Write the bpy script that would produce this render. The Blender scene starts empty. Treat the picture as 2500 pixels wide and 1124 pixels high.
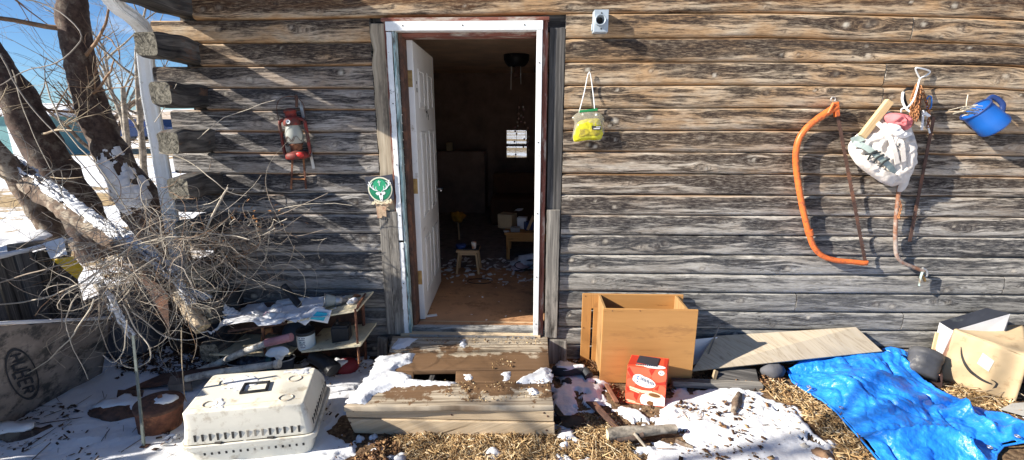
import bpy, math, random
import numpy as np
from mathutils import Vector, Matrix, noise as mnoise
R = math.radians
sc = bpy.context.scene
col = sc.collection
rng = random.Random(7)
nrg = np.random.default_rng(11)

# ------------------------------------------------------------------ camera
CAM = Vector((0, -3.15, 1.75)); PITCH = R(13.5); YAW = R(2.0); FPX = 1126.0
cd = bpy.data.cameras.new('camera'); cam = bpy.data.objects.new('camera', cd); col.objects.link(cam)
cam.location = CAM; cam.rotation_euler = (R(90) - PITCH, 0, YAW)
cd.sensor_width = 36; cd.lens = 36 * FPX / 2500; cd.clip_start = 0.05; cd.clip_end = 3000
sc.camera = cam

def _ray(px, py):
    v = ((px - 1250) / FPX, 1.0, -(py - 562) / FPX)
    c, s = math.cos(PITCH), math.sin(PITCH)
    v = (v[0], v[1] * c + v[2] * s, v[2] * c - v[1] * s)
    c, s = math.cos(YAW), math.sin(YAW)
    return Vector((v[0] * c - v[1] * s, v[0] * s + v[1] * c, v[2]))
def W(px, py, y=0.0):            # where a sight line meets an upright plane parallel to the wall
    r = _ray(px, py); return CAM + r * ((y - CAM.y) / r.y)
def G(px, py, z=0.0):            # where a sight line meets a level plane
    r = _ray(px, py); return CAM + r * ((z - CAM.z) / r.z)
def V(*a): return Vector(a)

# ------------------------------------------------------------------ numpy value noise
def vnoise(x, y, seed=0):
    xi = np.floor(x).astype(np.int64); yi = np.floor(y).astype(np.int64)
    fx = x - xi; fy = y - yi
    fx = fx * fx * (3 - 2 * fx); fy = fy * fy * (3 - 2 * fy)
    def h(a, b):
        n = (a * 374761393 + b * 668265263 + seed * 974634777) & 0xffffffff
        n = ((n ^ (n >> 13)) * 1274126177) & 0xffffffff
        return ((n ^ (n >> 16)) & 0xffff) / 65535.0
    a = h(xi, yi); b = h(xi + 1, yi); c = h(xi, yi + 1); d = h(xi + 1, yi + 1)
    return (a * (1 - fx) + b * fx) * (1 - fy) + (c * (1 - fx) + d * fx) * fy
def fbm(x, y, oct=4, seed=0):
    s = 0; a = 0.5; t = 0
    for i in range(oct):
        s = s + a * vnoise(x * 2 ** i, y * 2 ** i, seed + i * 17); t += a; a *= .5
    return s / t

# ------------------------------------------------------------------ mesh builder
def frame_from(axis, up=None):
    z = Vector(axis).normalized()
    u = Vector(up) if up is not None else (Vector((0, 0, 1)) if abs(z.z) < .95 else Vector((1, 0, 0)))
    x = u.cross(z)
    if x.length < 1e-6: x = Vector((1, 0, 0)).cross(z)
    x.normalize(); y = z.cross(x)
    return x, y, z
class MB:
    def __init__(s): s.v = []; s.f = []; s.uv = []; s.m = []; s.sm = []
    def add(s, verts, faces, uvs=None, mat=0, smooth=False):
        o = len(s.v); s.v.extend([tuple(p) for p in verts])
        for i, f in enumerate(faces):
            s.f.append([a + o for a in f]); s.m.append(mat); s.sm.append(smooth)
            if uvs is not None: s.uv.append(uvs[i])
            else: s.uv.append([(verts[a][0] + verts[a][1], verts[a][2]) for a in f])
    def hexa(s, c, mat=0):            # 8 corners: bottom 4 (ccw from above) then top 4
        F = [(3, 2, 1, 0), (4, 5, 6, 7), (0, 1, 5, 4), (1, 2, 6, 5), (2, 3, 7, 6), (3, 0, 4, 7)]
        c = [Vector(p) for p in c]
        e = [(c[1] - c[0]).length, (c[3] - c[0]).length, (c[4] - c[0]).length]
        ax = [(c[1] - c[0]), (c[3] - c[0]), (c[4] - c[0])]
        L = e.index(max(e)); off = (rng.random() * 9, rng.random() * 9)
        ctr = c[0]
        dirs = [a.normalized() if a.length > 0 else Vector((1, 0, 0)) for a in ax]
        uvs = []
        for k, f in enumerate(F):
            fa = []
            n = (c[f[1]] - c[f[0]]).cross(c[f[2]] - c[f[0]])
            if n.length: n.normalize()
            others = sorted([i for i in range(3) if i != L], key=lambda i: abs(dirs[i].dot(n)))
            for a in f:
                d = c[a] - ctr
                if abs(dirs[L].dot(n)) > .7:
                    fa.append((off[0] + d.dot(dirs[others[0]]) * .3, off[1] + 3 + d.dot(dirs[others[-1]]) * .3))
                else:
                    fa.append((off[0] + d.dot(dirs[L]), off[1] + k * .37 + d.dot(dirs[others[0]])))
            uvs.append(fa)
        s.add(c, F, uvs, mat)
    def box(s, ctr, size, M=None, mat=0, taper=1.0):
        x, y, z = [a / 2 for a in size]; t = taper
        P = [(-x, -y, -z), (x, -y, -z), (x, y, -z), (-x, y, -z), (-x * t, -y * t, z), (x * t, -y * t, z), (x * t, y * t, z), (-x * t, y * t, z)]
        M3 = M.to_3x3() if M is not None else Matrix.Identity(3)
        s.hexa([Vector(ctr) + M3 @ Vector(p) for p in P], mat)
    def bb(s, x0, x1, y0, y1, z0, z1, mat=0):
        s.box(((x0 + x1) / 2, (y0 + y1) / 2, (z0 + z1) / 2), (abs(x1 - x0), abs(y1 - y0), abs(z1 - z0)), None, mat)
    def plank(s, a, b, w, t, nrm=(0, -1, 0), mat=0):      # board from a to b, width w across, thickness t along nrm
        a = Vector(a); b = Vector(b); d = (b - a).normalized(); n = Vector(nrm); n = (n - d * n.dot(d)).normalized(); q = d.cross(n)
        P = []
        for k in (-.5, .5):
            P += [a - q * w / 2 + n * t * k, b - q * w / 2 + n * t * k, b + q * w / 2 + n * t * k, a + q * w / 2 + n * t * k]
        if (P[1] - P[0]).cross(P[3] - P[0]).dot(P[4] - P[0]) < 0:
            P = [P[i] for i in (3, 2, 1, 0, 7, 6, 5, 4)]
        s.hexa(P, mat)
    def tube(s, pts, rad, n=8, mat=0, caps=True, smooth=True, closed=False, rough=0, flat=1.0):
        pts = [Vector(p) for p in pts]; m = len(pts)
        if not hasattr(rad, '__len__'): rad = [rad] * m
        vs = []; us = []; L = 0; off = rng.random() * 9; X = None
        for i in range(m):
            if closed: t = pts[(i + 1) % m] - pts[(i - 1) % m]
            else: t = pts[min(i + 1, m - 1)] - pts[max(i - 1, 0)]
            if t.length < 1e-9: t = Vector((0, 0, 1))
            t.normalize()
            if X is None: X, Y, _ = frame_from(t)
            else:
                X = X - t * X.dot(t)
                if X.length < 1e-6: X, Y, _ = frame_from(t)
                X.normalize(); Y = t.cross(X)
            if i: L += (pts[i] - pts[i - 1]).length
            for k in range(n):
                a = 2 * math.pi * k / n
                r = rad[i] * (1 + (rough * (mnoise.noise(Vector((math.cos(a) * 1.7 + off, math.sin(a) * 1.7, L * 9 + off)))) if rough else 0))
                vs.append(pts[i] + X * math.cos(a) * r + Y * math.sin(a) * r * flat)
            us.append(L)
        F = []; U = []
        rr = sum(rad) / len(rad)
        for i in range(m if closed else m - 1):
            j = (i + 1) % m
            for k in range(n):
                k2 = (k + 1) % n
                F.append((i * n + k, i * n + k2, j * n + k2, j * n + k))
                c = 2 * math.pi * rr / n
                l2 = us[j] if j > i else us[i] + .1
                U.append([(off + us[i], off + k * c), (off + us[i], off + (k + 1) * c), (off + l2, off + (k + 1) * c), (off + l2, off + k * c)])
        s.add(vs, F, U, mat, smooth)
        if caps and not closed:
            for i, rev in ((0, True), (m - 1, False)):
                f = [i * n + k for k in range(n)]
                if rev: f = f[::-1]
                s.add([vs[a] for a in f], [list(range(n))], None, mat, False)
    def lathe(s, prof, M=None, n=24, mat=0, smooth=True, close_ends=True, arc=None):
        M = M or Matrix.Identity(4); vs = []; m = len(prof)
        for r, z in prof:
            for k in range(n):
                a = 2 * math.pi * k / n
                vs.append(M @ Vector((r * math.cos(a), r * math.sin(a), z)))
        F = []; U = []
        for i in range(m - 1):
            for k in range(n):
                k2 = (k + 1) % n
                F.append((i * n + k, i * n + k2, (i + 1) * n + k2, (i + 1) * n + k))
                U.append([(k / n, i / m), ((k + 1) / n, i / m), ((k + 1) / n, (i + 1) / m), (k / n, (i + 1) / m)])
        s.add(vs, F, U, mat, smooth)
    def prism(s, poly, t, M=None, mat=0, holes=None, smooth=False):   # poly in local xy, extruded 0..t along z
        M = M or Matrix.Identity(4); n = len(poly)
        vs = [M @ Vector((x, y, 0)) for x, y in poly] + [M @ Vector((x, y, t)) for x, y in poly]
        F = [list(range(n))[::-1], [n + i for i in range(n)]]
        U = [[poly[i] for i in F[0]], [poly[i - n] for i in F[1]]]
        for i in range(n):
            j = (i + 1) % n; F.append([i, j, n + j, n + i]); U.append([poly[i], poly[j], (poly[j][0], poly[j][1] + t), (poly[i][0], poly[i][1] + t)])
        s.add(vs, F, U, mat, smooth)
    def sheet(s, P, nu, nv, mat=0, smooth=True, thick=0, uvs=(1, 1)):   # P(u,v)->Vector
        vs = [P(i / nu, j / nv) for j in range(nv + 1) for i in range(nu + 1)]
        F = []; U = []
        for j in range(nv):
            for i in range(nu):
                a = j * (nu + 1) + i
                F.append((a, a + 1, a + nu + 2, a + nu + 1))
                U.append([(i / nu * uvs[0], j / nv * uvs[1]), ((i + 1) / nu * uvs[0], j / nv * uvs[1]), ((i + 1) / nu * uvs[0], (j + 1) / nv * uvs[1]), (i / nu * uvs[0], (j + 1) / nv * uvs[1])])
        s.add(vs, F, U, mat, smooth)
    def ball(s, c, r, n=12, sq=(1, 1, 1), mat=0, M=None, rough=0):
        pr = []
        m = max(5, n // 2 + 1)
        M = M or Matrix.Identity(4)
        vs = []; F = []
        for i in range(m):
            th = math.pi * i / (m - 1)
            for k in range(n):
                a = 2 * math.pi * k / n
                d = Vector((math.sin(th) * math.cos(a), math.sin(th) * math.sin(a), -math.cos(th)))
                q = 1 + (rough * mnoise.noise(d * 1.6 + Vector(c) * 7) if rough else 0)
                vs.append(Vector(c) + (M.to_3x3() @ Vector((d.x * sq[0], d.y * sq[1], d.z * sq[2]))) * r * q)
        for i in range(m - 1):
            for k in range(n):
                k2 = (k + 1) % n; F.append((i * n + k, i * n + k2, (i + 1) * n + k2, (i + 1) * n + k))
        s.add(vs, F, None, mat, True)
    def build(s, name, mats, parent=None, bevel=0, solid=0, sub=0, label=None):
        me = bpy.data.meshes.new(name)
        if not isinstance(mats, (list, tuple)): mats = [mats]
        off = Vector(parent_world(parent)) if parent is not None else Vector((0, 0, 0))
        if parent is None and s.v:
            a = np.array(s.v); off = Vector(((a[:, 0].min() + a[:, 0].max()) / 2, (a[:, 1].min() + a[:, 1].max()) / 2, a[:, 2].min()))
        me.from_pydata([(p[0] - off.x, p[1] - off.y, p[2] - off.z) for p in s.v], [], s.f)
        for mt in mats: me.materials.append(mt)
        me.polygons.foreach_set('material_index', s.m); me.polygons.foreach_set('use_smooth', s.sm)
        uvl = me.uv_layers.new(name='UVMap')
        flat = [c for f in s.uv for p in f for c in (float(p[0]), float(p[1]))]
        uvl.data.foreach_set('uv', flat)
        me.validate(); me.update()
        o = bpy.data.objects.new(name, me); col.objects.link(o)
        if parent is not None: o.parent = parent
        else: o.location = off
        if bevel:
            b = o.modifiers.new('bevel', 'BEVEL'); b.width = bevel; b.segments = 2; b.limit_method = 'ANGLE'; b.angle_limit = R(50)
        if solid:
            b = o.modifiers.new('solid', 'SOLIDIFY'); b.thickness = solid; b.offset = 0
        if sub:
            b = o.modifiers.new('sub', 'SUBSURF'); b.levels = sub; b.render_levels = sub
        if label: o['label'] = label
        return o
def parent_world(o):
    p = Vector((0, 0, 0))
    while o is not None: p = p + o.location; o = o.parent
    return p
def thing(name, loc, label, cat, group=None):
    o = bpy.data.objects.new(name, None); col.objects.link(o); o.location = loc
    o.empty_display_size = .1
    o['label'] = label; o['category'] = cat
    if group: o['group'] = group
    return o
def tag(o, label, cat, group=None):
    o['label'] = label; o['category'] = cat
    if group: o['group'] = group
    return o
def kind(o, k, label=None):
    o['kind'] = k
    if label: o['label'] = label
    return o
def grid_mesh(name, X, Y, Z, mat, attrs=None, uv=None, smooth=True, keep=None):
    """X,Y,Z arrays (nj,ni) -> mesh object"""
    nj, ni = X.shape
    me = bpy.data.meshes.new(name)
    co = np.stack([X, Y, Z], -1).reshape(-1, 3).astype(np.float32)
    idx = np.arange(nj * ni).reshape(nj, ni)
    q = np.stack([idx[:-1, :-1], idx[:-1, 1:], idx[1:, 1:], idx[1:, :-1]], -1).reshape(-1, 4)
    if keep is not None: q = q[keep[:-1, :-1].reshape(-1)]
    me.vertices.add(len(co)); me.vertices.foreach_set('co', co.ravel())
    me.loops.add(q.size); me.loops.foreach_set('vertex_index', q.ravel().astype(np.int32))
    me.polygons.add(len(q)); me.polygons.foreach_set('loop_start', np.arange(0, q.size, 4, dtype=np.int32)); me.polygons.foreach_set('loop_total', np.full(len(q), 4, dtype=np.int32))
    me.polygons.foreach_set('use_smooth', np.full(len(q), smooth))
    me.update(calc_edges=True)
    if attrs:
        for k, a in attrs.items():
            at = me.attributes.new(k, 'FLOAT', 'POINT'); at.data.foreach_set('value', a.reshape(-1).astype(np.float32))
    if uv is not None:
        ul = me.uv_layers.new(name='UVMap'); u = np.stack([uv[0].reshape(-1), uv[1].reshape(-1)], -1)[q.ravel()]
        ul.data.foreach_set('uv', u.astype(np.float32).ravel())
    me.materials.append(mat)
    o = bpy.data.objects.new(name, me); col.objects.link(o)
    return o

# ------------------------------------------------------------------ materials
class NT:
    def __init__(s, name, rough=.8, spec=.3):
        m = bpy.data.materials.new(name); m.use_nodes = True; s.m = m; s.t = m.node_tree; s.t.nodes.clear()
        s.out = s.n('ShaderNodeOutputMaterial'); s.b = s.n('ShaderNodeBsdfPrincipled'); s.l(s.b.outputs[0], s.out.inputs[0])
        s.b.inputs['Roughness'].default_value = rough; s.b.inputs['Specular IOR Level'].default_value = spec
    def n(s, t, **k):
        x = s.t.nodes.new(t)
        for a, b in k.items(): setattr(x, a, b)
        return x
    def l(s, a, b): s.t.links.new(a, b)
    def setc(s, sock): s.l(sock, s.b.inputs['Base Color'])
    def coord(s, kind='Object', scale=(1, 1, 1), rnd=True):
        if kind == 'UV': c = s.n('ShaderNodeTexCoord').outputs['UV']
        else: c = s.n('ShaderNodeTexCoord').outputs[kind]
        mp = s.n('ShaderNodeMapping'); mp.inputs['Scale'].default_value = scale; s.l(c, mp.inputs['Vector'])
        if rnd:
            oi = s.n('ShaderNodeObjectInfo'); mu = s.n('ShaderNodeMath', operation='MULTIPLY'); s.l(oi.outputs['Random'], mu.inputs[0]); mu.inputs[1].default_value = 37.0
            cb = s.n('ShaderNodeCombineXYZ'); s.l(mu.outputs[0], cb.inputs[2]); s.l(cb.outputs[0], mp.inputs['Location'])
        return mp.outputs[0]
    def noise(s, vec, scale=5, detail=4, rough=.6, dist=0):
        x = s.n('ShaderNodeTexNoise'); x.inputs['Scale'].default_value = scale; x.inputs['Detail'].default_value = detail
        x.inputs['Roughness'].default_value = rough; x.inputs['Distortion'].default_value = dist
        if vec is not None: s.l(vec, x.inputs['Vector'])
        return x.outputs['Fac']
    def ramp(s, fac, stops, interp='LINEAR'):
        r = s.n('ShaderNodeValToRGB'); r.color_ramp.interpolation = interp
        e = r.color_ramp.elements
        while len(e) > 1: e.remove(e[-1])
        for i, (p, c) in enumerate(stops):
            x = e[0] if i == 0 else e.new(p)
            x.position = p; x.color = (c[0], c[1], c[2], 1) if hasattr(c, '__len__') else (c, c, c, 1)
        s.l(fac, r.inputs[0]); return r.outputs[0]
    def mix(s, fac, a, b, mode='MIX'):
        x = s.n('ShaderNodeMix', data_type='RGBA', blend_type=mode)
        for v, i in ((fac, 0), (a, 6), (b, 7)):
            if hasattr(v, 'node'): s.l(v, x.inputs[i])
            elif hasattr(v, '__len__'): x.inputs[i].default_value = (v[0], v[1], v[2], 1)
            else: x.inputs[i].default_value = v
        return x.outputs[2]
    def math(s, op, a, b=None, clamp=False):
        x = s.n('ShaderNodeMath', operation=op); x.use_clamp = clamp
        for v, i in ((a, 0), (b, 1)):
            if v is None: continue
            if hasattr(v, 'node'): s.l(v, x.inputs[i])
            else: x.inputs[i].default_value = v
        return x.outputs[0]
    def bump(s, h, strength=.3, dist=.01):
        b = s.n('ShaderNodeBump'); b.inputs['Strength'].default_value = strength; b.inputs['Distance'].default_value = dist
        s.l(h, b.inputs['Height']); s.l(b.outputs[0], s.b.inputs['Normal'])
    def attr(s, name):
        a = s.n('ShaderNodeAttribute'); a.attribute_name = name; return a.outputs['Fac']

def simple(name, c, rough=.7, var=.25, scale=9, c2=None, amt=.5, bump=0, spec=.3, metal=0, scale2=3, bscale=60):
    """a plain material broken up by blotches of a second colour (dirt, rust, wear)"""
    m = NT(name, rough, spec); co = m.coord('Object')
    f = m.noise(co, scale, 5, .65)
    a = m.ramp(f, [(.3, [x * (1 - var) for x in c]), (.7, [min(1, x * (1 + var)) for x in c])])
    if c2 is not None:
        g = m.noise(co, scale2 * 3, 6, .7)
        k = m.ramp(g, [(.62 - amt * .35, 0.0), (.70 - amt * .25, 1.0)])
        a = m.mix(k, a, c2)
    m.setc(a); m.b.inputs['Metallic'].default_value = metal
    rr = m.ramp(f, [(.3, max(0, rough - .12)), (.7, min(1, rough + .12))]); m.l(rr, m.b.inputs['Roughness'])
    if bump:
        m.bump(m.noise(co, bscale, 4, .6), bump, .004)
    return m.m

def wood(name, lo, mid, hi, us=2.0, vs=60, contrast=1.0, stain=None, stain_amt=.4, bump=.4, rough=.85):
    """grain runs along UV u; u and v are metres"""
    m = NT(name, rough, .2); oi = m.n('ShaderNodeObjectInfo')
    co = m.coord('UV', (us, vs, 1)); co2 = m.coord('UV', (us * .8, vs * .18, 1)); co3 = m.coord('UV', (us * 4, vs * 2.6, 1))
    f1 = m.noise(co, 1, 5, .65, .35); f2 = m.noise(co2, 1, 3, .5, .6); f3 = m.noise(co3, 1, 3, .6)
    f = m.math('ADD', m.math('MULTIPLY', f1, .55), m.math('ADD', m.math('MULTIPLY', f2, .3), m.math('MULTIPLY', f3, .15)))
    w = .10 / contrast
    c = m.ramp(f, [(.5 - 1.6 * w, lo), (.5, mid), (.5 + 1.6 * w, hi)])
    cr = m.ramp(f1, [(.30, [x * .35 for x in lo]), (.36, (1, 1, 1))]); c = m.mix(.75, c, cr, 'MULTIPLY')
    if stain is not None:
        co4 = m.coord('UV', (us * 1.4, us * 5, 1)); g = m.noise(co4, 1, 5, .7)
        k = m.ramp(g, [(.60 - stain_amt * .3, 0.0), (.72 - stain_amt * .25, 1.0)]); c = m.mix(k, c, stain)
    m.setc(c); m.bump(m.math('ADD', f1, f3), bump, .004); return m.m

def glassy(name, c=(.9, .95, .9), alpha=.25, rough=.08):
    m = NT(name, rough, .5); m.b.inputs['Base Color'].default_value = (*c, 1)
    tr = m.n('ShaderNodeBsdfTransparent'); mx = m.n('ShaderNodeMixShader'); mx.inputs[0].default_value = alpha
    tr.inputs[0].default_value = (c[0], c[1], c[2], 1)
    m.l(tr.outputs[0], mx.inputs[1]); m.l(m.b.outputs[0], mx.inputs[2]); m.l(mx.outputs[0], m.out.inputs[0]); return m.m

M = {}
M['plank_grey'] = wood('weathered grey plank', (.07, .065, .06), (.20, .185, .165), (.42, .39, .34), 1.6, 55, 1.1, (.05, .045, .04), .25)
M['plank_tan'] = wood('weathered tan plank', (.12, .085, .05), (.33, .25, .16), (.62, .52, .37), 1.4, 42, 1.0, (.10, .055, .028), .22)
M['plank_dark'] = wood('dark weathered plank', (.02, .02, .02), (.065, .062, .06), (.17, .16, .15), 1.5, 60, 1.2)
M['step'] = wood('worn step board', (.16, .12, .075), (.40, .33, .235), (.60, .53, .41), 1.2, 38, .9, (.17, .085, .035), .30)
M['step_wet'] = wood('wet stained step board', (.05, .032, .018), (.17, .105, .055), (.36, .27, .17), 1.3, 40, .9, (.40, .33, .23), .25)
M['riser'] = wood('worn riser board', (.24, .17, .10), (.50, .39, .26), (.64, .52, .37), 1.1, 40, .7)
M['ply'] = wood('plywood face', (.30, .24, .16), (.46, .38, .27), (.60, .52, .39), 2.2, 13, .8, (.16, .13, .10), .15, .15)
M['plyedge'] = simple('plywood edge', (.40, .27, .18), .9, .3, 30)
M['osb'] = simple('grey particle board', (.25, .21, .18), .9, .3, 7, (.07, .065, .06), .35, .3)
M['cab'] = wood('laminated particle board', (.38, .185, .062), (.46, .235, .080), (.53, .285, .105), 1.5, 16, .7, (.30, .15, .06), .05, .05, .5)
M['cab_in'] = wood('bare particle board edge', (.22, .12, .05), (.34, .20, .085), (.44, .27, .12), 1.5, 20, .8, None, 0, .1, .7)
M['bark'] = simple('rough bark', (.13, .09, .065), .95, .55, 26, (.32, .27, .21), .35, 1.0, bscale=38)
M['bark_dark'] = simple('dark bark', (.075, .05, .04), .95, .6, 24, (.17, .14, .11), .3, 1.0, bscale=34)
M['bark_grey'] = simple('grey bark', (.22, .19, .155), .95, .5, 26, (.42, .37, .30), .4, .9, bscale=38)
M['cutwood'] = simple('cut log wood', (.70, .55, .34), .85, .3, 22, (.40, .29, .16), .3, .3)
M['twig'] = simple('dry twig', (.42, .34, .235), .85, .35, 14, (.24, .18, .125), .4)
M['twig_red'] = simple('brown twig', (.23, .145, .09), .85, .35, 14)
M['leaf'] = simple('dead leaf', (.42, .20, .075), .8, .4, 20)
m_ = NT('snow', .55, .4); co_ = m_.coord('Object', rnd=False)
m_.setc(m_.ramp(m_.noise(co_, 6, 5, .6), [(.3, (.70, .72, .76)), (.7, (.79, .80, .82))])); m_.b.inputs['Subsurface Weight'].default_value = 0
m_.bump(m_.noise(co_, 22, 6, .7), .5, .012); M['snow'] = m_.m
M['white_metal'] = simple('white painted metal', (.80, .82, .82), .35, .06, 12, (.45, .44, .40), .03)
M['white_door'] = simple('white painted door', (.74, .74, .73), .45, .06, 6, (.45, .42, .38), .02)
M['dent'] = simple('chipped white trim', (.74, .76, .77), .45, .10, 22, (.13, .13, .13), .08, scale2=9)
M['redpaint'] = wood('peeling red brown paint', (.10, .035, .025), (.20, .075, .055), (.32, .15, .11), 3, 60, 1.3, (.42, .37, .32), .32)
M['brass'] = simple('worn brass', (.36, .24, .10), .4, .35, 30, (.13, .08, .05), .4, metal=.7)
M['rust'] = simple('rusty iron', (.12, .05, .032), .85, .5, 24, (.30, .14, .07), .35, .5)
M['rust_dark'] = simple('dark rusted iron', (.09, .05, .038), .85, .5, 24, (.17, .08, .05), .3, .5)
M['rust_orange'] = simple('orange rusted chain', (.40, .18, .075), .85, .4, 60, (.22, .09, .045), .4, .4)
M['steel'] = simple('dull steel', (.45, .45, .45), .4, .2, 20, (.25, .20, .16), .15, metal=.7)
M['grey_metal'] = simple('grey painted metal', (.42, .48, .53), .45, .1, 20, (.30, .33, .35), .1, metal=.2)
M['black_pl'] = simple('black plastic', (.02, .021, .024), .45, .3, 12, (.06, .06, .065), .15)
M['dark_rubber'] = simple('dark rubber', (.03, .032, .037), .65, .3, 12)
M['orange'] = simple('orange painted tube', (.66, .15, .035), .42, .2, 9, (.30, .085, .04), .30, .1, scale2=11)
M['lantern_red'] = simple('rusty red enamel', (.21, .028, .022), .6, .35, 16, (.09, .045, .035), .55, .3, scale2=7)
M['red_bright'] = simple('red paint', (.55, .035, .03), .45, .2, 20)
M['globe'] = glassy('frosted globe', (.62, .64, .58), .55, .25)
M['carrier'] = simple('cream plastic', (.74, .70, .59), .45, .07, 5, (.50, .44, .34), .22, .08)
M['carrier_in'] = simple('cream plastic inner', (.30, .27, .22), .6, .1, 6)
M['dirt_dark'] = simple('dark grime', (.05, .045, .04), .9, .3, 20)
M['blue_pl'] = simple('blue plastic', (.035, .20, .62), .4, .12, 6, (.30, .42, .58), .12, .05)
M['blue_faded'] = simple('faded blue plastic', (.42, .50, .58), .5, .15, 6, (.25, .38, .60), .3)
M['navy'] = simple('navy plastic', (.02, .045, .16), .45, .2, 10)
M['canvas'] = simple('cream canvas', (.68, .62, .56), .9, .10, 9, (.48, .43, .38), .2, .3)
M['canvas_grey'] = simple('grey green webbing', (.30, .36, .34), .85, .2, 20)
M['canvas_dark'] = simple('dark strap', (.04, .045, .045), .8, .2, 20)
M['pink'] = simple('faded pink cloth', (.58, .16, .17), .9, .2, 10)
M['white_cloth'] = simple('white cloth', (.78, .77, .76), .85, .08, 12)
M['stick'] = wood('pale stick', (.40, .26, .12), (.60, .43, .23), (.72, .56, .34), 2, 60, .7)
M['cardboard'] = simple('cardboard', (.52, .39, .235), .85, .08, 4, (.40, .28, .16), .15, .08)
M['card_dark'] = simple('dark printed card', (.028, .032, .045), .5, .2, 8, (.08, .09, .10), .1)
M['card_white'] = simple('white card', (.76, .77, .79), .6, .05, 8)
M['coffee_red'] = simple('red printed card', (.66, .075, .035), .45, .06, 6)
M['coffee_deep'] = simple('deep red print', (.44, .035, .02), .45, .06, 6)
M['coffee_light'] = simple('light red print', (.74, .13, .065), .45, .04, 6)
M['print_white'] = simple('white print', (.85, .84, .82), .5, .03, 8)
M['print_blue'] = simple('blue print', (.015, .15, .50), .5, .05, 8)
M['print_navy'] = simple('dark blue print', (.01, .03, .10), .5, .05, 8)
M['print_brown'] = simple('coffee brown print', (.20, .085, .03), .5, .2, 20)
M['print_cream'] = simple('cream print', (.78, .62, .42), .5, .05, 8)
M['ink'] = simple('black ink', (.035, .033, .033), .8, .2, 20)
M['ink_faint'] = simple('faded ink', (.035, .037, .043), .9, .3, 30)
M['grey_pl'] = simple('grey plastic', (.23, .24, .25), .5, .15, 8, (.42, .40, .36), .12)
M['tin'] = simple('label tin', (.70, .74, .74), .45, .08, 20, (.35, .50, .52), .15)
M['teal'] = simple('teal print', (.02, .36, .50), .5, .1, 20)
M['paper'] = simple('crumpled paper', (.68, .69, .72), .8, .08, 12)
M['yellow_sheet'] = simple('yellow plastic sheet', (.72, .46, .03), .5, .12, 9, (.50, .33, .04), .2)
M['green_pl'] = simple('green plastic', (.02, .22, .07), .45, .1, 20)
M['sign_dark'] = simple('dark sign board', (.045, .05, .07), .7, .3, 20, (.30, .28, .30), .08)
M['sign_green'] = simple('sign green', (.03, .34, .17), .45, .08, 20)
M['sign_green_dark'] = simple('sign dark green', (.015, .15, .09), .45, .08, 20)
M['sign_cream'] = simple('sign cream', (.72, .70, .55), .5, .1, 20)
M['sign_white'] = simple('sign white', (.78, .82, .84), .5, .1, 20)
M['torn'] = simple('torn board face', (.46, .33, .22), .9, .3, 40, (.28, .10, .07), .3)
M['cream_flakes'] = simple('cream paint flakes', (.72, .66, .46), .7, .1, 40, (.45, .30, .20), .25, scale2=12)
M['stone'] = simple('brown stone', (.28, .17, .10), .9, .3, 12, (.16, .10, .07), .3, .4)
M['floor_in'] = simple('worn brown floor', (.46, .25, .13), .6, .2, 5, (.30, .16, .085), .3, .1)
M['carpet'] = simple('dirty carpet', (.24, .21, .20), .95, .4, 12)
M['wall_in'] = simple('dim interior board', (.27, .18, .14), .9, .3, 4)
M['ceil_in'] = simple('brown ceiling board', (.74, .53, .37), .9, .2, 3)
M['table'] = wood('pine table', (.32, .15, .05), (.45, .23, .08), (.55, .30, .12), 2, 40, .7)
M['stool'] = wood('pale stool wood', (.42, .28, .15), (.55, .38, .22), (.64, .47, .29), 2, 40, .7)
M['white_pl'] = simple('white plastic', (.78, .80, .80), .4, .05, 10)
M['plastic_bag'] = simple('pale plastic bag', (.42, .46, .54), .4, .2, 12)
M['cord'] = simple('black cord', (.02, .02, .022), .6, .2, 10)
M['brick'] = simple('red brown block', (.22, .10, .06), .9, .3, 14)

def snow_on(name, P, r, i0, i1, face, width, seed, parent, th=.014, cover=.5):
    """crusted snow clinging to one side of a round trunk, with a ragged edge"""
    P = P[i0:i1]; r = r[i0:i1]; m = len(P); na = 40; up = Vector(face).normalized()
    ts = np.linspace(0, m - 1.001, m * 6); X = np.zeros((len(ts), na)); Y = X.copy(); Z = X.copy(); A = np.linspace(-width, width, na)
    for j, t_ in enumerate(ts):
        i = int(t_); f = t_ - i; p = P[i].lerp(P[min(i + 1, m - 1)], f); rr = r[i] * (1 - f) + r[min(i + 1, m - 1)] * f
        d = (P[min(i + 1, m - 1)] - P[max(i - 1, 0)]).normalized(); u = (up - d * up.dot(d)).normalized(); v = d.cross(u)
        for k, a in enumerate(A):
            q = p + (u * math.cos(a) + v * math.sin(a)) * rr; X[j, k], Y[j, k], Z[j, k] = q
    T, AA = np.meshgrid(ts / m, A / width, indexing='ij')
    msk = 1 - np.maximum(np.abs(AA), np.abs(2 * T - 1)) ** 2.2; n1 = fbm(T * m * .5 + seed, AA * 4 + seed + 9, 4, seed)
    h = msk * .9 + (n1 - .5) * 2.6 - (1 - cover) * .9
    hh = np.clip(h * 1.5, -.6, 1) * th
    cx = np.array([[P[min(int(t_), m - 1)].x, P[min(int(t_), m - 1)].y, P[min(int(t_), m - 1)].z] for t_ in ts])
    D = np.stack([X, Y, Z], -1) - cx[:, None, :]; D /= np.linalg.norm(D, axis=-1, keepdims=True)
    C = np.stack([X, Y, Z], -1) + D * (hh[..., None] + .004)
    o = grid_mesh(name, C[..., 0], C[..., 1], C[..., 2], M['snow'], keep=h > 0); o.parent = parent; L = parent_world(parent); o.location = -L
    return o
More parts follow.
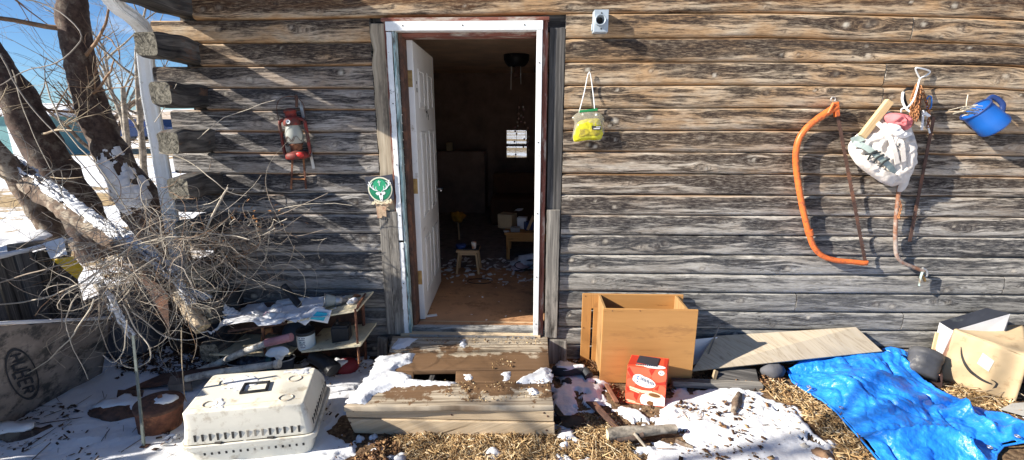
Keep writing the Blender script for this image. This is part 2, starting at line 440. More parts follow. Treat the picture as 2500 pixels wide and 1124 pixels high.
# ================================================================== LIGHT AND SKY
SUN = Vector((-3.0, -1.0, 1.68)).normalized()          # towards the sun: low, from the left, raking the wall
sd = bpy.data.lights.new('sun', 'SUN'); sd.energy = 4.9; sd.angle = R(.55); sd.color = (1, .93, .82)
so = bpy.data.objects.new('sun', sd); col.objects.link(so); so.rotation_euler = SUN.to_track_quat('Z', 'Y').to_euler(); so.location = (-8, -3, 6)
wd = bpy.data.worlds.new('World'); sc.world = wd; wd.use_nodes = True
wt = wd.node_tree; wt.nodes.clear()
wo = wt.nodes.new('ShaderNodeOutputWorld'); bg = wt.nodes.new('ShaderNodeBackground'); wt.links.new(bg.outputs[0], wo.inputs[0])
sky = wt.nodes.new('ShaderNodeTexSky'); sky.sky_type = 'NISHITA'; sky.sun_disc = False
sky.sun_elevation = math.asin(SUN.z); sky.sun_rotation = math.atan2(SUN.x, SUN.y); sky.altitude = 1700; sky.air_density = 1.0; sky.dust_density = .6; sky.ozone_density = 2.0
tc = wt.nodes.new('ShaderNodeTexCoord'); mp = wt.nodes.new('ShaderNodeMapping'); mp.inputs['Scale'].default_value = (1.5, 1.5, 7); wt.links.new(tc.outputs['Generated'], mp.inputs[0])
nz = wt.nodes.new('ShaderNodeTexNoise'); nz.inputs['Scale'].default_value = 2.2; nz.inputs['Detail'].default_value = 6; nz.inputs['Roughness'].default_value = .55; wt.links.new(mp.outputs[0], nz.inputs['Vector'])
rp = wt.nodes.new('ShaderNodeValToRGB'); rp.color_ramp.elements[0].position = .56; rp.color_ramp.elements[0].color = (0, 0, 0, 1); rp.color_ramp.elements[1].position = .74; rp.color_ramp.elements[1].color = (.8, .8, .8, 1); wt.links.new(nz.outputs['Fac'], rp.inputs[0])
mxw = wt.nodes.new('ShaderNodeMix'); mxw.data_type = 'RGBA'; wt.links.new(rp.outputs[0], mxw.inputs[0]); tint = wt.nodes.new('ShaderNodeMix'); tint.data_type = 'RGBA'; tint.blend_type = 'MULTIPLY'; tint.inputs[0].default_value = 1; tint.inputs[7].default_value = (.62, .86, 1.12, 1); wt.links.new(sky.outputs[0], tint.inputs[6]); wt.links.new(tint.outputs[2], mxw.inputs[6]); mxw.inputs[7].default_value = (8.5, 9.2, 10.2, 1)
wt.links.new(mxw.outputs[2], bg.inputs[0]); bg.inputs[1].default_value = .052
sc.view_settings.view_transform = 'Standard'; sc.view_settings.look = 'None'; sc.view_settings.gamma = 1; sc.view_settings.exposure = 1.2
sc.render.engine = 'CYCLES'
cy = sc.cycles
cy.max_bounces = 8; cy.diffuse_bounces = 6; cy.glossy_bounces = 3; cy.transmission_bounces = 4; cy.transparent_max_bounces = 12; cy.sample_clamp_indirect = 4; cy.caustics_reflective = False; cy.caustics_refractive = False
cy.use_denoising = True
try: cy.denoiser = 'OPENIMAGEDENOISE'
except Exception: pass

# ================================================================== GROUND
def gh(x, y):
    x = np.asarray(x, float); y = np.asarray(y, float)
    h = (fbm(x * 1.3 + 50, y * 1.3 + 50, 3, 3) - .5) * .05 + (fbm(x * 9 + 50, y * 9 + 50, 3, 5) - .5) * .022
    return h
def ghz(x, y): return float(gh(np.array([x]), np.array([y]))[0])
def poly_sd(X, Y, poly):
    P = np.array(poly, float); n = len(P)
    d = np.full(X.shape, 1e9); ins = np.zeros(X.shape, bool)
    for i in range(n):
        a = P[i]; b = P[(i + 1) % n]; e = b - a
        wx = X - a[0]; wy = Y - a[1]
        t = np.clip((wx * e[0] + wy * e[1]) / (e @ e + 1e-12), 0, 1)
        d = np.minimum(d, (wx - e[0] * t) ** 2 + (wy - e[1] * t) ** 2)
        c = ((a[1] > Y) != (b[1] > Y)) & (X < (b[0] - a[0]) * (Y - a[1]) / (b[1] - a[1] + 1e-12) + a[0]); ins ^= c
    d = np.sqrt(d); return np.where(ins, d, -d)
def pix_poly(pts, z=.02): return [tuple(G(a, b, z)[:2]) for a, b in pts]
snow_polys = [pix_poly(p) for p in [
    [(-500, 820), (250, 800), (420, 850), (560, 862), (790, 870), (905, 868), (960, 880), (860, 985), (822, 1003), (842, 1050), (905, 1062), (930, 1095), (860, 1110), (800, 1190), (-500, 1300)],
    [(905, 1108), (1000, 1098), (1010, 1124), (990, 1200), (860, 1200)],
    [(1069, 1098), (1090, 1085), (1112, 1090), (1105, 1116), (1075, 1118)],
    [(1172, 1100), (1200, 1095), (1225, 1103), (1215, 1120), (1180, 1120)],
    [(1352, 880), (1400, 872), (1440, 890), (1478, 925), (1486, 985), (1450, 1005), (1412, 1012), (1385, 1035), (1352, 1040)],
    [(1360, 1062), (1400, 1048), (1425, 1075), (1415, 1098), (1365, 1092)],
    [(1340, 1108), (1400, 1100), (1440, 1118), (1440, 1200), (1300, 1200), (1310, 1118)],
    [(1470, 998), (1530, 992), (1630, 998), (1640, 942), (1740, 938), (1850, 955), (1920, 978), (1985, 1030), (2040, 1080), (2120, 1200), (1640, 1200), (1560, 1118), (1520, 1082), (1600, 1066), (1655, 1056), (1560, 1030)],
    [(2490, 985), (2600, 1000), (2600, 1040), (2500, 1025)],
]]
gx = np.arange(-4.6, 4.6, .009); gy = np.arange(-1.75, .42, .009)
GX, GY = np.meshgrid(gx, gy)
GZ = gh(GX, GY)
sdm = np.full(GX.shape, -9.)
for p in snow_polys: sdm = np.maximum(sdm, poly_sd(GX, GY, p))
rough = (fbm(GX * 9 + 60, GY * 9 + 60, 5, 21) - .5) * .25 + (fbm(GX * 40 + 60, GY * 40 + 60, 2, 25) - .5) * .03
sn = sdm + rough
holes = fbm(GX * 6 + 20, GY * 6 + 20, 3, 33)
leftz = np.clip((-1.0 - GX) / .6, 0, 1)
sn = sn - np.clip((holes - .57) * 4, 0, 1) * (.14 + .07 * leftz) - np.clip((fbm(GX * 15 + 20, GY * 15 + 80, 3, 37) - .62) * 6, 0, 1) * .12
SNH = np.minimum(.024, sn * .45) + (fbm(GX * 7 + 9, GY * 7 + 9, 2, 41) - .5) * .010 * np.clip(sn * 12, 0, 1)
SZ = GZ + SNH
edge = np.minimum.reduce([GX - gx[0], gx[-1] - GX, GY - gy[0], gy[-1] - GY]); drop = np.clip(1 - edge / .25, 0, 1) * .07
# bare ground
mt = NT('trampled dirt and straw', .95, .15); co = mt.coord('Object', rnd=False)
a = mt.ramp(mt.noise(co, 30, 6, .75), [(.32, (.055, .035, .022)), (.5, (.20, .13, .075)), (.68, (.44, .31, .18))])
b = mt.ramp(mt.noise(co, 3.5, 4, .6), [(.42, (.55, .5, .5)), (.6, (1, 1, 1))]); a = mt.mix(1, a, b, 'MULTIPLY')
mt.setc(a); mt.bump(mt.noise(co, 60, 6, .75), .9, .012); M['dirt'] = mt.m
g1 = grid_mesh('ground', GX, GY, GZ - drop, M['dirt']); kind(g1, 'structure')
s1 = grid_mesh('snow', GX, GY, SZ - drop * 1.3, M['snow'], keep=SNH > -.012); kind(s1, 'structure')
# far ground: one sheet to the horizon, snow streaks and dry grass
mt = NT('snow streaked prairie', .95, .1); co = mt.coord('Object', (1, 1, 1), rnd=False)
cs = mt.coord('Object', (.35, 1, 1), rnd=False)
gr = mt.ramp(mt.noise(co, 9, 6, .7), [(.35, (.27, .19, .10)), (.65, (.55, .41, .24))])
snm = mt.ramp(mt.math('ADD', mt.math('MULTIPLY', mt.noise(cs, .22, 4, .6), .75), mt.math('MULTIPLY', mt.noise(co, 3, 5, .7), .25)), [(.47, 0.0), (.51, 1.0)])
mt.setc(mt.mix(snm, gr, (.86, .88, .92))); mt.bump(mt.noise(co, 12, 6, .7), .6, .05); M['prairie'] = mt.m
n = 90
u = np.linspace(-1, 1, n); ux = np.sign(u) * np.abs(u) ** 3 * 900 - 3; uy = np.sign(u) * np.abs(u) ** 3 * 900
FX, FY = np.meshgrid(ux, uy)
FZ = -.05 + (fbm(FX * .3 + 300, FY * .3 + 300, 3, 8) - .5) * .12 * np.clip((np.hypot(FX, FY) - 5) / 10, 0, 1)
inside = (FX > -4.2) & (FX < 4.2) & (FY > -1.5) & (FY < .3); FZ = np.where(inside, -.16, FZ)
FZ = FZ + np.clip((np.hypot(FX, FY) - 60) / 300, 0, 1) * 1.0
kind(grid_mesh('far_ground', FX, FY, FZ, M['prairie']), 'structure')
# low hills at the horizon
mt = NT('dry hillside', .95, .1); co = mt.coord('Object', (1, 1, 6), rnd=False)
h0 = mt.ramp(mt.noise(co, .02, 5, .65), [(.42, (.40, .31, .23)), (.5, (.52, .44, .36)), (.58, (.80, .80, .82))]); mt.setc(h0); M['hill'] = mt.m
hx = np.linspace(-900, 300, 160); hy = np.linspace(260, 620, 24); HX, HY = np.meshgrid(hx, hy)
prof = np.sin(np.clip((HY - 260) / 360, 0, 1) * math.pi) ** .8
HZ = -1.5 + prof * (9 + 7 * fbm(HX * .008 + 9, HY * .004 + 9, 4, 71))
kind(grid_mesh('hills', HX, HY, HZ, M['hill']), 'structure')

# ================================================================== LOG WALL
TX = [640, 900, 1420, 1900, 2430]
TB = {640: [48, 105, 162, 216, 270, 323, 376, 427, 475, 523, 573, 617, 662, 708, 750, 793],
      900: [42, 103, 160, 216, 270, 323, 376, 427, 472, 524, 571, 618, 663, 710, 754, 798],
      1420: [32, 93, 151, 208, 265, 319, 371, 424, 476, 526, 575, 623, 668, 713, 757, 801],
      1900: [30, 91, 150.5, 208, 263, 319, 373, 427, 478, 528, 577, 625, 673, 718, 764, 808],
      2430: [44, 107, 158, 216, 270, 327, 381, 432, 483, 532, 581, 631, 676, 722, 767, 812]}
_cols = [[W(c, y, -.012) for y in TB[c]] for c in TX]
def zb(k, X):                     # height of the joint under log k, the old logs sag and bow a little
    k0 = min(max(k, 0), 15)
    xs = [_cols[i][k0].x for i in range(5)]; zs = [_cols[i][k0].z for i in range(5)]
    if k != k0:
        zs = [zs[i] - (k - k0) * .1425 for i in range(5)]
    xs = [-2.6] + xs + [3.35]; zs = [zs[0] + .004] + zs + [zs[-1] - (.034 if k < 4 else .006 if k < 8 else 0)]
    xf = np.linspace(-3, 4.4, 75); zf = np.interp(xf, xs, zs); ker = np.array([1, 2, 3, 2, 1]) / 9.
    zf = np.convolve(np.pad(zf, 2, mode='edge'), ker, mode='valid')
    return np.interp(X, xf, zf)
cabin = thing('log_cabin', (0, 0, 0), 'old cabin of weathered horizontal logs with its door standing open', 'cabin')
mt = NT('weathered log face', .85, .2)
uv = mt.coord('UV', (5.0, 62, 1), False); uvm = mt.coord('UV', (1.3, 17, 1), False); uvb = mt.coord('UV', (2.2, 5, 1), False); uvf = mt.coord('UV', (20, 120, 1), False); uvc = mt.coord('UV', (2.2, 40, 1), False)
fine = mt.noise(uv, 1, 6, .75, .25); midn = mt.noise(uvm, 1, 4, .65, .9); blot = mt.noise(uvb, 1, 5, .65, .5); ff = mt.noise(uvf, 1, 4, .7); ckn = mt.noise(uvc, 1, 5, .6, .9)
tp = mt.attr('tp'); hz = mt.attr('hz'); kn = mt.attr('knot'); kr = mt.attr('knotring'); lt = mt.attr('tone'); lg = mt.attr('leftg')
S = mt.math('ADD', mt.math('MULTIPLY', midn, .60), mt.math('MULTIPLY', blot, .40))
S = mt.math('ADD', S, mt.math('SUBTRACT', mt.ramp(tp, [(0, .06), (.12, .09), (.35, .12), (.58, .18), (.76, .22), (.90, .17), (.96, .06), (1, .02)]), .150))
S = mt.math('ADD', S, mt.math('MULTIPLY', mt.math('SUBTRACT', mt.noise(mt.coord('UV', (.55, 9, 1), False), 1, 3, .5), .5), .30)); S = mt.math('ADD', S, lt)
S = mt.math('ADD', S, mt.math('MULTIPLY', mt.math('SUBTRACT', fine, .5), .70)); S = mt.math('ADD', S, mt.math('MULTIPLY', mt.math('SUBTRACT', ff, .5), .26))
S = mt.math('ADD', S, mt.math('MULTIPLY', kr, .05))
stain = mt.ramp(mt.math('ADD', S, mt.math('MULTIPLY', mt.math('SUBTRACT', hz, 1.0), .012)), [(.452, 0.0), (.548, 1.0)])
v1 = mt.ramp(ff, [(.30, (.62, .60, .58)), (.62, (1.1, 1.1, 1.1))])
tan_ = mt.mix(mt.ramp(blot, [(.40, 0.0), (.60, 1.0)]), (.45, .295, .165), (.57, .465, .34))
pgrey = mt.mix(mt.ramp(blot, [(.40, 0.0), (.60, 1.0)]), (.36, .33, .29), (.56, .53, .48))
plow = mt.mix(mt.ramp(blot, [(.40, 0.0), (.60, 1.0)]), (.29, .28, .26), (.47, .455, .42))
hn = mt.math('ADD', hz, mt.math('MULTIPLY', mt.math('SUBTRACT', midn, .5), 1.3))
pale = mt.mix(mt.math('MULTIPLY', mt.math('SUBTRACT', hn, .95), 1.1, True), pgrey, tan_)
pale = mt.mix(mt.math('MULTIPLY', mt.math('SUBTRACT', .90, hz), 2.6, True), pale, plow)
pale = mt.mix(lg, pale, mt.mix(1, pgrey, (.78, .80, .86), 'MULTIPLY'))  # left logs are greyer; their darker, bluer shade is painted in as well
ofac = mt.math('MULTIPLY', mt.math('SUBTRACT', mt.math('ADD', hz, mt.math('MULTIPLY', midn, .5)), 2.66), 5.0, True)
pale = mt.mix(mt.math('MULTIPLY', ofac, .8), pale, (.50, .29, .13))
pale = mt.mix(1, pale, v1, 'MULTIPLY')
dk = mt.mix(mt.math('MULTIPLY', mt.math('SUBTRACT', hz, .9), 2.0, True), (.042, .042, .046), (.044, .030, .023))
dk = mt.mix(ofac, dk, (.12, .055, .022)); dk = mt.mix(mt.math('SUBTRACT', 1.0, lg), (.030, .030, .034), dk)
dk = mt.mix(mt.ramp(ff, [(.45, 0.0), (.75, .55)]), dk, pale)
c = mt.mix(stain, pale, dk)
# half bleached bands keep the low logs calmer
c = mt.mix(mt.math('MULTIPLY', mt.math('MULTIPLY', mt.math('SUBTRACT', .85, hz), 2.2, True), .26), c, (.24, .235, .225))
# drying cracks that follow the grain
ck = mt.math('ABSOLUTE', mt.math('SUBTRACT', ckn, .5)); ckm = mt.ramp(ck, [(.0, 1.0), (.018, 0.0)])
ckp = mt.ramp(mt.noise(uvb, .8, 3, .5), [(.44, 0.0), (.56, .85)])
c = mt.mix(mt.math('MULTIPLY', ckm, ckp), c, (.022, .018, .016))
# raw orange edges along the joints
e1 = mt.math('MULTIPLY', mt.math('SUBTRACT', mt.math('ABSOLUTE', mt.math('SUBTRACT', tp, .5)), .40), 12, True)
e2 = mt.math('MULTIPLY', e1, mt.math('MULTIPLY', mt.math('SUBTRACT', mt.noise(uvb, .6, 3, .5), .44), 6, True)); e2 = mt.math('MULTIPLY', e2, mt.math('MULTIPLY', mt.math('SUBTRACT', hz, .9), 2.0, True))
c = mt.mix(mt.math('MULTIPLY', e2, .7), c, (.50, .27, .11))
c = mt.mix(mt.math('MULTIPLY', kr, .5), c, (.07, .05, .04))
c = mt.mix(kn, c, mt.mix(ff, (.36, .31, .25), (.66, .61, .51)))
mt.setc(c); mt.bump(mt.math('ADD', mt.math('ADD', fine, mt.math('MULTIPLY', ff, .6)), mt.math('MULTIPLY', ckm, -.5)), .7, .007); M['log'] = mt.m

JOINTS = {-1: [], 0: [(1688, 20), ], 1: [(2225, 65)], 3: [(2158, 180)], 4: [(2152, 230)], 14: [(1940, 740)], 13: [(2445, 700)], 15: [(2190, 830)], 7: [], 9: [], -2: []}
DOORL, DOORR = -1.022, .232
allv = []
def wall_segments():
    segs = []
    for k in range(-6, 17):
        left = -2.46 + .04 * math.sin(k * 2.1) if k % 2 == 0 else -2.17
        right = 5.0
        cuts = [left]
        js = sorted(W(px, py, 0).x for px, py in JOINTS.get(k + 1 if k >= 0 else k, []))
        parts = [(left, DOORL), (DOORR, right)] if 0 <= k <= 14 else [(left, right)]
        for a, b in parts:
            xs = [a] + [j for j in js if a < j < b] + [b]
            for i in range(len(xs) - 1):
                segs.append((k, xs[i] + (.003 if i else 0), xs[i + 1] - (.003 if i < len(xs) - 2 else 0)))
    return segs
VV = []; QQ = []; UVs = []; AT = {k: [] for k in ('tp', 'hz', 'knot', 'knotring', 'tone', 'leftg')}; vo = 0
PT = np.array([0, .012, .035, .08, .14, .22, .3, .38, .46, .54, .62, .7, .78, .86, .92, .965, .988, 1])
for si, (k, xa, xb) in enumerate(wall_segments()):
    ni = max(8, int((xb - xa) / (.011 if xa < 3.4 else .03))); xs = np.linspace(xa, xb, ni)
    if xb - xa > .1: xs[1] = xa + .003; xs[-2] = xb - .003
    T, X = np.meshgrid(PT, xs, indexing='ij')
    z0 = zb(k + 1, xs)[None, :]; z1 = zb(k, xs)[None, :]
    Zw = z0 + (z1 - z0) * T
    tt = np.abs(2 * T - 1)
    Yw = .030 - .034 * (1 - tt ** 14) - .006 * (1 - tt ** 2) - np.where((T > .005) & (T < .995), .004, 0)
    lowf = (fbm(X * 1.7 + si * 13, T * 1.5 + si * 3, 3, 51) - .5)
    Yw = Yw + lowf * .014 * (1 - tt ** 4)
    Yw = Yw + (fbm(X * 3 + si * 5, T * 22, 3, 53) - .5) * .004 * (1 - tt ** 6)
    v = T * .1425; U = X.copy(); vd = v.copy(); knm = np.zeros_like(X); knr = np.zeros_like(X)
    nk = int((xb - xa) * 2.0) + (1 if rng.random() < .6 else 0)
    for q in range(nk):
        kx = rng.uniform(xa + .05, xb - .05); kv = rng.uniform(.03, .115); r = rng.uniform(.020, .048)
        d2 = ((X - kx) / 2.6) ** 2 + (v - kv) ** 2
        vd = vd - (v - kv) * np.exp(-d2 / (r * r)) * .85
        rk = r * rng.uniform(.14, .34); d3 = ((X - kx) / 1.25) ** 2 + (v - kv) ** 2
        wob = 1 + .5 * (fbm(X * 60, v * 60, 2, 61) - .5)
        knm = np.maximum(knm, np.clip(1.6 - np.sqrt(d3) / rk * wob, 0, 1) * rng.choice([.12, .2, .35, .5, .8, 1.0]))
        knr = np.maximum(knr, np.exp(-(np.sqrt(d3) - rk * 1.5) ** 2 / (rk * .7) ** 2) * .8)
        Yw = Yw - np.exp(-d3 / (rk * rk)) * .0008
    if abs(xa - DOORL) > .01:      # log ends round off at joints and trim
        pass
    face = np.stack([X, Yw, Zw], -1); VV.append(face.reshape(-1, 3))
    idx = np.arange(X.size).reshape(X.shape) + vo; vo += X.size
    q = np.stack([idx[:-1, :-1], idx[:-1, 1:], idx[1:, 1:], idx[1:, :-1]], -1).reshape(-1, 4); QQ.append(q)
    off = si * 7.31
    UVs.append(np.stack([U + off, vd + off * 1.7], -1).reshape(-1, 2))
    tone = rng.uniform(-.04, .05) + (-.012 if k > 10 else 0)
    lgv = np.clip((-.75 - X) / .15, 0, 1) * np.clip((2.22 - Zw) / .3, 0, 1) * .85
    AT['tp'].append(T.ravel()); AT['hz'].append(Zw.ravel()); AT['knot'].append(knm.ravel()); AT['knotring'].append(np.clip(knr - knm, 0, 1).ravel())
    AT['tone'].append(np.full(X.size, tone) + (lgv * (.012 + .03 * np.clip((1.3 - Zw) / .5, 0, 1))).ravel()); AT['leftg'].append(lgv.ravel())  # dark stain low on the left logs, deepened to paint in the shade
    # closing face going back into the wall at each end
    for e, xe in ((0, xa), (-1, xb)):
        n_ = len(PT); a = face[:, e, :].copy(); b = a.copy(); b[:, 1] = .13
        VV.append(np.concatenate([a, b])); base = vo; vo += 2 * n_
        i0 = np.arange(n_ - 1); QQ.append(np.stack([base + i0, base + i0 + 1, base + n_ + i0 + 1, base + n_ + i0], -1) if e == 0 else np.stack([base + i0 + 1, base + i0, base + n_ + i0, base + n_ + i0 + 1], -1))
        UVs.append(np.stack([np.full(2 * n_, off), np.concatenate([PT, PT]) * .14 + off], -1))
        for kk in AT: AT[kk].append(np.full(2 * n_, {'tp': .5, 'hz': 1.0}.get(kk, 0.0)))
VV = np.concatenate(VV).astype(np.float32); QQ = np.concatenate(QQ); UVs = np.concatenate(UVs)
me = bpy.data.meshes.new('wall'); me.vertices.add(len(VV)); me.vertices.foreach_set('co', VV.ravel()); me.loops.add(QQ.size); me.loops.foreach_set('vertex_index', QQ.ravel().astype(np.int32))
me.polygons.add(len(QQ)); me.polygons.foreach_set('loop_start', np.arange(0, QQ.size, 4, dtype=np.int32)); me.polygons.foreach_set('loop_total', np.full(len(QQ), 4, dtype=np.int32)); me.polygons.foreach_set('use_smooth', np.full(len(QQ), True)); me.update(calc_edges=True)
for kk in AT:
    at = me.attributes.new(kk, 'FLOAT', 'POINT'); at.data.foreach_set('value', np.concatenate(AT[kk]).astype(np.float32))
ul = me.uv_layers.new(name='UVMap'); ul.data.foreach_set('uv', UVs[QQ.ravel()].astype(np.float32).ravel())
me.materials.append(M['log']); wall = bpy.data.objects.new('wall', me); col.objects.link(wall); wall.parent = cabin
# backing behind the joints, other walls, floor and ceiling
YB = .05
b = MB(); b.bb(-2.3, -1.0, YB, YB + .09, -.1, 3.2); b.bb(.20, 5.0, YB, YB + .09, -.1, 3.2); b.bb(-1.0, .20, YB, YB + .09, 2.31, 3.2); b.bb(-1.0, .20, YB, YB + .09, -.1, .19)
b.build('wall_core', M['plank_dark'], cabin)
b = MB()
for k in range(-6, 17):
    z = 2.395 - .1425 * (k + .5); b.bb(-2.31, -2.17, .14, 5.05, z - .068, z + .068)
b.build('side_wall', M['plank_dark'], cabin, bevel=.02)
WX0, WX1 = W(1233, 350, 4.95).x, W(1290, 350, 4.95).x; WZ1, WZ0 = W(1260, 314, 4.95).z, W(1260, 389, 4.95).z
b = MB(); b.bb(-2.17, WX0, 4.95, 5.09, .0, 2.6); b.bb(WX1, 5.0, 4.95, 5.09, 0, 2.6); b.bb(WX0, WX1, 4.95, 5.09, 0, WZ0); b.bb(WX0, WX1, 4.95, 5.09, WZ1, 2.6); b.bb(5.0, 5.1, .05, 5.09, 0, 3.2)
b.build('rear_wall', M['wall_in'], cabin)
w = MB(); zm = (WZ0 + WZ1) / 2 - .02
for x0, x1, z0, z1 in ((WX0, WX0 + .03, WZ0, WZ1), (WX1 - .03, WX1, WZ0, WZ1), (WX0 + .03, WX1 - .03, WZ0, WZ0 + .03), (WX0 + .03, WX1 - .03, WZ1 - .03, WZ1), (WX0 + .03, WX1 - .03, zm - .02, zm + .02)): w.bb(x0, x1, 4.90, 4.97, z0, z1)
wn = w.build('window', M['wall_in'], cabin)
w = MB(); w.bb(WX0 + .028, WX1 - .028, 4.96, 4.964, WZ0 + .028, WZ1 - .028); w.build('pane', glassy('dusty pane', (.92, .94, .96), .25, .2), wn)
b = MB(); b.bb(-2.17, 5.0, 1.45, 4.95, .10, .232); b.build('carpet', M['carpet'], cabin)
b = MB(); b.bb(-2.17, 5.0, .02, 1.449, .10, .236); b.build('floor', M['floor_in'], cabin)
b = MB(); b.bb(-2.17, 5.0, .14, 4.95, 2.50, 2.56); b.build('ceiling', M['ceil_in'], cabin)
b = MB(); b.bb(-2.5, 5.2, -.08, 5.3, 3.30, 3.42); b.build('roof', M['plank_dark'], cabin)
M['log_side'] = wood('dark log side', (.022, .021, .021), (.070, .065, .060), (.18, .165, .145), 3.5, 60, 1.3, (.14, .08, .05), .10)
me_ = NT('weathered log end grain', .95, .15); ec = me_.coord('Object', rnd=True); er = me_.noise(ec, 42, 6, .75); ek = me_.math('ABSOLUTE', me_.math('SUBTRACT', me_.noise(ec, 13, 4, .6, 1.2), .5))
me_.setc(me_.mix(me_.ramp(ek, [(0, .9), (.03, 0.0)]), me_.ramp(er, [(.32, (.06, .055, .045)), (.5, (.19, .175, .14)), (.68, (.34, .31, .25))]), (.02, .018, .016))); me_.bump(er, .9, .01); M['end_grain'] = me_.m
# protruding ends of the side wall logs; even ones above view added to block sun
for k in [-5, -4, -3, -2] + list(range(-1, 16, 2)):
    zc = 2.395 - .1425 * (k + .5) ; xc = -2.238 + .008 * max(0, k) ** .8
    L = -.345 - .012 * math.sin(k * 1.7)
    if k < 0: L = -.50
    mb = MB(); pts = []; rad = []
    m_ = 16
    for i in range(m_ + 1):
        t = i / m_; y = .16 + (L - .16) * t
        pts.append(V(xc + .006 * math.sin(i + k), y, zc + (.006 * math.sin(i * .7 + k)))); rad.append(.080 * (1 - .03 * math.sin(i * 1.3)) * (.9 if i == m_ else 1))
    # squared round section
    n_ = 20; vs = []; U = []
    for i, p in enumerate(pts):
        for q in range(n_):
            a_ = 2 * math.pi * q / n_; ca, sa = math.cos(a_), math.sin(a_); e = .34
            dx = math.copysign(abs(ca) ** e, ca); dz = math.copysign(abs(sa) ** e, sa)
            r = rad[i] * .93 * (1 + .05 * mnoise.noise(V(dx * 2 + k, dz * 2, i * .35)) + .03 * mnoise.noise(V(dx * 9 + k, dz * 9, i * .2)))
            jag = (-.008 * mnoise.noise(V(dx * 3, dz * 3, k * 3.3)) if i == m_ else 0)
            vs.append(V(p.x + dx * r, p.y + jag, p.z + dz * r))
    F = []; UU = []
    for i in range(m_):
        for q in range(n_):
            q2 = (q + 1) % n_; F.append((i * n_ + q, i * n_ + q2, (i + 1) * n_ + q2, (i + 1) * n_ + q))
            UU.append([(k * 3.1 + i * .03, q * .022), (k * 3.1 + i * .03, (q + 1) * .022), (k * 3.1 + (i + 1) * .03, (q + 1) * .022), (k * 3.1 + (i + 1) * .03, q * .022)])
    mb.add(vs, F, UU, 0, True)
    endc = len(mb.v); last = [m_ * n_ + q for q in range(n_)]
    ring = [vs[a] for a in last]; cen = sum(ring, V(0, 0, 0)) / n_ + V(0, .006, 0)
    mb.add(ring + [cen], [(q, (q + 1) % n_, n_) for q in range(n_)], None, 1, True)
    mb.build('log_end', [M['log_side'], M['end_grain']], cabin)

# ---------------------------------------------------------------- door surround
def jag_plank(name, x0, x1, y0, y1, z0, z1, mat, parent, jag=.006, seed=0, jl=None, n=40):
    """upright board with weathered, uneven edges"""
    mb = MB(); pts = []
    jl = jag if jl is None else jl
    L = [(x0 + (mnoise.noise(V(i * .5, seed, 0)) * jl), z0 + (z1 - z0) * i / n) for i in range(n + 1)]
    Rr = [(x1 + (mnoise.noise(V(i * .5, seed, 9)) * jag), z0 + (z1 - z0) * i / n) for i in range(n + 1)]
    F = []; U = []; vs = []
    o = seed * 3.3
    for i in range(n + 1):
        for (x, z), y in ((L[i], y0), (Rr[i], y0), (Rr[i], y1), (L[i], y1)): vs.append(V(x, y, z))
    for i in range(n):
        for q in range(4):
            q2 = (q + 1) % 4
            F.append((i * 4 + q, i * 4 + q2, (i + 1) * 4 + q2, (i + 1) * 4 + q))
            ua, ub = vs[i * 4].z + o, vs[(i + 1) * 4].z + o
            w0 = q * .3 + o; w1 = w0 + (abs(x1 - x0) if q % 2 == 0 else abs(y1 - y0))
            U.append([(ua, w0), (ua, w1), (ub, w1), (ub, w0)])
    F += [(3, 2, 1, 0), (n * 4, n * 4 + 1, n * 4 + 2, n * 4 + 3)]; U += [[(0, 0), (.1, 0), (.1, .1), (0, .1)]] * 2
    mb.add(vs, F, U); return mb.build(name, mat, parent, bevel=.003)
tl = jag_plank('door_trim', -1.018, -.927, -.012, .06, .19, 2.345, wood('bleached trim plank', (.10, .08, .06), (.36, .30, .22), (.62, .55, .43), 1.3, 40, .9, (.08, .07, .06), .3), cabin, .004, 1, .02)
tl['label'] = 'bleached ragged trim plank on the hinge side'
jag_plank('door_trim', .130, .228, -.010, .06, .19, 2.315, M['plank_dark'], cabin, .003, 2)
jag_plank('nailed_board', -1.035, -.975, -.040, -.013, .20, 1.135, M['plank_grey'], cabin, .006, 3)
jag_plank('nailed_board', -.973, -.905, -.042, -.013, .20, 1.125, M['plank_grey'], cabin, .005, 4)
jag_plank('nailed_board', W(1333, 650, -.03).x, W(1364, 650, -.03).x, -.038, -.011, .19, W(1345, 513, -.03).z, M['plank_grey'], cabin, .003, 5)
# peeling red brown brick mould
jag_plank('door_casing', -.926, -.911, -.022, .055, .20, 2.37, M['redpaint'], cabin, .003, 6)
jag_plank('door_casing', .086, .119, -.020, .055, .20, 2.37, M['redpaint'], cabin, .004, 7)
b = MB(); b.plank((-.94, -.005, 2.363), (.125, -.005, 2.363), .022, .06); b.build('door_casing', M['redpaint'], cabin, bevel=.002)
# chipped white sheet metal trim
df = MB(); df.bb(-.912, .086, -.040, -.028, 2.296, 2.351); df.bb(-.905, .080, -.028, .045, 2.296, 2.303); df.build('metal_trim', M['white_metal'], cabin, bevel=.002)
jag_plank('metal_trim', -.910, -.876, -.040, -.030, .92, 2.29, M['dent'], cabin, .003, 8, .006)
jag_plank('metal_trim', -.907, -.874, -.038, -.029, .19, .905, M['dent'], cabin, .004, 9, .008)
jag_plank('metal_trim', -.872, -.853, -.033, .02, .205, 2.295, wood('green worn edge', (.10, .17, .17), (.32, .45, .45), (.72, .78, .78), 5, 30, 1.4, (.10, .08, .07), .3), cabin, .002, 10)
b = MB(); b.bb(.047, .083, -.040, -.031, .20, 2.294); b.bb(.047, .052, -.031, .05, .22, 2.294); b.build('metal_trim', M['white_metal'], cabin, bevel=.0015)
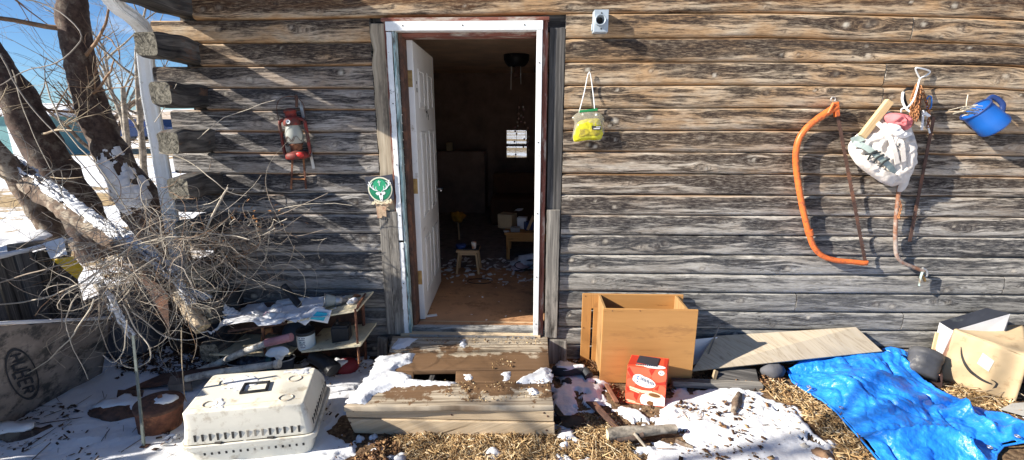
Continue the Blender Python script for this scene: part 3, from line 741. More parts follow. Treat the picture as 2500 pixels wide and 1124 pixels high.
# screws in the trim
b = MB()
for x, z in [(-.89, 1.85), (-.89, 1.45), (-.89, 1.1), (-.89, .6), (.066, .3), (.066, .66), (.066, 1.12), (.066, 1.6), (.066, 2.1), (-.8, 2.325), (-.42, 2.325), (-.03, 2.325)]:
    b.ball((x, -.0415 if x < 0 and z < 2.29 else -.0415, z), .0045, 8, (1, .5, 1))
b.build('screw', M['ink'], cabin)
# jambs
jag_plank('door_jamb', -.850, -.826, .02, .14, .20, 2.295, M['rust_dark'], cabin, .002, 11)
jag_plank('door_jamb', .053, .085, .03, .14, .20, 2.295, M['plank_tan'], cabin, .001, 12)
b = MB(); b.bb(-.85, .053, .03, .14, 2.272, 2.295); b.build('door_jamb', M['redpaint'], cabin)
b = MB(); b.hexa([(-.93, -.06, .185), (.10, -.06, .185), (.10, .13, .20), (-.93, .13, .20), (-.93, -.06, .208), (.10, -.06, .208), (.10, .13, .238), (-.93, .13, .238)]); b.build('threshold', M['riser'], cabin, bevel=.003)
b = MB(); b.bb(-.86, .06, -.068, -.061, .178, .214); b.build('threshold_strip', M['steel'], cabin)
# ---------------------------------------------------------------- the open door
hx0, hy0 = -.808, .135; fx, fy = -.842, .99
dd = V(fx - hx0, fy - hy0, 0); dl = dd.length; du = dd.normalized(); dn = V(du.y, -du.x, 0)   # dn points to the visible face (right)
def dp(u, o, z): return V(hx0, hy0, 0) + du * u + dn * o + V(0, 0, z)
door = MB(); TH = .022
door.hexa([dp(0, -TH, .245), dp(0, TH, .245), dp(dl, TH, .245), dp(dl, -TH, .245), dp(0, -TH, 2.268), dp(0, TH, 2.268), dp(dl, TH, 2.262), dp(dl, -TH, 2.262)])
do = door.build('door', M['white_door'], cabin, bevel=.003)
for i, (u0, u1, z0, z1) in enumerate([(.14, .36, 1.83, 2.10), (.50, .72, 1.83, 2.10), (.14, .36, 1.02, 1.66), (.50, .72, 1.02, 1.66), (.14, .36, .42, .86), (.50, .72, .42, .86)]):
    m = MB(); t = .016
    for a0, a1, b0, b1 in ((u0, u1, z0, z0 + t), (u0, u1, z1 - t, z1), (u0, u0 + t, z0 + t, z1 - t), (u1 - t, u1, z0 + t, z1 - t)):
        m.hexa([dp(a0, TH, b0), dp(a0, TH + .007, b0), dp(a1, TH + .007, b0), dp(a1, TH, b0), dp(a0, TH, b1), dp(a0, TH + .007, b1), dp(a1, TH + .007, b1), dp(a1, TH, b1)])
    m.hexa([dp(u0 + .04, TH, z0 + .04), dp(u0 + .04, TH + .005, z0 + .04), dp(u1 - .04, TH + .005, z0 + .04), dp(u1 - .04, TH, z0 + .04), dp(u0 + .04, TH, z1 - .04), dp(u0 + .04, TH + .005, z1 - .04), dp(u1 - .04, TH + .005, z1 - .04), dp(u1 - .04, TH, z1 - .04)])
    m.build('panel', M['white_door'], do, bevel=.003)
for z in (2.02, 1.28, .585):
    h = MB(); h.hexa([dp(-.0025, -.035, z - .055), dp(-.0025, .012, z - .055), dp(0, .012, z - .055), dp(0, -.035, z - .055), dp(-.0025, -.035, z + .055), dp(-.0025, .012, z + .055), dp(0, .012, z + .055), dp(0, -.035, z + .055)])
    h.tube([dp(-.006, -.03, z - .058), dp(-.006, -.03, z + .058)], .006, 8); h.build('hinge', M['brass'], do, bevel=.001)
h = MB(); hz_ = 1.145; h.tube([dp(dl - .07, TH, hz_), dp(dl - .07, TH + .055, hz_)], .009, 8); h.tube([dp(dl - .07, TH + .05, hz_), dp(dl - .18, TH + .055, hz_)], .008, 8); h.lathe([(0, .008), (.028, .006), (.03, 0)], Matrix.Translation(dp(dl - .07, TH, hz_)) @ dn.to_track_quat('Z', 'Y').to_matrix().to_4x4(), 14)
h.build('door_handle', M['steel'], do)
# house number sticker marks on the door
ft = MB()
def dpoly(u, z, pts, t=.0012):
    n = len(pts); vs = [dp(u + a, TH + .0005, z + b) for a, b in pts] + [dp(u + a, TH + .0005 + t, z + b) for a, b in pts]
    F = [list(range(n))[::-1], [n + i for i in range(n)]] + [[i, (i + 1) % n, n + (i + 1) % n, n + i] for i in range(n)]
    ft.add(vs, F)
for u, z, w_, h_ in [(.40, 1.80, .02, .05), (.40, 1.80, .05, .012), (.43, 1.765, .012, .04), (.46, 1.79, .015, .03), (.49, 1.77, .03, .012), (.50, 1.745, .012, .05), (.075, 1.99, .018, .02), (.07, 1.935, .026, .03)]:
    dpoly(u, z, [(0, 0), (w_, 0), (w_, h_), (0, h_)])
ft.build('number_marks', M['ink'], do)

# ---------------------------------------------------------------- downspout
ds = MB(); path = [W(262, -14, -.42), W(290, 20, -.36), W(318, 38, -.30), W(345, 62, -.20), W(360, 95, -.10)]
base = W(400, 400, .02)
path = path + [V(base.x + .02, -.0, 2.16), V(base.x, .0, 1.9), V(base.x, 0, .45)]
def rect_pipe(mb, pts, w, d, ribs=False):
    P = []
    for i in range(len(pts) - 1):
        seg = (pts[i + 1] - pts[i]).length; n = max(2, int(seg / .012)) if ribs else 1
        for q in range(n): P.append(pts[i].lerp(pts[i + 1], q / n))
    P.append(pts[-1])
    vs = []; n_ = 24; X = None
    for i, p in enumerate(P):
        t = (P[min(i + 1, len(P) - 1)] - P[max(i - 1, 0)]).normalized()
        X = V(1, 0, 0) if X is None else X; X = (X - t * X.dot(t)).normalized(); Y = t.cross(X)
        k = 1 + (.045 if (ribs and i % 2) else 0)
        for q in range(n_):
            a = 2 * math.pi * q / n_; ca, sa = math.cos(a), math.sin(a); e = .35
            cr = 1 + .07 * math.cos(q * math.pi)   # pressed corrugation
            vs.append(p + X * math.copysign(abs(ca) ** e, ca) * w / 2 * k * cr + Y * math.copysign(abs(sa) ** e, sa) * d / 2 * k * cr)
    F = [(i * n_ + q, i * n_ + (q + 1) % n_, (i + 1) * n_ + (q + 1) % n_, (i + 1) * n_ + q) for i in range(len(P) - 1) for q in range(n_)]
    mb.add(vs, F, None, 0, False)
rect_pipe(ds, path[:5], .075, .06, True); rect_pipe(ds, path[4:], .085, .065)
ds.build('downspout', M['white_metal'], cabin)
# ================================================================== helpers for things
def inflate(mb, outline, nrm, T, rings=14, wr=.006, wf=14, seed=0, mat=0, back=True, pw=2.2, centre=None, flat=.0):
    """a soft body: closed outline swollen along nrm, with creases"""
    O = [Vector(p) for p in outline]; n = Vector(nrm).normalized()
    c = sum(O, V(0, 0, 0)) / len(O) if centre is None else Vector(centre)
    # resample the outline
    P = []
    for i in range(len(O)):
        a, b_ = O[i], O[(i + 1) % len(O)]; k = max(1, int((b_ - a).length / .012))
        for q in range(k): P.append(a.lerp(b_, q / k))
    for _ in range(2): P = [(P[i - 1] + P[i] * 2 + P[(i + 1) % len(P)]) / 4 for i in range(len(P))]
    m = len(P)
    for side in ((1, -1) if back else (1,)):
        vs = []
        for r in range(rings + 1):
            s_ = 1 - r / rings; h = T * max(0, 1 - s_ ** pw) ** .5 if side > 0 else T * .25 * max(0, 1 - s_ ** pw) ** .5
            for p in P:
                q = c + (p - c) * s_
                w = mnoise.noise(q * wf + V(seed, 0, 0)); w2 = mnoise.noise(q * wf * 2.7 + V(0, seed, 0))
                cr = (1 - abs(w) * 2.2) * wr + w2 * wr * .5
                vs.append(q + n * side * (h + (cr * min(1, (1 - s_) * 6) if side > 0 else 0)))
        F = []
        for r in range(rings):
            for i in range(m):
                j = (i + 1) % m; f = (r * m + i, r * m + j, (r + 1) * m + j, (r + 1) * m + i); F.append(f if side > 0 else f[::-1])
        mb.add(vs, F, None, mat, True)
class Face:
    """a flat quad panel on which print is laid: u,v in 0..1"""
    def __init__(s, bl, br, tr, tl):
        s.c = [Vector(p) for p in (bl, br, tr, tl)]; s.n = (s.c[1] - s.c[0]).cross(s.c[3] - s.c[0]).normalized()
    def p(s, u, v, o=0):
        a = s.c[0].lerp(s.c[1], u); b_ = s.c[3].lerp(s.c[2], u); return a.lerp(b_, v) + s.n * o
    def poly(s, mb, pts, o=.0006, t=.0008, mat=0):
        n = len(pts); vs = [s.p(u, v, o) for u, v in pts] + [s.p(u, v, o + t) for u, v in pts]
        ar = sum(pts[i][0] * pts[(i + 1) % n][1] - pts[(i + 1) % n][0] * pts[i][1] for i in range(n))
        F = [list(range(n))[::-1], [n + i for i in range(n)]] + [[i, (i + 1) % n, n + (i + 1) % n, n + i] for i in range(n)]
        if ar < 0: F = [f[::-1] for f in F]
        mb.add(vs, F, None, mat)
    def ell(s, mb, cu, cv, ru, rv, o=.0006, t=.0008, n=28, mat=0, a0=0, a1=360, inner=0, rot=0):
        pts = []
        def P(a, k):
            x, y = ru * k * math.cos(a), rv * k * math.sin(a); return (cu + x * math.cos(rot) - y * math.sin(rot), cv + x * math.sin(rot) + y * math.cos(rot))
        if inner:
            for i in range(n):
                b0 = R(a0 + (a1 - a0) * i / n); b1 = R(a0 + (a1 - a0) * (i + 1) / n)
                s.poly(mb, [P(b0, inner), P(b0, 1), P(b1, 1), P(b1, inner)], o, t, mat)
        else: s.poly(mb, [P(R(a0 + (a1 - a0) * i / n), 1) for i in range(n)], o, t, mat)
    def stroke(s, mb, pts, w, o=.0012, t=.0008, mat=0):
        for i in range(len(pts) - 1):
            (x0, y0), (x1, y1) = pts[i], pts[i + 1]; d = math.hypot(x1 - x0, y1 - y0) or 1; nx, ny = -(y1 - y0) / d * w / 2, (x1 - x0) / d * w / 2
            s.poly(mb, [(x0 - nx, y0 - ny), (x1 - nx, y1 - ny), (x1 + nx, y1 + ny), (x0 + nx, y0 + ny)], o + i * 1e-5, t, mat)
def arc_pts(cx, cy_, r, a0, a1, n, f=1): return [(cx + r * math.cos(R(a0 + (a1 - a0) * i / n)), cy_ + r * f * math.sin(R(a0 + (a1 - a0) * i / n))) for i in range(n + 1)]
def smooth_path(pts, k=6):
    P = [Vector(p) for p in pts]; out = []
    for i in range(len(P) - 1):
        p0 = P[max(i - 1, 0)]; p1 = P[i]; p2 = P[i + 1]; p3 = P[min(i + 2, len(P) - 1)]
        for q in range(k):
            t = q / k; out.append(.5 * ((2 * p1) + (p2 - p0) * t + (2 * p0 - 5 * p1 + 4 * p2 - p3) * t * t + (3 * p1 - p0 - 3 * p2 + p3) * t ** 3))
    return out + [P[-1]]
def WP(lst, y): return [W(a, b, y) for a, b in lst]

# ================================================================== WOODEN STEP
st = thing('wooden_step', (-.45, -.45, 0), 'low wooden step platform with a gap in its boards under the open door', 'step')
mt = NT('step tread board', .8, .25); cu = mt.coord('UV', (1.2, 40, 1)); cu2 = mt.coord('UV', (4, 110, 1)); ob = mt.n('ShaderNodeNewGeometry').outputs['Position']
sp = mt.n('ShaderNodeSeparateXYZ'); mt.l(ob, sp.inputs[0])
f = mt.math('ADD', mt.math('MULTIPLY', mt.noise(cu, 1, 5, .65, .4), .7), mt.math('MULTIPLY', mt.noise(cu2, 1, 3, .6), .3))
c = mt.ramp(f, [(.36, (.10, .075, .05)), (.46, (.32, .26, .19)), (.56, (.50, .43, .33)), (.68, (.60, .54, .44))])
n1 = mt.n('ShaderNodeTexNoise'); n1.inputs['Scale'].default_value = 7; n1.inputs['Detail'].default_value = 6; n1.inputs['Roughness'].default_value = .68; mt.l(ob, n1.inputs['Vector'])
wy = mt.math('ADD', mt.math('MULTIPLY', mt.math('SUBTRACT', sp.outputs[1], -.79), 5.0), mt.math('MULTIPLY', mt.math('SUBTRACT', n1.outputs['Fac'], .5), 4.5))
wy2 = mt.math('SUBTRACT', 2.1, mt.math('ADD', mt.math('MULTIPLY', mt.math('ADD', sp.outputs[1], .62), 5.5), mt.math('MULTIPLY', mt.math('SUBTRACT', n1.outputs['Fac'], .5), 5)))
wet = mt.math('MULTIPLY', mt.ramp(wy, [(.0, 0.0), (.12, 1.0)]), mt.ramp(wy2, [(.0, 0.0), (.25, 1.0)]))
n2 = mt.noise(mt.coord('UV', (2.2, 16, 1)), 1, 5, .7)
wet = mt.math('MAXIMUM', wet, mt.math('MULTIPLY', mt.ramp(n2, [(.55, 0.0), (.66, 1.0)]), .6))
c = mt.mix(wet, c, mt.mix(f, (.06, .035, .02), (.26, .155, .085))); mt.setc(c)
rr = mt.ramp(wet, [(0, .85), (1, .5)]); mt.l(rr, mt.b.inputs['Roughness']); mt.bump(f, .5, .005); M['tread'] = mt.m
ZT = .2
def board_px(name, q, zt, th, mat, parent, n=14, sag=0):
    """a tread whose four top corners are given; slightly cupped"""
    a, b_, c_, d = [G(x, y, zt) for x, y in q]
    mb = MB(); vs = []; U = []; F = []; o = rng.random() * 20
    for i in range(n + 1):
        t = i / n; p0 = a.lerp(b_, t); p1 = d.lerp(c_, t)
        j0 = mnoise.noise(V(t * 9, o, 0)) * .004; j1 = mnoise.noise(V(t * 9, o, 5)) * .004
        z = mnoise.noise(V(t * 3, o, 9)) * .004
        for k in range(5):
            s_ = k / 4; p = p0.lerp(p1, s_) + V(0, j0 * (1 - s_) + j1 * s_, z - .003 * math.sin(math.pi * s_)); vs.append(p)
    m = n + 1
    for i in range(n):
        for k in range(4):
            F.append((i * 5 + k, (i + 1) * 5 + k, (i + 1) * 5 + k + 1, i * 5 + k + 1)[::-1])
            x0 = (vs[i * 5] - vs[0]).length; x1 = (vs[(i + 1) * 5] - vs[0]).length; w = (p1 - p0).length / 4
            U.append([(o + x0, o + k * w), (o + x1, o + k * w), (o + x1, o + (k + 1) * w), (o + x0, o + (k + 1) * w)][::-1])
    mb.add(vs, F, U, 0, True)
    ob_ = mb.build(name, mat, parent); s_ = ob_.modifiers.new('solid', 'SOLIDIFY'); s_.thickness = th; s_.offset = -1 if True else 1; b2 = ob_.modifiers.new('bevel', 'BEVEL'); b2.width = .004; b2.segments = 2; b2.limit_method = 'ANGLE'; return ob_
E0 = 4
for q in ([(958, 821), (1337, 822), (1339, 856), (950, 857)], [(948, 861), (1339, 860), (1342, 902), (934, 904)], [(1113, 906), (1342, 905), (1344, 932), (1112, 933)], [(925, 908), (1011, 907), (1008, 934), (905, 936)], [(900, 939), (1344, 936), (1352, 991), (838, 993)]):
    o_ = board_px('tread_board', q, ZT, .032, M['tread'], st)
YF = G(1352, 993, ZT).y
xl, xr = G(832, 993, ZT).x, G(1353, 993, ZT).x
rb = MB(); rb.hexa([(xl + .005, YF + .006, .098), (xr, YF + .006, .100), (xr, YF + .030, .100), (xl + .005, YF + .030, .098), (xl, YF + .006, .164), (xr, YF + .006, .165), (xr, YF + .030, .165), (xl, YF + .030, .164)])
rb.build('riser_board', M['riser'], st, bevel=.004)
rb = MB(); rb.hexa([(xl + .05, YF - .002, .0), (xr + .008, YF - .002, -.02), (xr + .008, YF + .02, -.02), (xl + .03, YF + .02, .0), (xl + .012, YF - .002, .094), (xr + .006, YF - .002, .093), (xr + .006, YF + .02, .093), (xl + .012, YF + .02, .094)])
rb.build('riser_board', M['riser'], st, bevel=.005)
rb = MB()
rb.plank((xr - .02, YF + .03, .085), (xr - .03, -.08, .085), .16, .03, (1, 0, 0)); rb.build('side_board', M['plank_grey'], st, bevel=.003)
rb = MB(); rb.plank((xl + .10, YF + .03, .085), (xl + .16, -.08, .085), .16, .03, (1, 0, 0)); rb.build('side_board', M['plank_grey'], st, bevel=.003)
for x in (-.6, -.28):
    rb = MB(); rb.plank((x, YF + .03, .09), (x, -.08, .09), .14, .03, (1, 0, 0)); rb.build('joist', M['plank_dark'], st)
rb = MB()
for x, z in [(-.42, .13), (.12, .135), (.115, .05), (.10, .155), (-.98, .14), (-1.0, .07)]: rb.ball((x, YF + .005 - (.008 if z < .09 else 0), z), .006, 8, (1, .4, 1))
rb.build('nail', M['rust_dark'], st)
# snow lying on the step
psn = [pix_poly(p, .21) for p in [[(972, 824), (1018, 823), (1002, 836), (985, 848), (955, 848)], [(925, 866), (1008, 860), (1000, 880), (975, 893), (962, 903), (1004, 912), (1006, 922), (1050, 925), (1108, 931), (1100, 939), (1015, 936), (960, 940), (915, 955), (885, 985), (850, 985), (850, 975), (880, 940), (910, 900)], [(1338, 890), (1346, 930), (1262, 931), (1270, 922), (1300, 905)], [(1122, 829), (1132, 825), (1138, 834), (1134, 846), (1125, 840)], [(1285, 945), (1305, 943), (1310, 955), (1290, 957)], [(1225, 910), (1245, 905), (1240, 928), (1228, 925)], [(1135, 913), (1150, 910), (1150, 922), (1140, 925)]]]
ax = np.arange(-1.14, .19, .007); ay = np.arange(-.90, -.04, .007); AX, AY = np.meshgrid(ax, ay)
sdp = np.full(AX.shape, -9.)
for p in psn: sdp = np.maximum(sdp, poly_sd(AX, AY, p))
sdp = sdp + (fbm(AX * 22 + 90, AY * 22 + 90, 3, 90) - .5) * .05
hole = (AX > G(1010, 920, .2).x - .01) & (AX < G(1112, 920, .2).x + .01) & (AY > G(1060, 931, .2).y) & (AY < G(1060, 904, .2).y)
SH = np.minimum(.016, sdp * .5) + (fbm(AX * 30, AY * 30, 3, 92) - .5) * .006
sp_ = grid_mesh('snow_on_step', AX, AY, .2 + SH, M['snow'], keep=(SH > -.004) & ~hole); kind(sp_, 'stuff', 'crusted snow lying on the boards of the wooden step')
# short boards flanking the step
b = MB(); p0, p1 = W(1338, 822, -.05), W(1386, 890, -.05); b.hexa([(p0.x + .005, -.085, -.02), (p1.x - .01, -.085, -.02), (p1.x - .01, -.05, -.02), (p0.x + .005, -.05, -.02), (p0.x + .005, -.07, .187), (p1.x - .012, -.07, .183), (p1.x - .012, -.04, .183), (p0.x + .005, -.04, .187)])
tag(b.build('wood_block', M['plank_grey'], None, bevel=.004), 'short grey plank upright against the wall right of the step', 'board')
b = MB(); b.hexa([(-1.11, -.085, -.02), (-1.035, -.085, -.02), (-1.035, -.05, -.02), (-1.11, -.05, -.02), (-1.10, -.07, .187), (-1.03, -.07, .18), (-1.03, -.04, .18), (-1.10, -.04, .187)])
tag(b.build('wood_block', M['plank_grey'], None, bevel=.004), 'short grey plank upright against the wall left of the step', 'board')

# ================================================================== LIGHT SOCKET BOX
c0 = W(1466, 54, -.05); t = thing('junction_box', (c0.x, 0, c0.z), 'pale grey metal outdoor electrical box with an empty round socket high on the wall', 'electrical box')
b = MB(); b.box((c0.x, -.035, c0.z), (.092, .055, .128)); b.build('box', M['grey_metal'], t, bevel=.006)
b = MB(); b.box((c0.x + .002, -.066, c0.z + .003), (.088, .006, .128)); b.build('cover_plate', M['grey_metal'], t, bevel=.002)
MR = Matrix.Translation((c0.x - .008, -.066, c0.z + .002)) @ Matrix.Rotation(R(90), 4, 'X')
b = MB(); b.lathe([(.030, 0), (.031, .035), (.0325, .045), (.029, .046), (.026, .040), (.0255, .004), (.012, .004), (.0, .004)], MR, 28); b.build('socket', M['grey_metal'], t)
b = MB(); b.lathe([(.017, .005), (.018, .014), (.015, .015), (.013, .006), (0, .006)], MR, 20, mat=0); b.build('socket_core', M['ink'], t)
for z in (.047, -.043):
    b = MB(); b.ball((c0.x + .002, -.070, c0.z + z), .005, 8, (1, .4, 1)); b.build('screw', M['ink'], t)
b = MB(); b.box((c0.x - .048, -.04, c0.z - .03), (.010, .04, .04)); b.build('knockout', M['grey_metal'], t, bevel=.002)

# ================================================================== FLY TRAP BAG
yb = -.045
hk = W(1438, 176, -.02); t = thing('fly_trap_bag', (hk.x, 0, W(1438, 350, -.02).z), 'clear plastic fly trap bag half filled with yellow liquid, hung right of the door', 'trap bag')
yel = NT('yellow liquid film', .15, .5); co = yel.coord('Object')
yel.setc(yel.ramp(yel.noise(co, 28, 4, .6), [(.35, (.55, .50, .02)), (.6, (.88, .84, .04))])); trn = yel.n('ShaderNodeBsdfTranslucent'); trn.inputs[0].default_value = (.8, .72, .05, 1); mx = yel.n('ShaderNodeMixShader'); mx.inputs[0].default_value = .25; yel.l(yel.b.outputs[0], mx.inputs[1]); yel.l(trn.outputs[0], mx.inputs[2]); yel.l(mx.outputs[0], yel.out.inputs[0])
b = MB(); inflate(b, WP([(1414, 273), (1436, 271), (1458, 272), (1468, 278), (1476, 290), (1473, 312), (1478, 322), (1470, 334), (1468, 346), (1434, 344), (1400, 349), (1397, 330), (1404, 300), (1402, 292), (1392, 291), (1398, 284)], yb), (0, -1, 0), .022, 10, .003, 30, 3)
b.build('pouch', glassy('clear film', (.84, .80, .66), .22, .12), t)
b = MB(); inflate(b, WP([(1412, 296), (1434, 290), (1464, 289), (1470, 312), (1474, 324), (1467, 343), (1434, 342), (1400, 348), (1399, 332), (1406, 310)], yb - .006), (0, -1, 0), .020, 8, .003, 34, 5, back=False)
b.build('liquid', yel.m, t)
b = MB(); inflate(b, WP([(1408, 311), (1434, 308), (1466, 310), (1471, 325), (1463, 336), (1434, 334), (1404, 341)], yb - .0085), (0, -1, 0), .0205, 8, .003, 34, 5, back=False)
b.build('dark_liquid', simple('murky yellow liquid', (.50, .42, .04), .25, .25, 30, (.25, .2, .05), .3), t)  # darker band low in the liquid
b = MB(); b.plank(W(1414, 273, yb), W(1459, 268, yb), .016, .02); b.build('clip', M['green_pl'], t, bevel=.003)
b = MB(); b.tube(smooth_path([W(1414, 274, yb), W(1426, 228, -.03), hk + V(0, -.012, 0), W(1448, 228, -.03), W(1452, 270, yb)], 4), .0035, 6); b.build('string', M['white_pl'], t)
p = W(1456, 313, yb - .028); fc = Face(p + V(-.029, 0, -.013), p + V(.029, 0, -.011), p + V(.029, 0, .013), p + V(-.029, 0, .013)); b = MB(); fc.poly(b, [(0, 0), (1, 0), (1, 1), (0, 1)]); lb = b.build('label', M['ink'], t)
b = MB()
for i in range(7): fc.poly(b, [(.2 + i * .1, .22), (.27 + i * .1, .22), (.27 + i * .1, .5), (.2 + i * .1, .5)], .0016)
fc.poly(b, [(.45, .7), (.95, .7), (.95, .82), (.45, .82)], .0016)
b.build('lettering', M['print_white'], lb)
for px in (1423, 1456): b = MB(); b.lathe([(.0, .002), (.007, .002), (.008, 0)], Matrix.Translation(W(px, 281, yb - .014)) @ Matrix.Rotation(R(90), 4, 'X'), 14); b.build('grommet', M['white_pl'], t)

# ================================================================== ORANGE BOW SAW
t = thing('bow_saw', (W(1950, 640, 0).x, 0, W(1950, 645, 0).z), 'orange tubular bow saw hung from a hook on the log wall', 'saw')
ys = -.055
P = smooth_path(WP([(2040, 262), (2012, 280), (1980, 303), (1956, 330), (1945, 360), (1943, 400), (1950, 455), (1961, 515), (1975, 570), (1987, 603), (2008, 625), (2040, 636), (2080, 640), (2117, 644)], ys), 6)
rad = [.0225 if i < 10 else .0205 - .003 * min(1, i / len(P)) for i in range(len(P))]; rad[-1] = .012; rad[-2] = .0155
b = MB(); b.tube(P, rad, 14); b.build('frame_tube', M['orange'], t)
b = MB(); b.tube([W(1974, 562, ys), W(1978, 574, ys)], .0245, 14); b.build('sleeve', M['orange'], t)
b = MB(); b.plank(W(2040, 250, ys - .005), W(2043, 285, ys - .005), .03, .026); b.tube([W(2035, 252, ys - .02), W(2022, 277, ys - .02)], .009, 8); b.build('tension_lever', M['orange'], t, bevel=.004)
A, B_ = W(2044, 280, ys), W(2112, 640, ys); b = MB(); dv = (B_ - A); nseg = 46; q = V(-dv.z, 0, dv.x).normalized(); vs = []; 
for i in range(nseg * 2 + 1):
    s_ = i / (nseg * 2); p = A + dv * s_; w0 = -.010 ; w1 = .009 + (.007 if i % 2 else 0)
    for y in (-.0008, .0008): vs += [p + q * w0 + V(0, y, 0), p + q * -w1 * -1 + V(0, y, 0)]
F = []
for i in range(nseg * 2):
    a = i * 4; c_ = a + 4; F += [(a, a + 1, c_ + 1, c_), (a + 2, c_ + 2, c_ + 3, a + 3), (a, c_, c_ + 2, a + 2), (a + 1, a + 3, c_ + 3, c_ + 1)]
b.add(vs, F); b.build('blade', M['rust_dark'], t)
b = MB(); b.box(W(2113, 640, ys), (.035, .012, .018)); b.build('blade_clip', M['orange'], t, bevel=.003)
b = MB(); hk = W(2034, 243, -.035); b.tube([hk + V(.014 * math.cos(R(a)), 0, .014 * math.sin(R(a))) for a in range(-60, 240, 20)], .003, 7); b.tube([hk + V(0, 0, .014), hk + V(0, .05, .016)], .003, 7)
tag(b.build('screw_hook', M['steel'], None), 'small steel screw hook carrying the orange bow saw', 'hook')

# ================================================================== CANVAS BAG WITH STICK
t = thing('canvas_bag', (W(2150, 440, 0).x, 0, W(2150, 455, 0).z), 'stuffed cream canvas bag with straps hanging on the wall right of the orange saw', 'bag')
b = MB(); inflate(b, WP([(2069, 356), (2083, 336), (2100, 322), (2122, 316), (2132, 296), (2138, 275), (2150, 268), (2172, 272), (2190, 285), (2215, 292), (2224, 325), (2230, 350), (2232, 385), (2226, 420), (2205, 448), (2178, 457), (2150, 446), (2112, 420), (2085, 395), (2072, 375)], -.05), (0, -1, 0), .085, 18, .026, 13, 2)
b.build('bag_body', M['canvas'], t)
b = MB(); inflate(b, WP([(2080, 385), (2100, 375), (2130, 392), (2165, 418), (2195, 430), (2178, 456), (2150, 446), (2112, 420), (2088, 400)], -.10), (0, -1, 0), .045, 10, .010, 20, 8); b.build('pocket', M['canvas'], t)
b = MB(); inflate(b, WP([(2198, 330), (2222, 330), (2231, 352), (2230, 400), (2218, 428), (2206, 420), (2200, 380)], -.10), (0, -1, 0), .04, 10, .006, 14, 12); b.build('side_flap', M['canvas'], t)
b = MB(); inflate(b, WP([(2160, 330), (2195, 335), (2212, 350), (2208, 380), (2192, 385), (2168, 370)], -.125), (0, -1, 0), .03, 9, .006, 18, 22); b.build('top_flap', M['canvas'], t)
# faint letters on the flap
b = MB(); fl = Face(W(2184, 372, -.162), W(2202, 377, -.162), W(2206, 352, -.162), W(2189, 348, -.162))
fl.stroke(b, [(.15, .15), (.15, .45)], .09); fl.stroke(b, [(.45, .55), (.2, .65), (.5, .75), (.3, .9), (.55, .95)], .09); fl.stroke(b, [(.35, .15), (.55, .3), (.35, .4)], .08); b.build('lettering', M['ink_faint'], t)
def strap(name, pts, w, mat, parent, th=.004, n=(0, -1, 0)):
    P = smooth_path(pts, 5); b = MB(); vs = []
    for i, p in enumerate(P):
        d = (P[min(i + 1, len(P) - 1)] - P[max(i - 1, 0)]).normalized(); q = d.cross(Vector(n)).normalized(); nn = Vector(n)
        vs += [p - q * w / 2, p + q * w / 2, p + q * w / 2 + nn * th, p - q * w / 2 + nn * th]
    F = []
    for i in range(len(P) - 1):
        for k in range(4): F.append((i * 4 + k, i * 4 + (k + 1) % 4, i * 4 + 4 + (k + 1) % 4, i * 4 + 4 + k))
    b.add(vs, F, None, 0, False); return b.build(name, mat, parent)
for i, ps in enumerate([[(2082, 350, -.10), (2110, 358, -.13), (2140, 380, -.15), (2170, 405, -.15), (2185, 425, -.12)], [(2078, 344, -.09), (2096, 338, -.10), (2105, 345, -.12)]]):
    strap('webbing_strap', [W(*p) for p in ps], .035, M['canvas_grey'], t)
for ps in [[(2118, 392, -.150), (2128, 375, -.156), (2142, 368, -.158)], [(2132, 398, -.155), (2142, 385, -.160), (2158, 378, -.16)], [(2148, 408, -.158), (2158, 396, -.162), (2172, 388, -.16)], [(2112, 378, -.143), (2150, 372, -.158)]]:
    strap('lashing', [W(*p) for p in ps], .012, M['canvas_dark'], t)
for ps in [[(2140, 300, -.12), (2165, 325, -.14), (2182, 365, -.16), (2190, 400, -.155)], [(2182, 318, -.13), (2200, 350, -.155), (2205, 395, -.15)]]:
    strap('shoulder_strap', [W(*p) for p in ps], .028, M['canvas'], t, .006)
b = MB(); inflate(b, WP([(2205, 420), (2222, 428), (2214, 455), (2200, 472), (2188, 470), (2195, 450)], -.06), (0, -1, 0), .02, 6, .004, 20, 31); b.build('loose_flap', M['canvas'], t)
b = MB(); b.plank(W(2104, 334, -.115), W(2172, 247, -.105), .046, .03)
tag(b.build('wooden_stick', M['stick'], None, bevel=.003), 'pale squared wooden stick poking out of the canvas bag', 'stick')
b = MB(); inflate(b, WP([(2156, 284), (2172, 276), (2195, 276), (2218, 282), (2221, 300), (2214, 318), (2196, 322), (2182, 310), (2166, 306)], -.12), (0, -1, 0), .05, 10, .022, 24, 4)
cl = b.build('pink_cloth', M['pink'], None); tag(cl, 'faded pink cloth stuffed in the mouth of the canvas bag', 'cloth')
b = MB(); inflate(b, WP([(2164, 302), (2180, 300), (2196, 324), (2222, 322), (2226, 330), (2205, 340), (2180, 336), (2166, 322)], -.135), (0, -1, 0), .04, 8, .016, 24, 14)
tag(b.build('white_cloth', M['white_cloth'], None), 'white cloth bunched just under the pink cloth', 'cloth')
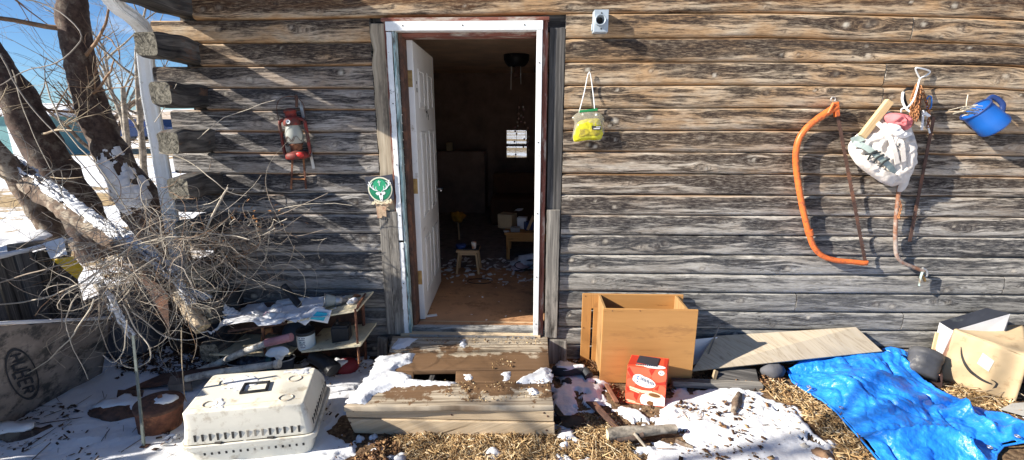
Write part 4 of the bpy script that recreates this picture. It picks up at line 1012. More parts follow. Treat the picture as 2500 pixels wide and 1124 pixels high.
# chain bundle
t = thing('chain_bundle', (W(2245, 310, 0).x, 0, W(2245, 320, 0).z), 'bundle of rusty orange chain hanging from a bent wire hook', 'chain')
def chain(pts, link=.019, w=.0028):
    P = [Vector(p) for p in pts]; L = [0]
    for i in range(1, len(P)): L.append(L[-1] + (P[i] - P[i - 1]).length)
    mb = MB(); s_ = 0; k = 0
    while s_ < L[-1] - link * .7:
        j = max(i for i in range(len(L)) if L[i] <= s_ + 1e-9); j = min(j, len(P) - 2)
        f = (s_ - L[j]) / max(1e-9, L[j + 1] - L[j]); p = P[j].lerp(P[j + 1], f); d = (P[j + 1] - P[j]).normalized()
        x = (V(1, .5, 0) if k % 2 else V(.6, -1, 0)); x = (x - d * x.dot(d)).normalized()
        ring = [p + d * (link * .62 * math.sin(R(a))) + x * (link * .34 * math.copysign(abs(math.cos(R(a))) ** .6, math.cos(R(a)))) + d * link * .5 for a in range(0, 360, 36)]
        mb.tube(ring, w, 5, closed=True); s_ += link * .82; k += 1
    return mb
for ps in [[(2240, 205, -.06), (2228, 255, -.09), (2222, 310, -.10)], [(2243, 208, -.07), (2234, 260, -.11), (2228, 306, -.12)], [(2247, 210, -.08), (2240, 262, -.115), (2238, 300, -.12)], [(2238, 208, -.05), (2226, 240, -.085), (2224, 280, -.12)], [(2250, 215, -.07), (2246, 250, -.10), (2240, 290, -.11)], [(2252, 222, -.06), (2262, 250, -.07), (2268, 275, -.07), (2266, 312, -.07)]]:
    chain([W(*p) for p in ps]).build('chain_strand', M['rust_orange'], t)
b = MB(); b.tube(smooth_path([W(2246, 193, -.03), W(2236, 172, -.05), W(2240, 166, -.06), W(2270, 174, -.03), W(2262, 184, -.03), W(2246, 193, -.055), W(2240, 215, -.09), W(2230, 245, -.12), W(2216, 262, -.12), W(2202, 266, -.11), W(2200, 274, -.10)], 5), .0045, 8)
tag(b.build('wire_hook', M['white_metal'], None), 'bent pale wire hanger hook above the rusty chains', 'hook')
b = MB()
for k in range(4): b.tube(smooth_path([W(2232, 218, -.05), W(2214 - k * 2, 216 + k * 2, -.06 - k * .004), W(2203 + k * 2, 232, -.06), W(2206 + k * 2, 255 - k * 2, -.065), W(2222, 268 + k * 2, -.07)], 5), .004, 6)
tag(b.build('cable_coil', M['cord'], None), 'coiled black cable hanging just left of the chains', 'cable')
b = MB(); b.tube(smooth_path([W(2205, 225, -.07), W(2203, 245, -.075), W(2212, 265, -.08), W(2226, 276, -.09)], 6), .007, 8)
tag(b.build('looped_cord', M['white_pl'], None), 'white cord looped in front of the black cable coil', 'cord')
b = MB(); 
b.tube(smooth_path([W(2268, 235, -.05), W(2274, 238, -.05), W(2273, 262, -.05), W(2264, 266, -.05), W(2262, 245, -.05), W(2268, 235, -.05)], 4), .004, 7)
tag(b.build('carabiner', M['blue_pl'], None), 'small blue carabiner beside the hanging chains', 'carabiner')
b = MB(); b.tube(smooth_path([W(2254, 270, -.06), W(2252, 300, -.08), W(2250, 318, -.085)], 5), .007, 7); b.tube(smooth_path([W(2266, 276, -.06), W(2264, 300, -.06), W(2270, 325, -.05)], 5), .005, 7); b.tube([W(2256, 275, -.07), W(2268, 284, -.07)], .010, 7)
tag(b.build('clip_straps', M['card_white'], None), 'white and green clip straps hanging below the chains', 'strap')
# rusty pipe saw
t = thing('rusty_bow_saw', (W(2200, 650, 0).x, 0, W(2200, 660, 0).z), 'old rusty pipe bow saw hanging behind the canvas bag', 'saw')
P = smooth_path(WP([(2196, 455), (2193, 480), (2187, 540), (2186, 590), (2189, 622), (2202, 640), (2226, 651), (2254, 662)], -.055), 6)
b = MB(); b.tube(P, .0125, 12); b.build('frame_tube', simple('rusty grey pipe', (.36, .30, .26), .55, .3, 20, (.26, .12, .07), .55, .2, metal=.2), t)
b = MB(); b.tube(smooth_path(WP([(2252, 655), (2262, 662), (2262, 674), (2256, 676)], -.06), 4), .008, 8); b.build('clamp', M['steel'], t)
b = MB(); b.tube(smooth_path(WP([(2252, 664), (2247, 680), (2244, 698)], -.065), 4), [.010, .010, .010, .009, .009, .008, .008, .008, .009], 8, flat=.5); b.build('lever', simple('verdigris lever', (.34, .44, .42), .5, .2, 20, (.2, .16, .12), .2), t)
b = MB(); b.tube([W(2252, 672, -.07), W(2258, 686, -.06)], .009, 8); b.build('wing_nut', M['brass'], t)
b = MB(); b.plank(W(2280, 285, -.035), W(2221, 590, -.03), .021, .003); b.build('blade', M['rust_dark'], t)
chain(WP([(2196, 490), (2200, 505), (2194, 530), (2198, 536)], -.075), .016, .0024).build('chain_scrap', M['rust_orange'], t)

# ================================================================== BLUE JUG
rc, bc = W(2382, 268, -.08), W(2430, 313, -.10); ax = (bc - rc); ax = (ax.normalized() + V(0, -.04, 0)).normalized(); L = .20
t = thing('blue_jug', bc, 'blue plastic jug with a sun faded side, hung tilted on the wall at right', 'jug')
Mx = Matrix.Translation(rc) @ ax.to_track_quat('Z', 'Y').to_matrix().to_4x4()
jm = NT('sun faded blue plastic', .4, .4); jo = jm.coord('Object', rnd=False); js = jm.n('ShaderNodeSeparateXYZ'); jm.l(jo, js.inputs[0])
jf = jm.math('ADD', jm.math('MULTIPLY', jm.math('ADD', jm.math('MULTIPLY', js.outputs[0], -1.0), jm.math('MULTIPLY', js.outputs[2], -1.0)), 6), jm.math('MULTIPLY', jm.noise(jo, 16, 4, .6), 1.0))
jm.setc(jm.mix(jm.ramp(jf, [(1.0, 0.0), (1.75, 1.0)]), (.012, .115, .44), (.33, .40, .47)))
MxJ = Mx @ Matrix.Scale(.9, 4)
b = MB(); b.lathe([(.088, 0), (.091, .004), (.087, .02), (.089, .10), (.094, .170), (.088, .182), (.0, .182)], MxJ, 36); b.lathe([(.088, 0), (.084, .006), (.083, .165), (0, .17)], MxJ, 36); b.build('jug_body', jm.m, t)
b = MB(); b.tube([MxJ @ V(.090 * math.cos(a), .090 * math.sin(a), 0) for a in [R(k * 12) for k in range(30)]], .005, 7, closed=True); b.build('rim', M['navy'], t)
up = MxJ.inverted().to_3x3() @ V(1, 0, .9); a0 = math.atan2(up.y, up.x)
hp = [MxJ @ V(r * math.cos(a0), r * math.sin(a0), z) for r, z in ((.088, .01), (.122, .012), (.135, .05), (.13, .10), (.09, .135))]
b = MB(); b.tube(smooth_path(hp, 6), .010, 9, flat=1.6); b.build('handle', M['navy'], t)
b = MB()
for k in range(16):
    s0 = rc + V(rng.uniform(-.02, .05), .0, rng.uniform(-.04, .03)); d = V(rng.uniform(-.16, -.06), rng.uniform(-.03, .02), rng.uniform(-.03, .03)); b.tube(smooth_path([s0, s0 + d * .5 + V(0, 0, .006), s0 + d], 3), .0022, 5)
b.tube(smooth_path([rc + V(-.03, 0, -.005), rc + V(-.07, -.01, .02), rc + V(-.075, -.01, .09)], 5), .003, 6)
tag(b.build('dry_stalks', M['card_white'] if False else simple('pale dry stalk', (.62, .55, .42), .85, .2, 20), None), 'dry pale stalks sticking out of the mouth of the blue jug', 'stalks')

# ================================================================== PARTICLE BOARD CABINET
t = thing('cabinet_carcass', (.8, -.15, 0), 'open topped orange brown particle board cabinet standing on the ground by the wall', 'cabinet')
fx0, fx1 = .500, 1.118; YC = -.300
def slab(name, x0, x1, y0, y1, z0, z1, mat, par, bev=.002):
    b = MB(); b.bb(x0, x1, y0, y1, z0, z1); return b.build(name, mat, par, bevel=bev)
slab('front_panel', fx0, fx1, YC - .008, YC + .008, .0, .540, M['cab'], t)
tp_ = W(1422, 716, -.03); tq = W(1668, 713, -.03)
slab('back_panel', tp_.x, .462, -.046, -.030, .0, tp_.z, M['cab'], t)
slab('back_panel', .478, tq.x, -.046, -.030, .0, tp_.z, M['cab'], t)
slab('back_panel', .462, .478, -.046, -.030, .43, tp_.z, M['cab'], t)
slab('side_panel', .508, .524, YC + .008, -.046, .0, tp_.z - .004, M['cab_in'], t)
b = MB(); b.hexa([(1.045, YC + .008, .0), (1.061, YC + .008, 0), (1.061, -.046, 0), (1.045, -.046, 0), (1.045, YC + .008, .538), (1.061, YC + .008, .538), (1.061, -.046, tp_.z - .003), (1.045, -.046, tp_.z - .003)]); b.build('side_panel', M['cab_in'], t, bevel=.002)
slab('shelf_panel', .524, 1.045, YC + .010, -.048, .10, .116, M['cab_in'], t)
for x, z in ((.415, .525), (.56, .527), (.74, .53), (.41, .28)):
    b = MB(); b.ball((x, -.0475 if x < .5 else YC - .009, z), .004, 8, (1, .5, 1)); b.build('screw', M['rust_dark'], t)

# ================================================================== COFFEE POD CARTON
bl, br = G(1527, 984, .0), G(1623, 996, .0); tl_, tr_ = G(1532, 893, .235), G(1629, 914, .235)
tbl, tbr = G(1542, 866, .238), G(1629, 880, .238)
t = thing('coffee_carton', bl.lerp(br, .5), 'red printed coffee carton with a white cup picture, leaning against the cabinet', 'carton')
bk = V(.03, .15, 0); tr_ = tl_ + (br - bl) * 1.0
tbr = tr_ + (tbl - tl_)
b = MB(); b.hexa([bl, br, br + bk, bl + bk, tl_, tr_, tbr, tbl]); b.build('carton_box', M['coffee_red'], t, bevel=.003)
F_ = Face(bl, br, tr_, tl_); FT = Face(tl_, tr_, tbr, tbl)
b = MB()
for cu_, cv_, r_ in ((.18, .88, .19), (.46, .86, .18), (.82, .82, .2), (.85, .42, .17), (.12, .12, .2), (.36, .16, .2), (.1, .55, .14)):
    pts = [(min(.995, max(.005, x)), min(.99, max(.005, y))) for x, y in arc_pts(cu_, cv_, r_, 0, 350, 22, .9)]
    F_.poly(b, pts, .0004 + cu_ * .0002, .0004)
b.build('leaf_print', M['coffee_light'], t)
def pieces(name, mat, lst):
    for fc_, pts, o_, t_ in lst:
        b_ = MB(); fc_.poly(b_, pts, o_, t_); b_.build(name, mat, t)
pieces('deep_print', M['coffee_deep'], [(F_, p_, .0010, .0004) for p_ in ([(.55, .95), (.62, .80), (.72, .99), (.62, .99)], [(.2, .75), (.05, .98), (.0, .9), (.1, .72)], [(.66, .6), (.98, .68), (.98, .60), (.8, .58)], [(.2, .3), (.36, .36), (.28, .10), (.2, .2)], [(.0, .35), (.1, .32), (.0, .5)], [(.7, .45), (.83, .58), (.8, .42)])] + [(FT, p_, .0006, .0004) for p_ in ([(.0, .1), (.25, .2), (.2, .9), (.02, .95)], [(.9, .1), (.99, .1), (.98, .9), (.88, .9)])])
b = MB(); F_.ell(b, .44, .62, .30, .135, .0018, .0005, rot=-.22); F_.ell(b, .30, .72, .14, .085, .0016, .0004); F_.ell(b, .865, .90, .075, .062, .0016, .0005)
F_.poly(b, [(.40, .04), (.36, .15), (.40, .27), (.52, .33), (.9, .33), (.985, .25), (.985, .04), (.7, .02), (.5, .015)], .0016, .0005)
FT.ell(b, .68, .12, .28, .15, .0016, .0005)
b.build('white_print', M['print_white'], t)
b = MB()
for pts in ([(.25, .74), (.30, .775), (.36, .77), (.30, .75), (.27, .72)], [(.24, .70), (.28, .665), (.34, .67), (.29, .685), (.26, .72)]): F_.poly(b, pts, .0036, .0005)
b.build('blue_print', M['print_blue'], t)
b = MB()
for i in range(9):
    u = .35 + i * .04; v = .70 - i * .014; hgt = (.09, .07, .095, .08, .07, .095, .05, .08, .06)[i]
    F_.poly(b, [(u, v - hgt / 2), (u + .018, v - hgt / 2), (u + .018, v + hgt / 2), (u, v + hgt / 2)], .0036, .0004)
    if i % 3 == 1: F_.poly(b, [(u, v + hgt / 2 - .012), (u + .035, v + hgt / 2 - .014), (u + .035, v + hgt / 2 - .004), (u, v + hgt / 2)], .0044, .0006)
F_.stroke(b, [(.42, .555), (.58, .52)], .014, .0036, .0004); F_.stroke(b, arc_pts(.215, .62, .03, 40, 320, 8), .008, .0036, .0004); F_.stroke(b, [(.25, .645), (.26, .60), (.28, .64), (.28, .60)], .008, .0036, .0004)
F_.stroke(b, [(.825, .90), (.85, .91), (.83, .885), (.86, .885)], .008, .0036, .0004); F_.stroke(b, [(.875, .91), (.905, .90), (.88, .885)], .008, .0036, .0004)
for k in range(9): FT.poly(b, [(.20 + k * .055, .12), (.235 + k * .055, .12), (.235 + k * .055, .20), (.20 + k * .055, .20)], .0036, .0004)
b.build('lettering', M['print_navy'], t)
pieces('cream_print', M['print_cream'], [(F_, [(.08, .47), (.40, .395), (.66, .40), (.64, .33), (.40, .325), (.08, .42)], .0022, .0004), (F_, [(.09, .405), (.34, .33), (.34, .30), (.09, .375)], .0022, .0004), (F_, [(.02, .115), (.25, .08), (.25, .06), (.02, .09)], .0022, .0004), (F_, [(.02, .08), (.38, .03), (.38, .012), (.02, .055)], .0022, .0004), (FT, [(.2, .09), (.62, .06), (.62, .20), (.2, .24)], .0012, .0003)])
b = MB(); F_.ell(b, .70, .305, .21, .075, .0036, .0005, rot=-.12); b.build('cup_rim', M['print_cream'], t)
b = MB(); F_.ell(b, .72, .30, .15, .05, .0046, .0006, rot=-.12); F_.poly(b, [(.53, .10), (.56, .03), (.70, .02), (.70, .12), (.60, .14)], .0036, .0005); b.build('coffee_print', M['print_brown'], t)
b = MB(); FT.poly(b, [(.20, .32), (.74, .12), (.76, .86), (.22, .92)], .0036, .002); b.build('opening', M['card_dark'], t)

# ================================================================== PLYWOOD AND BOARDS
A, B_, C_, D_ = G(1688, 908, .06), W(2152, 860, -.13), W(2087, 801, -.035), W(1742, 823, -.035)
def panel_from(name, q, th, mat, label=None, cat=None, parent=None, n=None, uvs=None, edge=None):
    a, b_, c_, d = [Vector(p) for p in q]; nn = (b_ - a).cross(d - a).normalized()
    mb = MB(); mb.hexa([a, b_, c_, d, a + nn * th, b_ + nn * th, c_ + nn * th, d + nn * th]); o = mb.build(name, [mat], parent, bevel=.0015)
    if label: tag(o, label, cat)
    return o
plm = NT('wavy grain plywood', .8, .2); pc = plm.coord('UV', (1.6, 5, 1)); pn = plm.noise(pc, 1, 5, .55, 1.6)  # tan plywood with wavy grain and dark flecks
wv = plm.math('FRACT', plm.math('MULTIPLY', pn, 9)); base_ = plm.ramp(wv, [(0, (.40, .33, .24)), (.5, (.48, .41, .31)), (.9, (.43, .36, .26)), (1, (.30, .24, .17))])
pg = plm.noise(plm.coord('UV', (3, 30, 1)), 1, 4, .6); base_ = plm.mix(plm.ramp(pg, [(.52, 0.0), (.75, .5)]), base_, (.36, .32, .26))
pd = plm.noise(plm.coord('UV', (7, 7, 1)), 1, 5, .7); base_ = plm.mix(plm.ramp(pd, [(.62, 0.0), (.72, .7)]), base_, (.16, .13, .09)); plm.setc(base_)
panel_from('plywood_sheet', (A, B_, C_, D_), .014, plm.m, 'weathered plywood sheet leaning low against the wall right of the cabinet', 'plywood')
panel_from('white_board', (G(1692, 892, .03), W(1712, 880, -.10), W(1752, 823, -.052), W(1690, 829, -.052)), .006, M['card_white'], 'white panel showing between the cabinet and the leaning plywood', 'panel')
b = MB(); b.plank(W(1722, 882, -.17), W(1757, 793, -.10), .009, .006); tag(b.build('thin_stick', M['plank_grey'], None), 'thin grey lath standing at the left end of the plywood', 'stick')
b = MB(); a_, c_ = G(1640, 934, .03), G(1860, 944, .03); b.plank(a_, c_, .05, .045, (0, 0, 1)); tag(b.build('lumber_piece', M['plank_grey'], None, bevel=.004), 'grey length of lumber on the ground under the plywood', 'board')
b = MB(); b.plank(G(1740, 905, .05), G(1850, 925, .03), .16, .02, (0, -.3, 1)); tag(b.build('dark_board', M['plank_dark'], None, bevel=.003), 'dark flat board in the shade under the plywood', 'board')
b = MB(); b.plank(G(1738, 942, .0), W(1748, 905, -.26), .022, .02); tag(b.build('prop_stick', M['plank_tan'], None), 'short stick propping up the plywood edge', 'stick')
b = MB(); b.ball(G(1885, 905, .05), .07, 14, (1.2, .8, .8), rough=.3); tag(b.build('dark_stone', simple('dark stone', (.10, .10, .11), .8, .3, 9), None), 'dark stone in the shade below the plywood', 'stone')

# ================================================================== BLUE TARPAULIN
TO = [(1922, 908, .03), (1950, 888, .07), (2000, 874, .12), (2060, 868, .15), (2110, 864, .17), (2160, 855, .18), (2192, 862, .17), (2210, 884, .12), (2226, 908, .10), (2262, 934, .09), (2295, 958, .06), (2345, 985, .05), (2420, 1006, .05), (2520, 1045, .04), (2600, 1080, .04), (2600, 1112, .03), (2500, 1082, .05), (2448, 1092, .02), (2432, 1112, .02), (2425, 1160, .02), (2420, 1230, .02), (2250, 1250, .02), (2165, 1150, .02), (2090, 1062, .02), (2040, 1007, .02), (2005, 978, .03), (1960, 952, .03), (1935, 935, .02)]
ow = [G(a, b_, z) for a, b_, z in TO]; op = [(p.x, p.y) for p in ow]
oi = op + [tuple(G(a, b_, z)[:2]) for a, b_, z in ((2080, 915, .17), (2140, 905, .19), (2150, 960, .13), (2060, 945, .11), (2210, 1020, .08), (2310, 1060, .06), (2150, 1080, .045))]
zi = [z for _, _, z in TO] + [.17, .19, .13, .11, .08, .06, .045]
x0, x1 = min(p[0] for p in op), max(p[0] for p in op); y0, y1 = min(p[1] for p in op), max(p[1] for p in op)
TXg, TYg = np.meshgrid(np.arange(x0, x1, .007), np.arange(y0, y1, .007))
num = 0; den = 0
for (px_, py_), z_ in zip(oi, zi): w_ = 1 / ((TXg - px_) ** 2 + (TYg - py_) ** 2 + .003) ** 1.6; num = num + w_ * z_; den = den + w_
base_z = num / den
wx = TXg + (fbm(TXg * 4 + 5, TYg * 4, 2, 77) - .5) * .25; wyy = TYg + (fbm(TXg * 4, TYg * 4 + 5, 2, 78) - .5) * .25
def ridge(x, y, s): return 1 - np.abs(2 * vnoise(x, y, s) - 1) * 1.0
cr = (ridge(wx * 3.7, wyy * 2.7 + 40, 80) ** 4 - .2) * .075 + (.55 - ridge(wx * 8 + 9, wyy * 6 + 9, 81) ** 3) * .030 + (.5 - ridge(wx * 19, wyy * 17 + 60, 82) ** 4) * .011 + (ridge(wx * 33 + 4, wyy * 30 + 60, 85) ** 4 - .3) * .006 + (vnoise(wx * 60, wyy * 60 + 90, 83) - .5) * .003
sdt = poly_sd(TXg, TYg, op) + (fbm(TXg * 12, TYg * 12 + 30, 2, 84) - .5) * .015
TZ = np.maximum(base_z + cr * np.clip(.35 + sdt * 8, 0, 1.1), gh(TXg, TYg) + .022)
tm = NT('blue tarpaulin', .32, .6); tco = tm.coord('Object', rnd=False)
tm.setc(tm.ramp(tm.noise(tco, 22, 5, .6), [(.3, (.010, .16, .66)), (.6, (.022, .25, .84)), (.8, (.10, .42, .93))]))
vt = tm.n('ShaderNodeTexVoronoi'); vt.inputs['Scale'].default_value = 42; tm.l(tco, vt.inputs['Vector'])
tm.bump(tm.math('ADD', tm.noise(tco, 45, 4, .6, 1.0), tm.math('MULTIPLY', vt.outputs['Distance'], .5)), .55, .010)
to = grid_mesh('blue_tarp', TXg, TYg, TZ, tm.m, keep=sdt > 0); so_ = to.modifiers.new('solid', 'SOLIDIFY'); so_.thickness = .003
tag(to, 'crumpled bright blue tarpaulin spread over the ground at lower right', 'tarp')
b = MB(); inflate(b, [W(1925, 880, -.22), W(1945, 872, -.2), W(1975, 878, -.2), W(1985, 905, -.26), W(1950, 925, -.3), W(1925, 915, -.28)], (0, -.5, 1), .014, 8, .02, 18, 4)
hm = MB(); hp_ = [p + V(0, 0, .012) for p in ow[16:] + ow[:1]]
hm.tube([V(p.x, p.y, p.z - .006) for p in hp_], .006, 6); hm.build('hem', tm.m, to)
for k in range(16, 28, 2):
    gm = MB(); p = ow[k]; c__ = V(2.2, -.6, .05); p = p + (c__ - p).normalized() * .03
    gm.tube([p + V(.011 * math.cos(R(a)), .011 * math.sin(R(a)), .03) for a in range(0, 360, 30)], .003, 6, closed=True); gm.build('grommet', M['steel'], to)
b = MB(); inflate(b, [W(2150, 852, -.04), W(2175, 846, -.03), W(2200, 852, -.03), W(2224, 868, -.05), W(2222, 885, -.10), W(2190, 880, -.12)], (0, -1, .5), .03, 8, .015, 18, 9); b.build('tarp_corner', tm.m, to)
b = MB(); inflate(b, [W(2195, 880, -.16), W(2222, 886, -.14), W(2226, 905, -.2), W(2215, 915, -.25), W(2200, 900, -.22)], (0, -1, .5), .02, 6, .006, 18, 19); tag(b.build('white_sack', M['white_cloth'], None), 'scrap of white sack between the tarp and the dark carton', 'sack')

# ================================================================== POT AND DARK CARTON
pc_ = W(2256, 886, -.22); axp = V(.35, .35, .55).normalized(); Mx = Matrix.Translation(pc_) @ axp.to_track_quat('Z', 'Y').to_matrix().to_4x4()
t = thing('grey_pot', pc_ - V(0, 0, .1), 'grey plastic plant pot tipped on its side between tarp and carton', 'pot')
b = MB(); b.lathe([(0, -.10), (.084, -.10), (.086, -.05), (.088, .03), (.094, .032), (.094, .075), (.089, .078), (.084, .066), (0, .064)], Mx, 32); b.build('pot_body', simple('dark grey pot plastic', (.085, .085, .09), .5, .2, 8, (.25, .24, .22), .15), t)
t = thing('dark_carton', W(2265, 930, -.3), 'dark brown open carton with a peach coloured torn flap below the grey pot', 'carton')
a = G(2228, 925, .02); b_ = G(2300, 948, .02)
b = MB(); b.hexa([a, b_, b_ + V(.10, .14, 0), a + V(.02, .16, 0), W(2228, 886, a.y), W(2302, 918, b_.y), b_ + V(.09, .14, .11), W(2240, 870, a.y + .14)]); b.build('carton_box', M['card_dark'] if False else simple('dark brown card', (.045, .024, .022), .7, .3, 9), t, bevel=.002)
FF = Face(a, b_, W(2302, 918, b_.y), W(2228, 886, a.y)); b = MB(); FF.poly(b, [(.42, .98), (.92, .99), (.80, .70), (.60, .66)], .001, .002); b.build('torn_patch', simple('peach torn card', (.52, .27, .18), .9, .15, 10), t)

# ================================================================== CARDBOARD BOXES
bl, br, tl_, tr_ = G(2292, 925, .02), G(2478, 985, .0), W(2330, 805, -.22), W(2512, 874, -.47)
tbl, tbr = W(2352, 800, -.12), W(2500, 794, -.14)
t = thing('cardboard_box', bl.lerp(br, .5), 'brown shipping carton with a black curved arrow print, slumped by the wall', 'cardboard box')
mb = MB()
FA = Face(bl, br, tr_, tl_)
def lump(u, v): return .012 * mnoise.noise(V(u * 3, v * 3, 4)) + .004 * mnoise.noise(V(u * 9, v * 9, 8))
mb.sheet(lambda u, v: FA.p(u, v, .0 + lump(u, v)), 26, 18); mb.build('front_side', M['cardboard'], t, solid=.004)
mb = MB(); FB = Face(tl_, tr_, tbr, tbl); mb.sheet(lambda u, v: FB.p(u, v, .002 - .03 * math.sin(u * 3.1) * v * (1 - v) + .008 * mnoise.noise(V(u * 4, v * 3, 1))), 18, 10); mb.build('top_flap', M['cardboard'], t, solid=.004)
mb = MB(); lb_ = bl + V(-.01, .15, .02); FC = Face(lb_, bl, tl_, tbl + V(-.03, 0, 0)); mb.sheet(lambda u, v: FC.p(u, v, .0), 6, 6); mb.build('left_side', simple('shaded card', (.36, .20, .14), .85, .1, 6), t, solid=.004)
mb = MB(); rb_ = br + V(.12, .18, 0); FD = Face(br, rb_, tbr + V(.06, .0, 0), tr_); mb.sheet(lambda u, v: FD.p(u, v, 0), 6, 6); mb.build('right_side', M['cardboard'], t, solid=.004)
b = MB()
cp = [(.155, .735), (.20, .58), (.28, .44), (.38, .335), (.50, .27), (.60, .245), (.675, .24)]; w_ = [.008, .03, .044, .052, .050, .040, .018]
def cv(pts, k=5): return [(p.x, p.y) for p in smooth_path([(x, y, 0) for x, y in pts], k)]
C2 = cv(cp); W2 = np.interp(np.linspace(0, 6, len(C2)), range(7), w_)
def surfpoly(pts, o=.006):
    vs = [FA.p(u, v, o + lump(u, v)) for u, v in pts]; b.add(vs, [list(range(len(vs)))])
for i in range(len(C2) - 1):
    (x0_, y0_), (x1_, y1_) = C2[i], C2[i + 1]
    def off(p, q, w, s_): d = math.hypot(q[0] - p[0], q[1] - p[1]) or 1; return (-(q[1] - p[1]) / d * w * s_, (q[0] - p[0]) / d * w * s_)
    ax_, ay_ = off(C2[max(i - 1, 0)], C2[i + 1], W2[i] / 2, 1); bx_, by_ = off(C2[i], C2[min(i + 2, len(C2) - 1)], W2[i + 1] / 2, 1)
    surfpoly([(x0_ - ax_, y0_ - ay_), (x1_ - bx_, y1_ - by_), (x1_ + bx_, y1_ + by_), (x0_ + ax_, y0_ + ay_)])
for pts in ([(.645, .325), (.70, .318), (.745, .285), (.745, .262), (.715, .272), (.69, .298), (.645, .312)], [(.715, .272), (.745, .262), (.735, .20), (.690, .155), (.705, .21)]): surfpoly(pts, .004)
b.build('arrow_print', M['ink'], t, solid=.0008)
tlm = simple('torn pale label', (.62, .60, .53), .8, .1, 20)
for (u0, u1, v0, v1, sk) in ((.43, .60, .50, .74, .10),):
    b = MB(); b.sheet(lambda u, v: FA.p(u0 + (u1 - u0) * u + sk * (v - .5) * .3, v0 + (v1 - v0) * v - sk * (u - .5) * .8, .0060 + lump(u0 + (u1 - u0) * u + sk * (v - .5) * .3, v0 + (v1 - v0) * v - sk * (u - .5) * .8)), 8, 8); b.build('torn_label', tlm, t)
t = thing('black_white_box', W(2380, 800, -.1), 'white box with a glossy black lid leaning behind the brown carton', 'box')
a, b_, c_, d_ = W(2294, 786, -.06), W(2327, 806, -.20), W(2467, 765, -.20), W(2408, 752, -.06)
b = MB(); nn = V(0, 0, -.004); b.hexa([a + nn, b_ + nn, c_ + nn, d_ + nn, a, b_, c_, d_]); b.build('lid', M['card_dark'], t, bevel=.001)
zb_ = .10
b = MB(); b.hexa([(b_.x - .02, b_.y + .03, zb_), (c_.x, c_.y + .03, zb_), (c_.x, c_.y + .036, zb_), (b_.x - .02, b_.y + .036, zb_), b_ + V(0, 0, -.006), c_ + V(0, 0, -.006), c_ + V(0, .006, -.006), b_ + V(0, .006, -.006)]); b.build('front_side', M['card_white'], t)
b = MB(); b.hexa([(a.x, a.y, zb_), (b_.x - .02, b_.y + .03, zb_), (b_.x - .015, b_.y + .033, zb_), (a.x + .005, a.y, zb_), a + V(0, 0, -.006), b_ + V(0, .0, -.007), b_ + V(.005, .004, -.007), a + V(.005, 0, -.006)]); b.build('end_side', M['card_white'], t)
b = MB(); b.hexa([(c_.x, c_.y, zb_), (c_.x + .10, c_.y + .15, zb_), (c_.x + .10, c_.y + .155, zb_), (c_.x, c_.y + .005, zb_), c_ + V(0, 0, -.01), d_ + V(.10, 0, -.06), d_ + V(.10, .005, -.06), c_ + V(0, .005, -.01)]); b.build('end_side', M['card_dark'], t)
b = MB(); a2, b2 = W(2284, 812, -.08), W(2302, 855, -.08); b.bb(a2.x, b2.x, -.085, -.075, b2.z, a2.z); b.build('edge_flap', M['cardboard'], t, bevel=.002)
t = thing('small_carton', W(2495, 860, -.25), 'corner of a dark lined brown carton at the far right behind the arrow box', 'carton')
b = MB(); a = W(2470, 858, -.24); b_ = W(2530, 822, -.12); b.hexa([(a.x, -.30, .05), (a.x + .35, -.30, .05), (a.x + .35, -.10, .05), (a.x, -.10, .05), (a.x, -.30, a.z - .04), (a.x + .35, -.30, a.z - .02), (a.x + .35, -.10, a.z + .05), (a.x, -.10, a.z + .03)]); b.build('carton_box', simple('dark red card', (.10, .035, .03), .8, .2, 8), t, bevel=.003)
b = MB(); b.plank((a.x, -.31, a.z - .035), (a.x + .35, -.31, a.z - .015), .05, .004); b.build('flap', M['cardboard'], t)

# ================================================================== FIREWOOD, PIPE, SCRAPS ON THE GROUND
def branch_log(name, pts, rad, mats, label, cat='log', group=None, rough=.5):
    b = MB(); P = smooth_path(pts, 6); r = np.interp(np.linspace(0, len(rad) - 1, len(P)), range(len(rad)), rad)
    b.tube(P, list(r), 12, rough=rough, caps=False)
    n = 12
    for i, rev in ((0, True), (len(P) - 1, False)):
        base = i * n; f = [b.v[base + k] for k in range(n)]
        b.add([Vector(q) for q in f], [list(range(n))[::-1] if rev else list(range(n))], None, 1)
    o = b.build(name, mats, None); return tag(o, label, cat, group)
branch_log('firewood', [G(1482, 1062, .045), G(1540, 1056, .045), G(1600, 1050, .04), G(1650, 1048, .035)], [.028, .030, .026, .022], [M['bark_grey'], M['cutwood']], 'forked grey firewood stick with a pale cut end on the snow', rough=.7)
branch_log('firewood', [G(1505, 1076, .02), G(1540, 1070, .025), G(1572, 1062, .05)], [.017, .019, .016], [M['bark_dark'], M['bark_dark']], 'short dark stub of wood under the forked firewood')
branch_log('twig_piece', [G(1548, 1058, .06), G(1565, 1078, .03), G(1576, 1092, .02)], [.009, .008, .006], [M['bark_grey'], M['cutwood']], 'thin grey twig crossing the forked firewood', 'stick')
branch_log('stick_piece', [G(1650, 1076, .02), G(1668, 1084, .022), G(1692, 1094, .02)], [.011, .012, .009], [M['bark'], M['cutwood']], 'short brown stick lying alone on the snow', 'stick')
branch_log('bark_piece', [G(1790, 1008, .02), G(1798, 985, .03), G(1806, 962, .03)], [.018, .025, .015], [M['bark'], M['bark']], 'upright strip of brown bark on the snow below the plywood', 'bark')
b = MB(); b.hexa([G(1430, 984, .02), G(1508, 1055, .02), G(1514, 1048, .02), G(1455, 985, .02), G(1430, 980, .045), G(1508, 1050, .035), G(1514, 1044, .04), G(1455, 980, .05)]); tag(b.build('wood_wedge', M['rust_dark'], None, bevel=.003), 'dark brown tapering wood wedge beside the straw', 'wood scrap')
